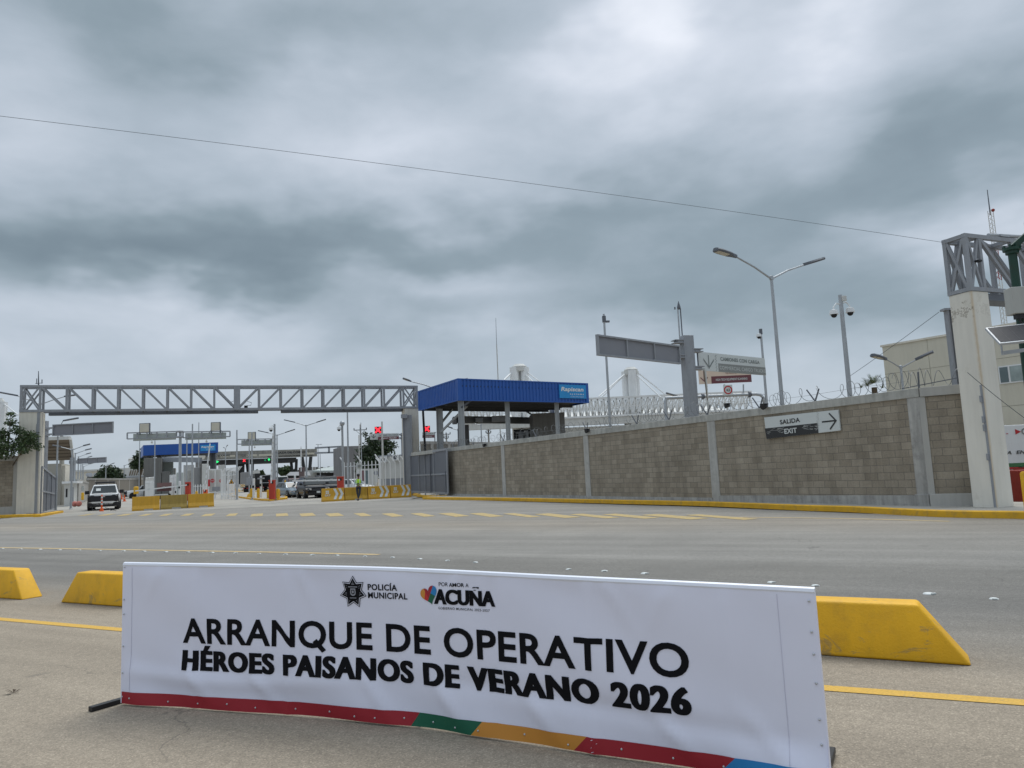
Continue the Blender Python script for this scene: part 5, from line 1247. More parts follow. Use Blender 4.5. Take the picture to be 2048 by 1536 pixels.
# ------------------------------------------------------------------ concrete barriers in the gate mouth
def jersey(name, label, A, B, h, m_, group, chevron=False, gap=True, cat='concrete barrier'):
    A, B = ground_of(A), ground_of(B); d = (B-A); L = d.length; d.normalize(); n = V((d.y, -d.x, 0))
    if n.y > 0: n = -n
    t = T(name, label, cat, A, math.atan2(d.y, d.x), group); mb = MB(); e = .012
    pr = [(-.27, 0), (.27, 0), (.27, .12), (.16, .34), (.11, h), (-.11, h), (-.16, .34), (-.27, .12)]
    k = len(pr); mb.add([A+d*x+n*y+UP*z for x in (e, L-e) for y, z in pr], [list(range(k))[::-1], list(range(k, 2*k))] + [(i, (i+1) % k, k+(i+1) % k, k+i) for i in range(k)])
    mb.build('body', m_, t, bevel=.012)
    if gap: mb = MB(); mb.frame(A, d, n, UP, L*.42, L*.75, .262, .276, .0, .10); mb.build('lifting_slot', CONCL, t)
    if chevron:
        ang = .05/(h-.34)
        q = lambda x, z: A + d*x + n*((.16+(.11-.16)*(z-.34)/(h-.34) if z > .34 else .27+(.16-.27)*(z-.12)/.22)+.008) + UP*z
        for x0 in (.50, .73):
            mb = MB(); w = .115*L
            for za, zb2, xa, xb in ((.14, .34, 0, .063), (.34, .50, .063, .115), (.50, h-.03, .115, 0)):
                mb.add([q(L*(x0+xa), za), q(L*(x0+xa)+w, za), q(L*(x0+xb)+w, zb2), q(L*(x0+xb), zb2)], [(0, 1, 2, 3)])
            mb.build('chevron', SIGNW, t)
        up_ = (q(0, .8)-q(0, .4)).normalized(); mb = MB()
        text_at(mb, 'SAT', q(L*.13, .20 if False else .36), d, up_, L*.25, .13, .03, 1.05, .004); mb.build('lettering', SIGNW, t)
        mb = MB()
        for i in range(2):
            for j in range(2): c = q(L*(.20+i*.075), .58+j*.12); mb.add([c-d*.05-up_*.05, c+d*.05-up_*.05, c+d*.05+up_*.05, c-d*.05+up_*.05], [(0, 1, 2, 3)])
        mb.build('logo', SIGNW, t)
    return t
PA, PB = G(263, 1022.5), G(428, 1013); gname = 'plain yellow barriers left of the traffic island'
for i, (lb, m_) in enumerate((('bright yellow concrete barrier nearest the white pickup truck', YELB), ('dirty faded yellow concrete barrier between two bright ones', YELD), ('bright yellow concrete barrier at the traffic island end of its row', YELB))):
    jersey('concrete_barrier', lb, PA.lerp(PB, i/3+.003), PA.lerp(PB, (i+1)/3-.003), .93, m_, gname)
QA, QB = G(643, 1004), G(822, 994); gname = 'yellow barriers in front of the white fence'
u = [0, .245, .50, .755, 1.0]
for i, (lb, m_, ch) in enumerate((('yellow chevron barrier at the black car end of the row, left of the guard', YELB, True), ('plain darker yellow barrier that the guard in the vest leans on', mat('ochre_barrier_paint', (.46, .27, .03), .65, 0, .1, 1.1, streak=.2), False), ('yellow chevron barrier just past the leaning guard', YELB, True), ('yellow chevron barrier touching the tall steel gate post', YELB, True))):
    jersey('concrete_barrier', lb, QA.lerp(QB, u[i]+.002), QA.lerp(QB, u[i+1]-.002), .90, m_, gname, ch, not ch)

# ------------------------------------------------------------------ barrier cabinets, booms, bollards
def boom_gate(label, px, py0, Y, col, tip=None, raised=None, z0=.12, w=.42):
    top = P(px, py0, Y); b = ground_of(top, z0); h = top.z - z0; t = T('boom_barrier', label, 'boom barrier', b)
    mb = MB(); mb.box(b+UP*h/2, (w, .40, h)); mb.box(b+UP*(h-.04)+V((0, -.02, 0)), (w+.05, .45, .08)); c_ = mb.build('cabinet', col, t, bevel=.02)
    mb = MB(); mb.box(b+UP*h*.86+V((.06, -.22, 0)), (.14, .05, .16)); mb.build('motor_cover', BLACK, t)
    o = b+UP*h*.84+V((0, -.26, 0))
    if tip:
        e = P(*tip); mb = MB(); mb.bar(o, e, .05, .11); mb.build('boom', WHITE, t)
        n = 7
        for k in range(1, n):
            if k % 2: mb = MB(); p, q2 = o.lerp(e, k/n), o.lerp(e, (k+.35)/n); mb.bar(p+UP*.02, q2+UP*.02, .054, .14); mb.build('reflector', SIGNW, t)
    if raised:
        e = P(*raised); mb = MB(); mb.bar(o, e, .10, .06); mb.build('boom', WHITE, t); n = 9
        for k in range(1, n): mb = MB(); p, q2 = o.lerp(e, k/n), o.lerp(e, (k+.42)/n); mb.bar(p, q2, .13, .065); mb.build('reflector', WHITED, t)
    return t
boom_gate('red cabinet with a long white boom lowered across the lane behind the plain barriers', 376.5, 964, 70, RED, (270, 982, 68))
boom_gate('red cabinet with a raised striped boom beside the camera pole on the island', 544.5, 960, 59, RED, None, (546.5, 866, 59.2), .16)
boom_gate('tall red cabinet with a white boom lowered over the black car bonnet', 681, 953, 57.5, RED, (585, 962, 60), None, .1, .46)
boom_gate('orange cabinet with a tall raised boom beside the white gate with round signs', 411, 979, 72, ORANGE, None, (420, 887, 72.2), .1, .3)
boom_gate('brown cabinet with a raised boom seen above the silver car roof', 603.5, 935, 90, mat('maroon_cabinet', (.14, .10, .10), .6, 0, .1, 1), None, (602, 893, 90.2), .1, .6)
def bollard(label, px, py0, py1, Y, w, m_=KERBY, z0=0):
    a, b = P(px, py0, Y), P(px, py1, Y); mb = MB(); k = w/1480*Y/2; b.z = max(z0, b.z)
    mb.lathe([(k, 0), (k, a.z-b.z-.08), (k*.7, a.z-b.z-.01), (0.01, a.z-b.z)], b, n=12)
    solo(mb, 'bollard', m_, label, 'bollard', b, smooth=True)
bollard('yellow bollard at the square pole foot by the fence corner', 473.5, 976, 990, 72, 5)
bollard('yellow bollard at the foot of the second gantry poles', 503, 977, 995, 63, 6)
bollard('yellow bollard midway along the traffic island', 516.5, 977, 996, 63, 6)
bollard('yellow bollard behind the raised boom camera pole', 555.5, 977, 997, 61, 5)
bollard('tall slim yellow post at the back edge of the island beside the silver car', 570.5, 960, 990, 70, 3)
bollard('short yellow bollard behind the plain barriers near the red cabinet', 393, 982, 992, 72, 5)
bollard('yellow boom rest at the tip of the lowered white boom', 272, 973, 988, 75, 9)
bollard('yellow bollard on the inner kerb by the concrete wall', 165, 985, 1000, 70, 5)
mb = MB(); c = G(547, 996, .16); mb.box(c+UP*.36, (.9, .8, .72)); solo(mb, 'pole_plinth', KERBY, 'yellow concrete plinth at the foot of the island camera pole', 'plinth', c, bevel=.03)
mb = MB(); c = G(502, 994, .16); mb.lathe([(.42, 0), (.30, .30), (.16, .34)], c, n=12); solo(mb, 'pole_plinth', KERBY, 'small conical yellow plinth under the square grey pole', 'plinth', c)
def white_post(label, px, py0, py1, Y, w, extra=None):
    a, b = P(px, py0, Y), P(px, py1, Y); b.z = max(.0, b.z); k = w/1480*Y/2; t = T('access_post', label, 'post', b)
    mb = MB(); mb.box((b+a)/2, (k*2, k*2, a.z-b.z)); mb.build('body', WHITE, t, bevel=.02)
    mb = MB(); mb.box(b+UP*(a.z-b.z)*.58+V((0, -k-.03, 0)), (k*1.8, .06, .2)); mb.build('reader', BLACK, t)
    if extra: mb = MB(); mb.box(a+UP*-.2, (.5, .3, .12)); mb.build('reader_box', STEEL, t)
white_post('white access post with a card reader beside the square grey pole', 507.5, 957, 996, 62, 4.2)
white_post('white access post behind the plain barriers beside the red cabinet', 359.5, 962, 992, 73, 3.6)
white_post('second white post behind the plain barriers near the maroon trailer', 352, 978, 992, 74, 2.6)
white_post('white access post standing behind the black car roof', 590, 951, 980, 70, 3.2)
white_post('grey white control stand on the island with a horizontal rail', 522, 952, 995, 61.5, 3.6, True)
mb = MB(); mb.bar(P(521, 952, 61.5), P(545, 949, 61), .05); mb.bar(P(521, 966, 61.5), P(540, 965, 61), .05); solo(mb, 'handrail', GALV, 'double grey rail running from the control stand to the island camera pole', 'rail', P(521, 966, 61.5))
mb = MB(); c = P(499, 958, 62); mb.box(c-UP*.2, (.42, .3, .62)); solo(mb, 'ticket_box', STEEL, 'grey ticket box fixed on the square island pole', 'box', c, bevel=.02)

# ------------------------------------------------------------------ overhead lane gantries
def lane_gantry(label, px, Y, arms, boxes, ytop, ybase):
    b = ground_of(P(px, ybase, Y)); top = P(px, ytop, Y).z; t = T('lane_gantry', label, 'gantry', b)
    mb = MB(); mb.lathe([(.15, 0), (.13, top)], b, n=12)
    mb.build('post', GALV, t, smooth=True)
    for (xa, ya0, ya1), (xb, yb0, yb1), n in arms:
        A0_, A1_, B0_, B1_ = P(xa, ya0, Y), P(xa, ya1, Y), P(xb, yb0, Y), P(xb, yb1, Y); w = .11; mb = MB()
        mb.bar(A0_, B0_, w); mb.bar(A1_, B1_, w)
        for k in range(n+1): mb.bar(A1_.lerp(B1_, k/n), A0_.lerp(B0_, k/n), w*.95)
        mb.build('arm', STEEL, t)
        lo = -UP*.22; mb = MB(); e = V((0, .2, 0))
        mb.slab([A1_.lerp(B1_, .10)+lo+e, A1_.lerp(B1_, .97)+lo+e, A0_.lerp(B0_, .97)-UP*.1+e, A0_.lerp(B0_, .10)-UP*.1+e], (0, .05, 0)); mb.build('sign_sheet', PANELG, t)
        c = A1_.lerp(B1_, .5)-UP*.35; mb = MB(); mb.tube(c+UP*.3, c, .03); mb.ball(c-UP*.08, .11, 6); mb.build('camera', WHITED, t)
    for x0, x1, y0, y1 in boxes:
        a, c = P(x0, y1, Y), P(x1, y0, Y); mb = MB(); mb.frame(a, (1, 0, 0), (0, 1, 0), UP, 0, c.x-a.x, -.12, .12, 0, c.z-a.z); mb.build('signal_box', PANELC, t, bevel=.03)
        mb = MB(); mb.frame(a, (1, 0, 0), (0, 1, 0), UP, -.05, c.x-a.x+.05, -.10, .10, c.z-a.z-.02, c.z-a.z+.05)
        for s in (-.06, c.x-a.x): mb.frame(a, (1, 0, 0), (0, 1, 0), UP, s, s+.06, -.1, .1, -.25, c.z-a.z); mb.bar(a+V((s+.03, 0, .1)), a+V((s+(-.25 if s < 0 else .3), 0, -.25)), .05)
        mb.build('box_bracket', STEELD, t)
    for y in (ytop+2, ytop+13): mb = MB(); c = P(px, y, Y); mb.lathe([(.34, -.08), (.40, 0), (.34, .08)], c, n=12); mb.build('collar', STEEL, t)
    return t
lane_gantry('wide lane gantry with two cream signal boxes on its arms', 359.5, 74, [((254.5, 866, 878), (353, 863, 874.5), 5), ((460, 862.5, 873), (366, 864, 875.5), 5)], [(280.5, 299, 847, 864.5), (423.5, 440, 845, 861.5)], 861, 992)
lane_gantry('shorter lane gantry with one cream signal box behind the camera pole', 546, 90, [((474.5, 879, 888.5), (544, 877.5, 886.5), 5)], [(497, 510.5, 864.5, 878.5)], 876, 990)

# grey sign backs on the far-left road
def col_sign(label1, label2, px, Y, ytop, A, B, zt0, zb0, ribs):
    a = P(px, ytop, Y); b = ground_of(a); t = T('sign_column', label1, 'sign column', b); w = .5*Y/60*.9 if Y < 70 else .42
    mb = MB(); mb.box(b+UP*a.z/2, (w, w*.9, a.z)); mb.build('column', STEEL, t, bevel=.02)
    for z in (zt0-.25, zb0+.15):
        mb = MB(); mb.bar(V((b.x, b.y-.1, z)), V((A.x, A.y, z)), .14, .12); mb.box(V((b.x, b.y, z)), (w*1.25, w*1.2, .18)); mb.build('bracket', STEEL, t)
    framed_panel('overhead_sign', label2, A, B, zt0, zb0, ribs)
Y = 57; col_sign('grey sign column standing just inside the open left gate leaf', 'large grey road sign back hanging under the left end of the far truss', 89.5, Y, 842, P(106, 858, Y-.4), P(227, 854, Y-.8), P(226, 843, Y-.8).z, P(227, 866, Y-.8).z, 3)
Y = 78; col_sign('farther grey sign column beside the inner kerb lamps', 'smaller grey road sign back along the inner road', 146, Y, 915, P(155.5, 920, Y-.4), P(213, 919, Y-1), P(213, 914, Y-1).z, P(213, 925, Y-1).z, 3)

# ------------------------------------------------------------------ buildings on the left
c = ground_of(P(108, 960, 80)); t = T('louvre_building', 'beige block building under a tilted brown louvred roof panel', 'building', c)
x0, x1 = P(84, 950, 80).x, P(120.5, 950, 80).x; h = P(110, 927, 80).z
mb = MB(); A_ = V((x0, 80, 0)); mb.frame(A_, SKX, SKY, UP, 0, (x1-x0)*.90, 0, 6, 0, h); mb.build('wall', BEIGE, t)
mb = MB(); x2 = P(127, 950, 80).x; mb.frame(A_, SKX, SKY, UP, (x1-x0)*.90+.004, (x2-x0)*.90, .4, 6, 0, h-.2); mb.build('paler_side', CREAM, t)  # paler side of the building body, set as its own box
mb = MB(); a = P(114.5, 930, 79.8); mb.box((a.x, 80.6, h+.45), (.34, .34, 1.1)); mb.build('column', BEIGE, t)
q = [P(84, 922, 79), P(142.5, 920, 79), P(137.5, 879, 76.5), P(84, 881, 76.5)]
mb = MB(); mb.slab(q, (0, .35, .25)); mb.build('louvre_panel', BROWN, t)
mb = MB(); mb.bar(q[2]+V((.1, 0, .16)), q[3]+V((0, 0, .16)), .4, .34); mb.bar(q[1]+V((.16, .1, 0)), q[2]+V((.12, .1, .1)), .22, .3); mb.build('roof_edge', WHITED, t)
for k in range(1, 6): mb = MB(); mb.bar(q[0].lerp(q[3], k/6)-V((0, .03, .02)), q[1].lerp(q[2], k/6)-V((0, .03, .02)), .04, .06); mb.build('slat', mat('brown_louvre_dark', (.10, .08, .06), .9), t)
mb = MB(); a = P(123, 874, 77); mb.box(a, (.30, .12, .25)); mb.bar(a-UP*.1, a-UP*.35, .05); solo(mb, 'floodlight', STEELD, 'small floodlight on top of the brown louvred roof', 'floodlight', a)
c = ground_of(P(138, 980, 74)); t = T('guard_booth', 'small white guard booth beside the stepped white wall', 'booth', c)
x0, x1 = P(129, 970, 74).x, P(146, 970, 74).x; h = P(138, 967, 74).z
mb = MB(); mb.frame((x0, 74, 0), SKX, SKY, UP, 0, x1-x0, 0, 3, 0, h); mb.build('wall', WHITED, t)
mb = MB(); mb.frame((x0, 74, 0), SKX, SKY, UP, -.2, x1-x0+.3, -.3, 3.2, h, h+.22); mb.build('roof', WHITE, t)
mb = MB(); mb.frame((x0, 74, 0), SKX, SKY, UP, .12, .28, -.01, .0, .9, 1.75); mb.build('window', BLACK, t)
mb = MB(); mb.frame((x0, 74, 0), SKX, SKY, UP, (x1-x0)-.35, (x1-x0)-.05, -.008, .0, .05, 1.9); mb.build('door', STEEL, t)
mb = MB(); a, b = G(113, 1005), P(126, 965, 66); mb.slab([G(112, 1006), G(129, 999), V((G(129, 999).x, G(129, 999).y, 1.55)), V((G(129, 999).x-.5, G(129, 999).y-.2, 1.55))], (.12, .18, 0)); solo(mb, 'ramp_wall', WHITE, 'low white sloping ramp wall behind the open left gate leaf', 'wall', G(112, 1006))
# far concrete wall and white sheds
def simple_wall(name, label, A, B, h, m_, cat='wall', posts=6, thick=.3):
    A, B = ground_of(A), ground_of(B); d = (B-A); L = d.length; d.normalize(); n = V((d.y, -d.x, 0))
    if n.y > 0: n = -n
    t = T(name, label, cat, A, math.atan2(d.y, d.x)); mb = MB(); mb.frame(A, d, n, UP, 0, L, -thick, 0, 0, h-.25); mb.build('panel', m_, t)
    mb = MB(); mb.frame(A, d, n, UP, 0, L, -thick-.05, .05, h-.25, h); mb.build('coping', CONC, t)
    for k in range(posts): x = L*(k+.5)/posts; mb = MB(); mb.frame(A, d, n, UP, x-.18, x+.18, -thick, .06, 0, h-.25); mb.build('post', CONCL, t)
    return t
FARB = mat('far_block_wall', (.235, .215, .185), .95, 0, .1, .6, .2, 8, streak=.15)
simple_wall('boundary_wall', 'long low grey boundary wall behind the white pickup truck', P(172, 985, 112), P(300, 980, 150), 3.3, FARB, posts=6)
simple_wall('boundary_wall', 'grey boundary wall running along the inner road lamps', P(150, 990, 76), P(172, 985, 112), 2.7, CONC, posts=5)
t = T('white_shed', 'long white shed roofline beyond the far grey boundary wall', 'building', P(200, 980, 190)); x0, x1 = P(118, 950, 190).x, P(296, 950, 190).x; z = P(160, 944, 190).z
mb = MB(); mb.frame((x0, 190, 0), (1, 0, 0), SKY, UP, 0, x1-x0, 0, 3, 0, z); mb.build('wall', CREAM, t)
mb = MB(); mb.frame((x0, 190, 0), (1, 0, 0), SKY, UP, -.3, x1-x0, -.3, 3, z, z+.5); mb.build('roof', WHITED, t)
t = T('arched_building', 'white building with slanted arched openings left of the dark concrete blocks', 'building', P(272, 980, 180)); x0, x1 = P(248, 950, 180).x, P(292, 950, 180).x; z = P(270, 937, 180).z; zl = P(270, 953, 180).z
mb = MB(); mb.frame((x0, 180, 0), (1, 0, 0), SKY, UP, 0, x1-x0, 0, 6, 0, z); mb.build('wall', WHITED, t)
for k in range(7):
    xx = x0 + (x1-x0)*(.22+.105*k); mb = MB(); w = .33
    mb.slab([(xx, 179.98, zl+.25), (xx+w, 179.98, zl+.25), (xx+w+.35, 179.98, z-.5), (xx+.2+w, 179.98, z-.3), (xx+.35, 179.98, z-.45)], (0, -.05, 0)); mb.build('arch_opening', BROWN, t)
mb = MB(); mb.frame((x0, 180, 0), (1, 0, 0), (0, 1, 0), UP, -.2, x1-x0, -.6, 0, zl-.3, zl); mb.build('ledge', STEEL, t)
t = T('grey_shed', 'low grey shed with rooftop dishes beside the dark rounded tree', 'building', P(182, 975, 165)); x0, x1 = P(174, 950, 165).x, P(196, 950, 165).x; z = P(185, 953, 165).z
mb = MB(); mb.frame((x0, 165, 0), (1, 0, 0), SKY, UP, 0, x1-x0, 0, 5, 0, z); mb.build('wall', CONCD, t)
for px in (176, 180, 191): mb = MB(); a = P(px, 951, 164.6); mb.lathe([(.05, 0), (.35, .15), (.5, .35)], a, (.5, -.7, .4), 10); mb.build('dish', STEEL, t)

# ------------------------------------------------------------------ far small blue canopy with blocks
Y = 113; can2, b2, fd2, fn2, fl2 = canopy('inspection_canopy', 'smaller far blue canopy behind the lane gantry', P(282, 890, 122), P(287, 890, 113.5), P(436, 887, 114.5), P(287, 890, 113).z, P(287, 911, 113).z, False, .3, False)
for px in (297, 318, 325.5, 424, 429): 
    c = ground_of(P(px, 930, 117)); mb = MB(); mb.box(c+UP*P(287, 911, 113).z/2, (.45, .45, P(287, 911, 113).z)); mb.build('column', GALV if px == 325.5 else STEELD, can2)
k0 = (RP(401.5, 895, b2, fn2)-b2).dot(fd2); k1 = (RP(431.5, 895, b2, fn2)-b2).dot(fd2)
canopy_sign(can2, b2, fd2, fn2, k0, k1, P(415, 901, 113).z, P(415, 888.5, 113).z)
def blockbox(name, label, x0, x1, y0, Y, dpt, m_, cat='block', ybase=None):
    a = P(x0, y0, Y); ax, ay = SKX, SKY; r = ray(x1, y0); L = (a.x*r.y-a.y*r.x)/(ax.y*r.x-ax.x*r.y); b = a+ax*L; c = ground_of((a+b)/2); mb = MB(); mb.frame((a.x, Y, 0), ax, ay, UP, 0, L, 0, dpt, 0, a.z)
    return solo(mb, name, m_, label, cat, c, bevel=.04)
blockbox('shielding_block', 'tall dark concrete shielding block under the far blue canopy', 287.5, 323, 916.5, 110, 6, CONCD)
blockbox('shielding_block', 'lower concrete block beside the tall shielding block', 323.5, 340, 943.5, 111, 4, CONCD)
blockbox('control_cabin', 'grey control cabin under the far canopy beam', 326, 346, 915, 116, 2, PANELG, 'cabin')
mb = MB(); mb.bar(P(326, 919, 114), P(402, 920, 114), .8, .75); solo(mb, 'scanner_beam', STEEL, 'long grey scanner beam under the far blue canopy', 'beam', P(326, 918, 114))
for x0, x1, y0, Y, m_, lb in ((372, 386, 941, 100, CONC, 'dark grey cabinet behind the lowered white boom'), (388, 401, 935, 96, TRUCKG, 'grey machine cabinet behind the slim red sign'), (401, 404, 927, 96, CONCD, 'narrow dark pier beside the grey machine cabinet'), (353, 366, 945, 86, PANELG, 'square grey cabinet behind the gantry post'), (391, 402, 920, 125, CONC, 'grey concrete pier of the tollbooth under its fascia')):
    blockbox('equipment_cabinet', lb, x0, x1, y0, Y, 1.2, m_, 'cabinet')
for x0, x1, y0, Y, lb in ((329, 351, 937, 120, 'white container behind the maroon trailer'), (367, 388, 930, 128, 'white cabin with dark window strip behind the gantry poles'), (403, 418, 928, 110, 'white cabin left of the white gate'), (437, 450, 930, 130, 'white cabin behind the triangular warning sign')):
    o = blockbox('white_cabin', lb, x0, x1, y0, Y, 3, WHITED, 'cabin')
def bx(px0, py0, px1, py1, Y, th_=.05):
    a = P(px0, py1, Y); r = ray(px1, py1); L = (a.x*r.y-a.y*r.x)/(SKX.y*r.x-SKX.x*r.y); h = P(px0, py0, Y).z-a.z
    return MB().frame(a, SKX, SKY, UP, 0, L, 0, th_, 0, h)
# maroon flat trailer behind the plain barriers
t = T('flat_trailer', 'dull maroon flat trailer behind the plain yellow barriers', 'trailer', ground_of(P(328, 985, 92)))
bx(314, 966, 342, 976, 92, 2).build('load', mat('dull_maroon', (.20, .12, .115), .7, 0, .1, 1), t); bx(314, 976.5, 342, 983, 92.1, 1.9).build('deck', CARR, t)
for px in (319, 338): a = P(px, 984, 92); mb = MB(); mb.lathe([(.2, -.1), (.36, -.1), (.36, .1), (.2, .1)], V((a.x, 91.8, .36)), (0, 1, 0), 14); mb.build('wheel', TYRE, t)
bx(309, 988.6, 336, 991, 84, .2); solo(bx(309, 988.6, 336, 991.2, 84, .2), 'low_kerb_block', WHITED, 'low white kerb block behind the plain yellow barriers', 'kerb block', P(322, 991, 84))

# ------------------------------------------------------------------ white picket fences
def picket(label, A, B, h, n, arm, group=None, rails=(.12, .88), m_=WHITE, spikes=True, adir=None, r=.035):
    A, B = ground_of(A), ground_of(B); d = (B-A); L = d.length; d.normalize(); nn = V((d.y, -d.x, 0)); t = T('steel_fence', label, 'fence', A, math.atan2(d.y, d.x), group)
    for z in rails: mb = MB(); mb.bar(A+UP*h*z, B+UP*h*z, .06); mb.build('rail', m_, t)
    pk = None
    for i in range(n+1):
        p = A+d*L*i/n; big = i % 5 == 0; rr = r*(1.6 if big else 1)
        mb = MB(); mb.bar(p, p+UP*h, rr*2)
        if arm and (spikes or big): mb.bar(p+UP*h*.995, p+UP*(h+arm)+(adir or d)*arm*.9, rr*1.6)
        mb.build('post' if big else 'picket', m_, t)
    return t
picket('white picket fence with slanted black tips beside the triangular warning sign', P(443, 985, 78), P(476, 986, 72), 2.7, 11, .45, adir=V((.9, 0, 0)), r=.035)
picket('white picket fence section left of the maroon trailer', P(291, 990, 88), P(306, 990, 84), 2.3, 10, .35)
picket('pale mesh fence panel between the two dark blocks and the maroon trailer', P(340, 985, 96), P(352, 985, 94), 3.0, 8, .0)
picket('white post fence with angled tops behind the leaning guard', P(689, 990, 70), P(760, 988, 66), 3.0, 10, .55, spikes=False, adir=V((-.8, .2, 0)))
picket('tall white posts in front of the white cargo container', P(762, 988, 64), P(812, 986, 62), 2.7, 5, .5, spikes=True, adir=V((-.9, .1, 0)), rails=(.2,), r=.028)
picket('short white railing behind the grey control cabinets', P(385, 985, 84), P(412, 985, 82), 1.6, 5, 0)
picket('long white guard railing beyond the concrete island', P(577, 980, 95), P(640, 978, 92), 1.2, 12, 0)
# white gate with round signs
t = T('vehicle_gate', 'white double gate of sheet panels carrying two round red signs', 'gate', ground_of(P(430, 985, 80)))
bx(418, 940, 430, 984, 80).build('panel', WHITED, t); bx(431, 940, 442.5, 984, 80).build('panel', WHITED, t)
for px in (417.5, 430.5, 443): mb = MB(); a = P(px, 938, 79.9); mb.bar(ground_of(a), a, .11); mb.build('post', WHITE, t)
mb = MB(); mb.bar(P(418, 939, 79.9), P(443, 939, 79.9), .12); mb.bar(P(418, 985, 79.9), P(476, 984, 79.9), .12); mb.build('rail', WHITE, t)
bx(424, 974, 440, 982, 79.7).build('table_frame', STEEL, t)
def disc(name, label, px, py, rad, Y, m_, bar=True, word=None):
    c = P(px, py, Y); r = rad/1480*Y; mb = MB(); mb.lathe([(r, 0), (r, .04)], c, (0, -1, 0), 20); s = T(name, label, 'sign', c); mb.build('disc', m_, s)
    mb = MB(); ring(mb, c, r*.86, r*.94, .045); mb.build('ring', SIGNW, s)
    if word: mb = MB(); text_at(mb, word, c+V((-r*.62, -.05, -r*.2)), V((1, 0, 0)), UP, r*1.24, r*.42, .03); mb.build('lettering', SIGNW, s)
    else: mb = MB(); mb.frame(c, (1, 0, 0), (0, 1, 0), UP, -r*.6, r*.6, -.055, -.045, -r*.16, r*.16); mb.build('bar', SIGNW, s)
disc('stop_sign', 'larger round dark red ALTO sign on the white gate', 425, 961.5, 4.3, 79.6, REDS, False, 'ALTO')
disc('no_entry_sign', 'smaller round red no entry sign on the white gate', 441.5, 961.8, 3.3, 79.6, REDS)
solo(bx(416, 959, 420, 973, 79.4), 'red_placard', REDS, 'narrow upright red placard beside the round ALTO sign', 'sign', P(418, 973, 79.4))
c = P(463, 963, 71); s = 5.4/1480*71; w_t = T('warning_sign', 'yellow triangular warning sign with black border on the picket fence', 'sign', c)
mb = MB(); mb.prism([(-s, -s*.85), (s, -s*.85), (0, s*.95)], c, (1, 0, 0), (0, 0, 1), .03); mb.build('border', SIGNK, w_t)
mb = MB(); mb.prism([(-s*.72, -s*.68), (s*.72, -s*.68), (0, s*.66)], c+V((0, -.035, 0)), (1, 0, 0), (0, 0, 1), .03); mb.build('face', mat('warning_orange', (.72, .36, .02), .5), w_t)
mb = MB(); mb.frame(c, (1, 0, 0), (0, 1, 0), UP, -s*.25, s*.25, -.08, -.06, -s*.5, -s*.1); mb.frame(c, (1, 0, 0), (0, 1, 0), UP, -s*.08, s*.08, -.08, -.06, -s*.08, s*.25); mb.build('symbol', SIGNK, w_t)
t = T('chevron_barrier', 'small white and orange chevron barrier in front of the grey lorry', 'barrier', ground_of(P(482, 972, 95)))
bx(478, 968.5, 490, 975, 95, .4).build('body', SIGNW, t)
for k in range(3): a = P(480+k*3, 974, 94.5); mb = MB(); h = P(480, 969, 94.5).z-P(480, 974.5, 94.5).z; mb.slab([a, a+V((.12, 0, 0)), a+V((.27, 0, h/2)), a+V((.12, 0, h)), a+V((0, 0, h)), a+V((.15, 0, h/2))], (0, -.03, 0)); mb.build('chevron', YELB, t)

# ------------------------------------------------------------------ toll plaza fascia
Y0, Y1 = 150, 158; fA, fB = P(398, 905, Y0), P(634, 897, Y1); A0, B0 = ground_of(fA), ground_of(fB); d_ = (B0-A0).normalized(); n_ = V((d_.y, -d_.x, 0)); L_ = (B0-A0).length
zt_ = (fA.z+fB.z)/2; zb_ = P(400, 920.5, Y0).z
tl = T('toll_plaza', 'long weathered toll plaza fascia with dark lettering over the lanes', 'building', A0, math.atan2(d_.y, d_.x))
FASC = mat('weathered_fascia', (.33, .32, .285), .9, 0, .22, .25, .2, 10, streak=.4, dirt=(.12, .11, .10), dirtamt=.6)
mb = MB(); mb.frame(A0, d_, n_, UP, 0, L_, -.8, 0, zb_, zt_); mb.build('fascia', FASC, tl)
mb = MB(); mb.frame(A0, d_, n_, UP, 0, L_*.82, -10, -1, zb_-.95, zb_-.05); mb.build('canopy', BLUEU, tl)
mb = MB(); mb.frame(A0, d_, n_, UP, 0, L_*.80, -.03, .03, (zt_*.55+zb_*.45), (zt_*.55+zb_*.45)+.06); mb.build('joint', STEELD, tl)
def fx(px): return (RP(px, 910, A0, n_)-A0).dot(d_)
hh = zt_-zb_
for word, p0, p1, z, cp, b_ in (('PLAZA DE COBRO', 551, 611, .50, .26, .05), ('026', 616, 628, .50, .26, .0), ('CO', 409, 417, .35, .20, .03), ('A CAPUFE', 429, 460, .35, .20, .03), ('CAPUFE', 483, 505, .30, .22, .0), ('PUENTE INTERNACIONAL ACUÑA', 535, 627, .10, .16, .05)):
    mb = MB(); text_at(mb, word, A0+d_*fx(p0)+UP*(zb_+hh*z), d_, UP, fx(p1)-fx(p0), hh*cp, b_, 1.05, .02); mb.build('lettering', SIGNK if b_ else INK, tl)
for x0, x1 in ((440, 470), (492, 514), (518, 549), (614, 629)): mb = MB(); mb.frame(A0, d_, n_, UP, fx(x0), fx(x1), .002, .008, zb_+hh*.28, zb_+hh*.58); mb.build('panel', PANELC, tl)
mb = MB(); mb.lathe([(.65, 0), (.65, .06)], A0+d_*fx(404)+n_*.0+UP*(zb_+hh*.45), n_, 16); mb.build('emblem', CREAM, tl)
def vcol(px0, py0, px1, py1, w, Y): mb = MB(); a, b = P(px0, py0, Y), P(px1, py1, Y); b.z = max(0, b.z); mb.bar(a, b, w, w*.9, up=(0, 1, 0)); mb.build('column', BLUEU, tl)
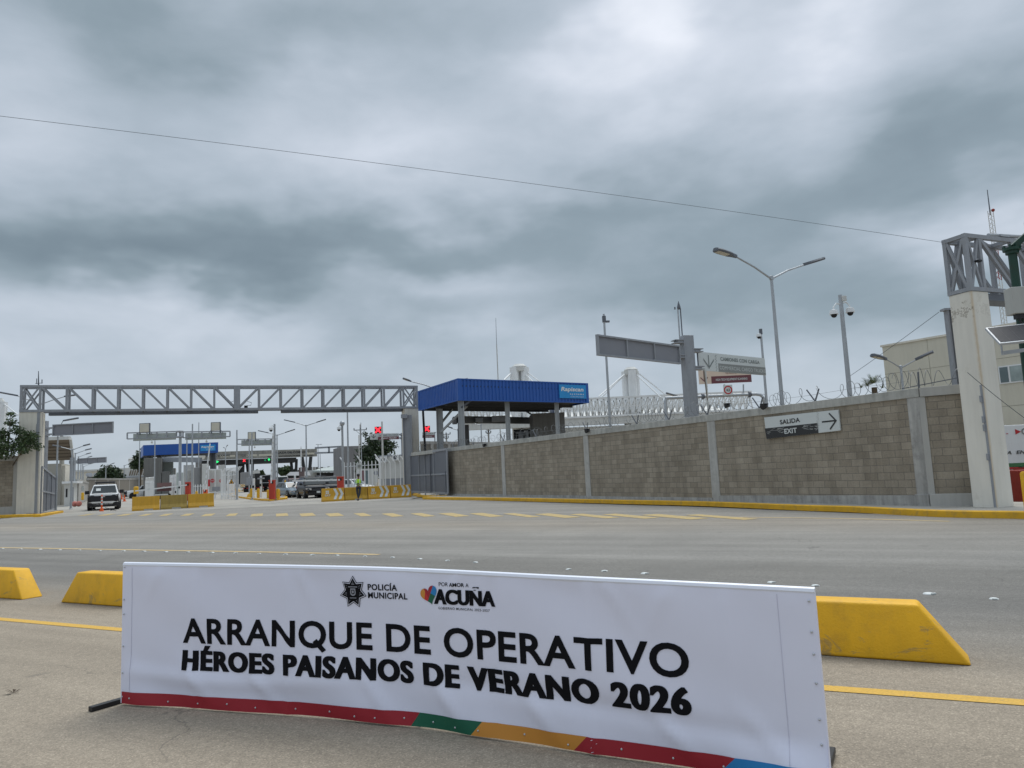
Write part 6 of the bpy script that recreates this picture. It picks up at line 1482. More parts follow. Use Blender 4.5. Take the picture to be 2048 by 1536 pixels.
for v_ in ((479, 922, 480, 975, .7, 156), (485, 922, 484, 975, .7, 156), (494, 922, 500, 975, .55, 157), (505, 922, 504, 975, .5, 157), (582, 920, 587, 972, .5, 160), (593, 918, 591, 972, .5, 160), (604, 912, 610, 950, .6, 162), (622, 910, 618, 955, .6, 162), (402, 922, 402, 975, .6, 155), (446, 924, 447, 970, .4, 157)): vcol(*v_)
def lane_signal(label, px, py, sz, Y, lit, kind):
    c = P(px, py, Y); s = sz/1480*Y/2; t = T('lane_signal', label, 'lane signal', c)
    mb = MB(); mb.box(c+V((0, .12, 0)), (s*2, .22, s*2)); mb.build('housing', SIGNK, t)
    mb = MB()
    if kind == 'x':
        for sg in (-1, 1): mb.bar(c+V((-s*.8, -.03-.01*sg, -s*.8*sg)), c+V((s*.8, -.03-.01*sg, s*.8*sg)), s*.48, .02, up=(0, 1, 0))
    elif kind == 'r': mb.slab([c+V((-s*.7, -.02, -s*.8)), c+V((s*.8, -.02, 0)), c+V((-s*.7, -.02, s*.8))], (0, -.03, 0))
    else: mb.slab([c+V((0, -.02, -s*.9)), c+V((s*.8, -.02, 0)), c+V((0, -.02, s*.9)), c+V((-s*.8, -.02, 0))], (0, -.03, 0))
    mb.build('lit_symbol', lit, t)
lane_signal('lit green arrow signal under the tollbooth fascia beside the far blue canopy', 435.5, 923.5, 6.5, 148, GREENL, 'r')
lane_signal('lit red cross signal under the middle of the tollbooth fascia', 488.5, 921, 6, 150, REDL, 'x')
lane_signal('dim green signal next to the bright green diamond signal', 530.5, 920.5, 5, 150, mat('dim_green', (.01, .14, .06), .5, emit=((.01, .2, .08), .5)), 'd')
lane_signal('bright green diamond signal beside the raised boom', 538, 919, 6, 150, GREENL, 'd')
lane_signal('large lit red cross above the far cargo sign left of the cream pillar', 756, 860, 13.5, 80, REDL, 'x')
lane_signal('large lit red cross just past the cream pillar by the canopy', 853.5, 858, 12.5, 84, REDL, 'x')
# far overhead pipe frame and board
t = T('sign_gantry', 'horizontal grey pipe frame spanning right of the tollbooth fascia', 'gantry', ground_of(P(684, 960, 135)))
mb = MB(); mb.bar(P(630, 896, 135), P(684, 893, 135), .3); mb.bar(P(630, 906, 135), P(684, 904.5, 135), .3); mb.bar(P(658, 894.5, 135), P(658, 905.5, 135), .3); mb.build('arm', STEEL, t)
mb = MB(); a = P(677, 892, 135); mb.bar(ground_of(a), a, .4); mb.build('post', STEEL, t)

# ------------------------------------------------------------------ right background: shed, container, far cargo signs, utility poles
o = blockbox('concrete_building', 'grey concrete building behind the dark bushy tree', 686, 741, 892.5, 118, 10, mat('grey_render', (.24, .235, .235), .9, 0, .15, .25, streak=.2), 'building')
t = T('cargo_container', 'long white site container with two air conditioners behind the white posts', 'container', ground_of(P(758, 985, 68)))
a, b = P(757.5, 913.5, 70.0), P(826, 903, 70.0); zt_ = P(757.5, 913.5, 70).z; x0 = a.x; zl = P(780, 957, 70).z; dd = V((math.cos(-.28), math.sin(-.28), 0)); nd = V((dd.y, -dd.x, 0))
A0 = V((x0, 70, 0)); Lc = 4.6
mb = MB(); mb.frame(A0, dd, nd, UP, 0, Lc, -2.4, 0, zl, zt_); mb.build('body', WHITED, t)
mb = MB(); mb.frame(A0, dd, nd, UP, -.06, Lc+.04, -2.45, .06, zt_-.02, zt_+.10); mb.build('roof_edge', STEEL, t)
mb = MB(); mb.frame(A0, dd, nd, UP, .0, Lc, -2.4, -.02, .55, zl-.01); mb.build('skirt', STEEL, t)
mb = MB(); mb.frame(A0, dd, nd, UP, .0, Lc, -2.2, .06, .35, .55); mb.build('step', GALV, t)
for px, lb in ((769, 'air conditioner near the outer corner of the white site container'), (793.5, 'air conditioner on the white site container beside the steel gate post')):
    c = RP(px, 919 if px < 780 else 915, A0+nd*.02, nd); u = T('air_conditioner', lb, 'air conditioner', c, -.28, 'air conditioners on the white container')
    mb = MB(); mb.frame(c, dd, nd, UP, -.30, .30, 0, .34, -.28, .26); mb.build('case', WHITE, u, bevel=.015)
    mb = MB(); mb.lathe([(.19, .341), (.19, .36)], c, nd, 16); mb.build('fan_grille', STEELD, u)
t = T('white_cabin', 'white cabin with windows and a round grey emblem behind the post fence', 'cabin', ground_of(P(735, 985, 78)))
bx(722, 938, 757, 985, 78, 2.5).build('wall', WHITED, t); bx(731, 941, 738, 968, 75.4).build('window', WINGL, t); bx(724, 941, 728, 962, 75.4).build('door', SIGNM, t)
c = P(752, 946, 75.4); mb = MB(); mb.lathe([(.24, 0), (.24, .03)], c, (0, -1, 0), 16); mb.build('emblem', STEEL, t)
bx(751, 965, 757, 985, 75.3).build('notice', PANELC, t)
c = P(718.5, 932, 63); t = T('lane_notice', 'small white square notice on a thin pole above the guard', 'sign', ground_of(c))
bx(712.5, 926.5, 724.5, 938.5, 63).build('panel', SIGNW, t); bx(715.5, 930, 721.5, 935, 62.9).build('symbol', SIGNG, t); mb = MB(); mb.bar(ground_of(c)+V((0, .05, 0)), P(717.5, 870, 63)+V((0, .05, 0)), .07); mb.build('pole', WHITED, t)
def far_sign(label, x0, x1, y0, y1, Y, a_x, word, lw):
    t = T('overhead_sign', label, 'sign', P(x0, y1, Y)); bx(x0, y0, x1, y1, Y).build('panel', SIGNW, t)
    bx(x0+(x1-x0)*(.27 if a_x else 0), y0+(y1-y0)*.52, x1, y1, Y-.06, .02).build('maroon_field', SIGNM if not a_x else SIGNM, t)
    a = P(x0+(x1-x0)*lw, y0+(y1-y0)*.42, Y-.07); b = P(x1-2, y0+(y1-y0)*.42, Y-.07); mb = MB(); text_at(mb, word, a, V((1, 0, 0)), UP, b.x-a.x, .16, .02, 1.05, .01); mb.build('lettering', INK, t)
    a = P(x0+(x1-x0)*(lw+.08), y0+(y1-y0)*.9, Y-.09); b = P(x1-5, y0+(y1-y0)*.9, Y-.09); mb = MB(); text_at(mb, 'CARGO TRUCKS', a, V((1, 0, 0)), UP, b.x-a.x, .16, .02, 1.05, .01); mb.build('lettering', SIGNW, t)
    if a_x: A = P(x0, y1, Y-.055); arrow(t, V((A.x, A.y, 0)), V((1, 0, 0)), V((0, -1, 0)), (P(x1, y1, Y).x-A.x)*.12, A.z+.12, P(x0, y0, Y).z-.1, .22, .035, INK)
    return t
far_sign('far pale sign with a down arrow reading CAMIONES CON CARGA below the red cross', 740.5, 798, 867.5, 879.5, 81, True, 'CAMIONES CON CARGA', .30)
far_sign('far pale sign stub beside the cream pillar below the second red cross', 845, 869, 864.5, 876, 85, False, 'CON CARGA', .12)
c = P(806, 866, 82); t = T('sign_column', 'far grey sign column with brackets beside the tall gate post', 'sign column', ground_of(c)); mb = MB(); mb.bar(ground_of(c), c, .42); mb.build('column', STEEL, t)
for y in (869, 876): mb = MB(); mb.bar(P(798, y, 81.7), P(812, y, 81.7), .12); mb.box(P(806, y, 82), (.7, .6, .2)); mb.build('bracket', STEEL, t)
c = P(871, 866, 86); mb = MB(); mb.bar(P(869.5, 864, 86), P(869.5, 873, 86), .12); mb.bar(P(866, 865, 86), P(872, 865, 86), .1); mb.bar(P(869.5, 873, 86), ground_of(P(869.5, 873, 86)), .12); solo(mb, 'sign_hanger', STEEL, 'grey hanger frame holding the far sign stub by the cream pillar', 'frame', ground_of(c))
def utility(label, px, ytop, ybot, Y, arm, px2=None):
    a = P(px, ytop, Y); b = ground_of(P(px2 or px, ybot, Y)); t = T('utility_pole', label, 'utility pole', b); mb = MB(); mb.tube(b, V((b.x, b.y, a.z)), .17, .11, 8); mb.build('pole', BARK if False else CONC, t, smooth=True)
    for dy, wd_ in arm:
        c = P(px, ytop+dy, Y); c.x = b.x; w = wd_/1480*Y/2; mb = MB(); mb.bar(c-V((w, .15, 0)), c+V((w, -.15, 0)), .13); mb.bar(c-V((w*.75, .15, 0)), c-UP*w*.7, .05); mb.bar(c+V((w*.75, -.15, 0)), c-UP*w*.7, .05); mb.build('crossarm', STEEL, t)
        for k in (-1, 0, 1): mb = MB(); mb.lathe([(.06, 0), (.09, .08), (.05, .26)], c+V((k*w*.95, -.15, .06)), n=8); mb.build('insulator', STEELD, t)
utility('concrete utility pole with a wide crossarm behind the bushy tree', 721.5, 849, 892, 110, [(11, 26)])
utility('utility pole seen under the canopy left column beside the scanner', 893.5, 866, 900, 120, [(2.5, 17), (10, 9)])
utility('utility pole seen under the canopy behind the scanner beam', 978.5, 853, 905, 105, [(4, 18), (13, 10)])
simple_wall('boundary_wall', 'grey perimeter wall beyond the canopy just above the block wall coping', P(846, 890, 64), P(1075, 880, 80), P(900, 884, 68).z, FARB, posts=8)

# ------------------------------------------------------------------ cones, delineators
def cone(label, px, py, Y, h=.75):
    b = ground_of(P(px, py, Y)); t = T('traffic_cone', label, 'traffic cone', b); mb = MB(); mb.box(b+UP*.02, (.36, .36, .04)); mb.build('base', ORANGE, t)
    mb = MB(); mb.lathe([(.14, .04), (.03, h), (.0, h)], b, n=14); k = mb.build('body', ORANGE, t, smooth=True)
    mb = MB(); mb.lathe([(.098, h*.42), (.068, h*.64)], b, n=14); mb.build('band', SIGNW, t)
cone('orange traffic cone beside the far white patrol car', 249, 991, 88, .8); cone('small orange cone far behind the pickup', 243.5, 985, 105, .7)
b = G(203.5, 1021.5); t = T('lane_delineator', 'slim orange and white lane delineator standing before the pickup bumper', 'delineator', b); b = b + V((0, -1.0, 0)); b = G(203.2, 1022.8)
mb = MB(); mb.lathe([(.14, 0), (.13, .06), (.09, .22), (.055, .24)], b, n=14); mb.build('base', ORANGE, t, smooth=True)
mb = MB(); mb.lathe([(.055, .24), (.048, 1.10), (.03, 1.16), (.0, 1.17)], b, n=12); k = mb.build('tube', ORANGE, t, smooth=True)
for z in (.45, .68, .90): mb = MB(); mb.lathe([(.057, z), (.054, z+.12)], b, n=12); mb.build('band', SIGNW, t)
mb = MB(); a = b+V((.10, -.05, .02)); mb.path([a+V((.15, 0, .25)), a+V((.4, 0, .18)), a+V((.6, 0, .02)), a+V((.75, .0, .05)), a+V((.95, 0, .0)), a+V((.55, .1, .05)), a+V((.5, .05, .0))], .014, 5); solo(mb, 'loose_cable', BLACK, 'tangled black cable lying on the ground under the pickup bumper', 'cable', a)
for px, py, lb in ((149.5, 996, 'faded red ball-shaped marker beside the inner kerb'), (158, 993, 'second faded red marker farther along the inner kerb')):
    c = P(px, py, 70); mb = MB(); mb.ball(ground_of(c)+UP*.28, .26, 9); solo(mb, 'kerb_marker', mat('faded_red', (.45, .16, .13), .7, 0, .1, 3), lb, 'marker', ground_of(c), smooth=True)
solo(bx(162, 972, 168, 981, 84), 'notice_board', SIGNW, 'small white notice on the inner road wall by the lamps', 'sign', P(165, 981, 84))

# ------------------------------------------------------------------ vehicles
def car(label, loc, rz, paint, kind, name='parked_car', cat='car', group=None, **o):
    S = dict(sedan=dict(L=4.7, W=1.84, H=1.46, belt=.93, hood=.86, wb=2.75, wr=.33, ws=(1.05, .30), rear=(-1.55, -2.05), nose=.68, trunk=.98),
             suv=dict(L=4.95, W=2.0, H=1.80, belt=1.12, hood=1.08, wb=2.86, wr=.38, ws=(1.05, .45), rear=(-1.95, -2.35), nose=.90, trunk=1.12),
             pickup=dict(L=5.8, W=2.03, H=1.88, belt=1.22, hood=1.22, wb=3.6, wr=.41, ws=(1.20, .62), rear=(-.62, -.80), nose=1.16, trunk=1.25),
             van=dict(L=5.4, W=2.0, H=2.3, belt=1.25, hood=1.15, wb=3.2, wr=.36, ws=(2.05, 1.3), rear=(-2.5, -2.62), nose=1.0, trunk=1.25))[kind]
    h = S['L']/2; W = S['W']/2; wr = S['wr']; t = T(name, label, cat, loc, rz, group); M_ = WM[t.name]; w3 = lambda x, y, z: M_ @ V((x, y, z))
    mid = (S['hood']+S['belt'])/2
    st = [(h, .42, S['nose']-.14, W*.70), (h-.06, .28, S['nose'], W*.86), (h-.35, .24, S['hood']-.10, W*.96), (S['ws'][0]+.15, .24, S['hood'], W*.985), (S['ws'][0]-.25, .24, S['belt'], W), (-.5, .24, S['belt']+.01, W), (S['rear'][0]+.1, .25, S['belt']+.03, W), (-h+.45, .28, S['trunk'], W*.97), (-h+.05, .36, S['trunk']-.03, W*.90), (-h, .46, S['trunk']-.20, W*.80)]
    mb = MB(); k = 0; vs = []
    for x, z0, zt, hw in st:
        half = [(hw*.86, z0), (hw*.97, z0+(zt-z0)*.22), (hw, z0+(zt-z0)*.55), (hw*.975, zt-(zt-z0)*.12), (hw*.90, zt-.012), (hw*.55, zt+.022)]
        ring_ = [(y, z) for y, z in half] + [(-y, z) for y, z in half[::-1]]
        vs += [w3(x, y, z) for y, z in ring_]; k = len(ring_)
    n = len(st)
    mb.add(vs, [(i*k+j, i*k+(j+1) % k, (i+1)*k+(j+1) % k, (i+1)*k+j) for i in range(n-1) for j in range(k)] + [tuple(range(k)), tuple(range((n-1)*k, n*k))])
    mb.build('body', paint, t, smooth=True)
    xa, xb = S['ws']; xc, xd = S['rear']; zb_, zr = S['belt']-.03, S['H']; wt, wb_ = W*.74, W*.93
    mb = MB(); B_ = [(xa, wb_, zb_), (xb, wt, zr-.05), (xb-.25, wt*.97, zr), (xc+.2, wt*.97, zr-.01), (xc, wt, zr-.06), (xd, wb_, zb_)]
    vs = [w3(x, y, z) for x, y, z in B_] + [w3(x, -y, z) for x, y, z in B_]; k = len(B_)
    mb.add(vs, [tuple(range(k)), tuple(range(k, 2*k))] + [(i, (i+1) % k, k+(i+1) % k, k+i) for i in range(k)]); mb.build('cabin', paint, t, bevel=.03)
    def glass(nm, pts, off): mb = MB(); mb.slab([w3(*p) for p in pts], M_.to_3x3() @ V(off)); return mb.build(nm, GLASS, t)
    e = .02; f = lambda a, b2, u: a+(b2-a)*u
    ws = [(f(xa, xb, .10)+.035, wb_-.12, f(zb_, zr-.05, .10)), (f(xa, xb, .93)+.035, wt-.05, f(zb_, zr-.05, .93))]
    glass('windshield', [(ws[0][0], ws[0][1], ws[0][2]), (ws[0][0], -ws[0][1], ws[0][2]), (ws[1][0], -ws[1][1], ws[1][2]), (ws[1][0], ws[1][1], ws[1][2])], (-.03, 0, -.01))
    glass('rear_window', [(f(xd, xc, .15)-.035, wb_-.15, f(zb_, zr, .2)), (f(xd, xc, .15)-.035, -wb_+.15, f(zb_, zr, .2)), (f(xd, xc, .9)-.035, -wt+.08, f(zb_, zr, .86)), (f(xd, xc, .9)-.035, wt-.08, f(zb_, zr, .86))], (.03, 0, -.01))
    for s in (1, -1):
        yb, yt = (f(wb_, wt, .12)+.025)*s, (f(wb_, wt, .85)+.02)*s; z0, z1 = f(zb_, zr, .14), f(zb_, zr, .86); xm = (f(xa, xb, .5)+f(xc, xd, .4))/2+.1
        glass('side_window', [(f(xa, xb, .22)-.12, yb, z0), (xm+.05, yb, z0), (xm+.05, yt, z1), (f(xa, xb, .9)-.14, yt, z1)], (0, -.02*s, 0))
        glass('side_window', [(xm-.05, yb, z0), (f(xd, xc, .2)+.14, yb, z0), (f(xd, xc, .9)+.12, yt, z1), (xm-.05, yt, z1)], (0, -.02*s, 0))
        mb = MB(); c = w3(xa-.25, (W+.12)*s, S['belt']+.10); mb.box(c, (.12, .24 if kind != 'pickup' else .3, .17 if kind != 'pickup' else .26), rz); mb.build('mirror', BLACK if kind in ('pickup', 'suv') else paint, t, bevel=.02)
        mb = MB(); z = S['nose']-.10; mb.slab([w3(h-.30, W*.965*s, z-.02), w3(h-.03, W*.80*s, z-.10), w3(h-.0, W*.56*s, z-.12), w3(h-.02, W*.56*s, z+.04), w3(h-.08, W*.80*s, z+.05), w3(h-.34, W*.97*s, z+.08)], M_.to_3x3() @ V((.035, .02*s, .0))); mb.build('headlight', LAMPG if kind != 'pickup' else mat('smoked_lens', (.06, .06, .065), .12, spec=.7), t)
        mb = MB(); mb.slab([w3(-h+.02, W*.80*s, S['trunk']-.30), w3(-h+.3, W*.955*s, S['trunk']-.28), w3(-h+.3, W*.955*s, S['trunk']-.08), w3(-h+.02, W*.80*s, S['trunk']-.08)], M_.to_3x3() @ V((-.04, .02*s, 0))); mb.build('tail_light', REDS, t)
        for x in (S['wb']/2+.02, -S['wb']/2+.02):
            mb = MB(); c = w3(x, (W-.09)*s, wr); ax = M_.to_3x3() @ V((0, s, 0))
            mb2 = MB(); mb2.lathe([(wr*1.16, -.20), (wr*1.16, .093)], c, ax, 22); mb2.build('wheel_arch', BLACK, t)
            mb.lathe([(wr*.6, -.12), (wr*.96, -.12), (wr, -.08), (wr, .07), (wr*.95, .11), (wr*.66, .115)], c, ax, 22); w_ = mb.build('wheel', TYRE, t, smooth=True)
            mb = MB(); mb.lathe([(wr*.68, .09), (wr*.66, .125), (wr*.5, .10), (wr*.2, .11), (wr*.15, .13), (0, .13)], c, ax, 18); mb.build('rim', RIM if kind != 'pickup' else BLACK, w_, smooth=True)
    zg = S['nose']-.16
    if kind == 'pickup':
        mb = MB(); mb.slab([w3(h+.015, W*.80, .70), w3(h+.015, -W*.80, .70), w3(h-.005, -W*.84, 1.06), w3(h-.005, W*.84, 1.06)], M_.to_3x3() @ V((.03, 0, 0))); mb.build('grille', BLACK, t)
        mb = MB(); mb.frame(w3(h-.02, 0, .86), M_.to_3x3() @ V((0, 1, 0)), M_.to_3x3() @ V((1, 0, 0)), UP, -W*.98, W*.98, -.30, .03, -.24, .17); mb.build('bumper_guard', BLACK, t, bevel=.05)
        mb = MB(); mb.frame(w3(h-.1, 0, .45), M_.to_3x3() @ V((0, 1, 0)), M_.to_3x3() @ V((1, 0, 0)), UP, -W*.96, W*.96, -.25, .10, -.17, .12); mb.build('bumper', BLACK, t, bevel=.04)
        mb = MB(); mb.frame(w3(.1, 0, zr+.09), M_.to_3x3() @ V((0, 1, 0)), M_.to_3x3() @ V((1, 0, 0)), UP, -.66, .66, -.16, .16, 0, .13); mb.build('light_bar', SIGNK, t, bevel=.03)
        mb = MB()
        for y in (-.6, .6): mb.tube(w3(.1, y, zr-.02), w3(.1, y, zr+.10), .03)
        mb.path([w3(-.5, -.72, zr), w3(-.4, -.72, zr+.17), w3(-.4, .72, zr+.17), w3(-.5, .72, zr)], .025, 6); mb.build('roof_rack', BLACK, t)
        mb = MB(); mb.frame(w3(h+.05, 0, 1.0), M_.to_3x3() @ V((0, 1, 0)), M_.to_3x3() @ V((1, 0, 0)), UP, -.13, .13, 0, .02, -.04, .04); mb.build('emblem', CHROME, t)
        a = w3(f(xa, xb, .45)+.055, .38, f(zb_, zr, .45)); mb = MB(); mb.slab([w3(f(xa, xb, .35)+.05, -.55, f(zb_, zr, .33)), w3(f(xa, xb, .35)+.05, -.25, f(zb_, zr, .33)), w3(f(xa, xb, .62)+.05, -.25, f(zb_, zr, .60)), w3(f(xa, xb, .62)+.05, -.55, f(zb_, zr, .60))], (0, -.006, 0)); mb.build('dash_paper', SIGNW, t)
    else:
        mb = MB(); mb.slab([w3(h+.0, W*.52, zg-.16), w3(h+.0, -W*.52, zg-.16), w3(h-.0, -W*.54, zg+.09), w3(h-.0, W*.54, zg+.09)], M_.to_3x3() @ V((.035, 0, 0))); g_ = mb.build('grille', BLACK, t)
        for z in (-.08, .02): mb = MB(); mb.frame(w3(h+.035, 0, zg+z), M_.to_3x3() @ V((0, 1, 0)), M_.to_3x3() @ V((1, 0, 0)), UP, -W*.5, W*.5, 0, .012, -.012, .012); mb.build('grille_bar', CHROME if kind == 'sedan' else STEELD, g_)
        mb = MB(); mb.frame(w3(h-.06, 0, .40), M_.to_3x3() @ V((0, 1, 0)), M_.to_3x3() @ V((1, 0, 0)), UP, -W*.78, W*.78, -.2, .10, -.12, .10); mb.build('bumper', BLACK if kind != 'sedan' else paint, t, bevel=.04)
        mb = MB(); mb.frame(w3(h+.045, 0, .52), M_.to_3x3() @ V((0, 1, 0)), M_.to_3x3() @ V((1, 0, 0)), UP, -.15, .15, 0, .012, -.08, .08); mb.build('licence_plate', SIGNW, t)
    if kind == 'suv' and o.get('rack', True):
        for s in (1, -1): mb = MB(); mb.path([w3(xb-.3, wt*.92*s, zr), w3(xb-.4, wt*.92*s, zr+.06), w3(xc+.4, wt*.92*s, zr+.06), w3(xc+.3, wt*.92*s, zr)], .02, 6); mb.build('roof_rail', STEEL, t)
    return t
def heading(dx, dy): return math.atan2(dy, dx)
pk = G(205, 1021); hd = V((.445, -.895, 0)); car('white pickup truck with a black bumper guard facing out of the gate', pk-hd*3.3, heading(hd.x, hd.y), CARW, 'pickup', 'pickup_truck', 'pickup truck')
sv = G(633, 996.5); car('shiny black sport utility car waiting at the lowered boom', sv+V((-.95, 2.2, 0)), heading(.45, -.89), CARK, 'suv')
sd_ = G(592, 995.5); car('silver blue sedan half hidden behind the black car', sd_+V((-1.2, 2.6, 0)), heading(.60, -.80), CARS, 'sedan')
car('dark grey sport utility car queuing behind the black car', P(655, 985, 68)*1.0+V((0, 0, -P(655, 985, 68).z)), heading(.34, -.94), CARG, 'suv')
car('dark maroon hatchback angled behind the silver sedan', ground_of(P(590, 980, 76)), heading(.5, -.85), CARR, 'suv', rack=False)
car('silver car roof showing between the maroon hatchback and dark grey car', ground_of(P(624, 978, 84)), heading(.35, -.93), CARS, 'suv', rack=False)
car('white pickup parked in the lane behind the tall red cabinet', ground_of(P(641, 975, 96)), heading(.35, -.93), CARW, 'pickup', 'pickup_truck', 'pickup truck')
car('white car parked behind the white post fence near the guard', ground_of(P(704, 985, 76)), heading(.9, -.4), CARW, 'sedan')
car('white and black patrol pickup at the tip of the lowered boom', ground_of(P(292, 985, 112)), heading(-.85, -.5), CARW, 'pickup', 'pickup_truck', 'pickup truck')
car('white van seen behind the raised boom beside the island pole', ground_of(P(563, 975, 108)), heading(-.34, .94), WHITED, 'van', 'van', 'van')
def lorry(label, px0, px1, y0, y1, Y, m_, cab=None):
    a, b = P(px0, y0, Y), P(px1, y1, Y); t = T('lorry', label, 'lorry', ground_of((a+b)/2)); w = b.x-a.x
    mb = MB(); mb.frame((a.x, Y, 0), (1, 0, 0), SKY, UP, 0, w, 0, 7, 1.15, a.z); mb.build('box_body', m_, t, bevel=.03)
    mb = MB(); mb.frame((a.x, Y, 0), (1, 0, 0), SKY, UP, .1, w-.1, .1, 7, .8, 1.14); mb.frame((a.x, Y, 0), (1, 0, 0), (0, 1, 0), UP, .0, w, -.05, .05, .45, .60); mb.build('chassis', BLACK, t)
    for x in (.28, w-.28):
        mb = MB(); mb.lathe([(.3, -.2), (.5, -.2), (.5, .2), (.3, .2)], (a.x+x, Y+.9, .5), (1, 0, 0), 16); mb.build('wheel', TYRE, t)
        mb = MB(); mb.frame((a.x+x, Y, .75), (1, 0, 0), (0, 1, 0), UP, -.1, .1, -.07, 0, -.05, .05); mb.build('tail_light', REDS, t)
lorry('grey box lorry seen from behind under the tollbooth canopy', 484, 498.5, 944.5, 974, 112, TRUCKG)
lorry('dark lorry under the tollbooth canopy behind the island posts', 510, 521, 947, 975, 116, SIGNK)
lorry('white box lorry between the slanted toll canopy columns', 506, 520, 941, 975, 140, WHITED)
lorry('dark flatbed lorry behind the raised boom', 524, 541, 950, 974, 120, CARG)
t = T('dark_roof_shed', 'low dark roofed shed behind the queuing cars', 'shed', ground_of(P(600, 970, 130)))
bx(572, 950, 606, 968, 130, 4).build('wall', SIGNK, t); mb = MB(); mb.slab([P(572, 951, 125.9), P(580, 944, 128), P(608, 943, 128), P(612, 951, 125.9)], (0, 3, 0)); mb.build('roof', TRUCKG, t)
t = T('low_terminal', 'low pale terminal roof with dark glazing behind the dark grey car', 'building', ground_of(P(655, 970, 140)))
bx(606, 950, 690, 972, 140, 6).build('wall', CONCL, t); bx(634, 946, 684, 953, 133.9, .3).build('glazing', SIGNK, t); bx(612, 941, 638, 952, 133.5, .2).build('notice_panel', WHITED, t)
mb = MB(); mb.slab([P(625, 945, 133), P(686, 944, 133), P(686, 933, 145), P(640, 940, 145)], (0, 0, .3)); mb.build('roof', PANELG, t)
skg = 'thin distant posts along the horizon behind the queue'
for i, (px, yt) in enumerate(((617, 935), (622, 934), (628, 934), (633.5, 934), (639, 936), (644, 934), (650, 935), (657, 933))):
    c = P(px, yt, 170); mb = MB(); mb.box(V((c.x, c.y, c.z/2)), (.5, .3, c.z)); solo(mb, 'distant_post', CONCD if i % 2 else CONC, 'short grey post in the row on the horizon above the queuing cars', 'post', ground_of(c), skg)

# ------------------------------------------------------------------ guard leaning on the barrier
def skin_body(name, pts, edges, m_, parent, root=0, sub=2):
    me = bpy.data.meshes.new(name); o = bpy.data.objects.new(name, me); COL.objects.link(o)
    me.from_pydata([p[:3] for p in pts], edges, []); sm = o.modifiers.new('skin', 'SKIN'); sm.use_smooth_shade = True
    sv_ = me.skin_vertices[0].data
    for i, p in enumerate(pts): sv_[i].radius = (p[3], p[4] if len(p) > 4 else p[3]); sv_[i].use_root = (i == root)
    ss = o.modifiers.new('sub', 'SUBSURF'); ss.levels = ss.render_levels = sub
    bpy.context.view_layer.update(); nm = bpy.data.meshes.new_from_object(o.evaluated_get(bpy.context.evaluated_depsgraph_get()))
    o.modifiers.clear(); o.data = nm; bpy.data.meshes.remove(me); nm.materials.clear(); nm.materials.append(m_)
    nm.polygons.foreach_set('use_smooth', [True]*len(nm.polygons))
    o.parent = parent; return o
gb = G(717, 1001); gd = T('person', 'guard in a hi-vis vest and dark trousers leaning on the plain barrier with crossed legs', 'person', gb, .05)
# x to the right of the photo, -y towards the camera; legs crossed at the shin, arms folded over a phone
body = [(0, .10, .93, .135, .10), (0, .12, 1.08, .125, .095), (0, .14, 1.25, .15, .10), (0, .14, 1.40, .13, .085), (0, .13, 1.47, .055, .055), (0, .11, 1.53, .05, .05), (0, .09, 1.60, .075, .09), (0, .085, 1.69, .075, .085),
        (-.10, .09, .88, .085), (-.06, -.02, .48, .058), (.02, -.10, .09, .038), (.02, -.20, .04, .04), (.10, .09, .88, .085), (.10, -.06, .49, .058), (-.01, -.17, .09, .038), (-.03, -.27, .04, .04),
        (-.19, .14, 1.41, .05), (-.25, .10, 1.14, .042), (-.06, -.10, 1.10, .032), (-.02, -.13, 1.12, .032), (.19, .14, 1.41, .05), (.26, .10, 1.14, .042), (.12, -.10, 1.09, .032), (.07, -.14, 1.12, .032)]
ed = [(0, 1), (1, 2), (2, 3), (3, 4), (4, 5), (5, 6), (6, 7), (0, 8), (8, 9), (9, 10), (10, 11), (0, 12), (12, 13), (13, 14), (14, 15), (3, 16), (16, 17), (17, 18), (18, 19), (3, 20), (20, 21), (21, 22), (22, 23)]
for hx_, hy_, hz_, s in ((-.02, -.13, 1.12, 1), (.07, -.14, 1.12, -1)):    # five unequal bent fingers on each hand
    root_i = 19 if s == 1 else 23
    for k, ln in enumerate((.060, .072, .076, .068)):
        a = len(body); z = hz_+.03-.02*k; body += [(hx_+s*.03, hy_-.012, z, .010), (hx_+s*(.03+ln*.6), hy_-.025, z-.004, .009), (hx_+s*(.03+ln*.75), hy_-.002, z-.012, .008)]; ed += [(root_i, a), (a, a+1), (a+1, a+2)]
    a = len(body); body += [(hx_+s*.005, hy_-.03, hz_+.045, .011), (hx_+s*.035, hy_-.045, hz_+.055, .009)]; ed += [(root_i, a), (a, a+1)]
skin_body('body', body, ed, SKIN, gd)
tr = [(0, .10, .96, .15, .115), (-.10, .09, .86, .098), (-.06, -.02, .48, .074), (.015, -.095, .14, .058), (.10, .09, .86, .098), (.10, -.06, .49, .074), (-.005, -.165, .14, .058)]
skin_body('trousers', tr, [(0, 1), (1, 2), (2, 3), (0, 4), (4, 5), (5, 6)], CLOTH, gd)
sh_ = [(0, .12, 1.0, .125, .10), (0, .14, 1.24, .14, .10), (0, .14, 1.40, .12, .085), (0, .13, 1.46, .07, .07), (-.19, .14, 1.40, .064), (-.25, .10, 1.14, .055), (-.09, -.08, 1.10, .043), (.19, .14, 1.40, .064), (.26, .10, 1.14, .055), (.15, -.08, 1.09, .043)]
skin_body('shirt', sh_, [(0, 1), (1, 2), (2, 3), (2, 4), (4, 5), (5, 6), (2, 7), (7, 8), (8, 9)], SHIRT, gd)
vs_ = [(0, .11, .97, .19, .16), (0, .12, 1.24, .215, .165), (0, .13, 1.38, .215, .14), (0, .13, 1.46, .15, .11)]
vest = skin_body('vest', vs_, [(0, 1), (1, 2), (2, 3)], HIVIS, gd)
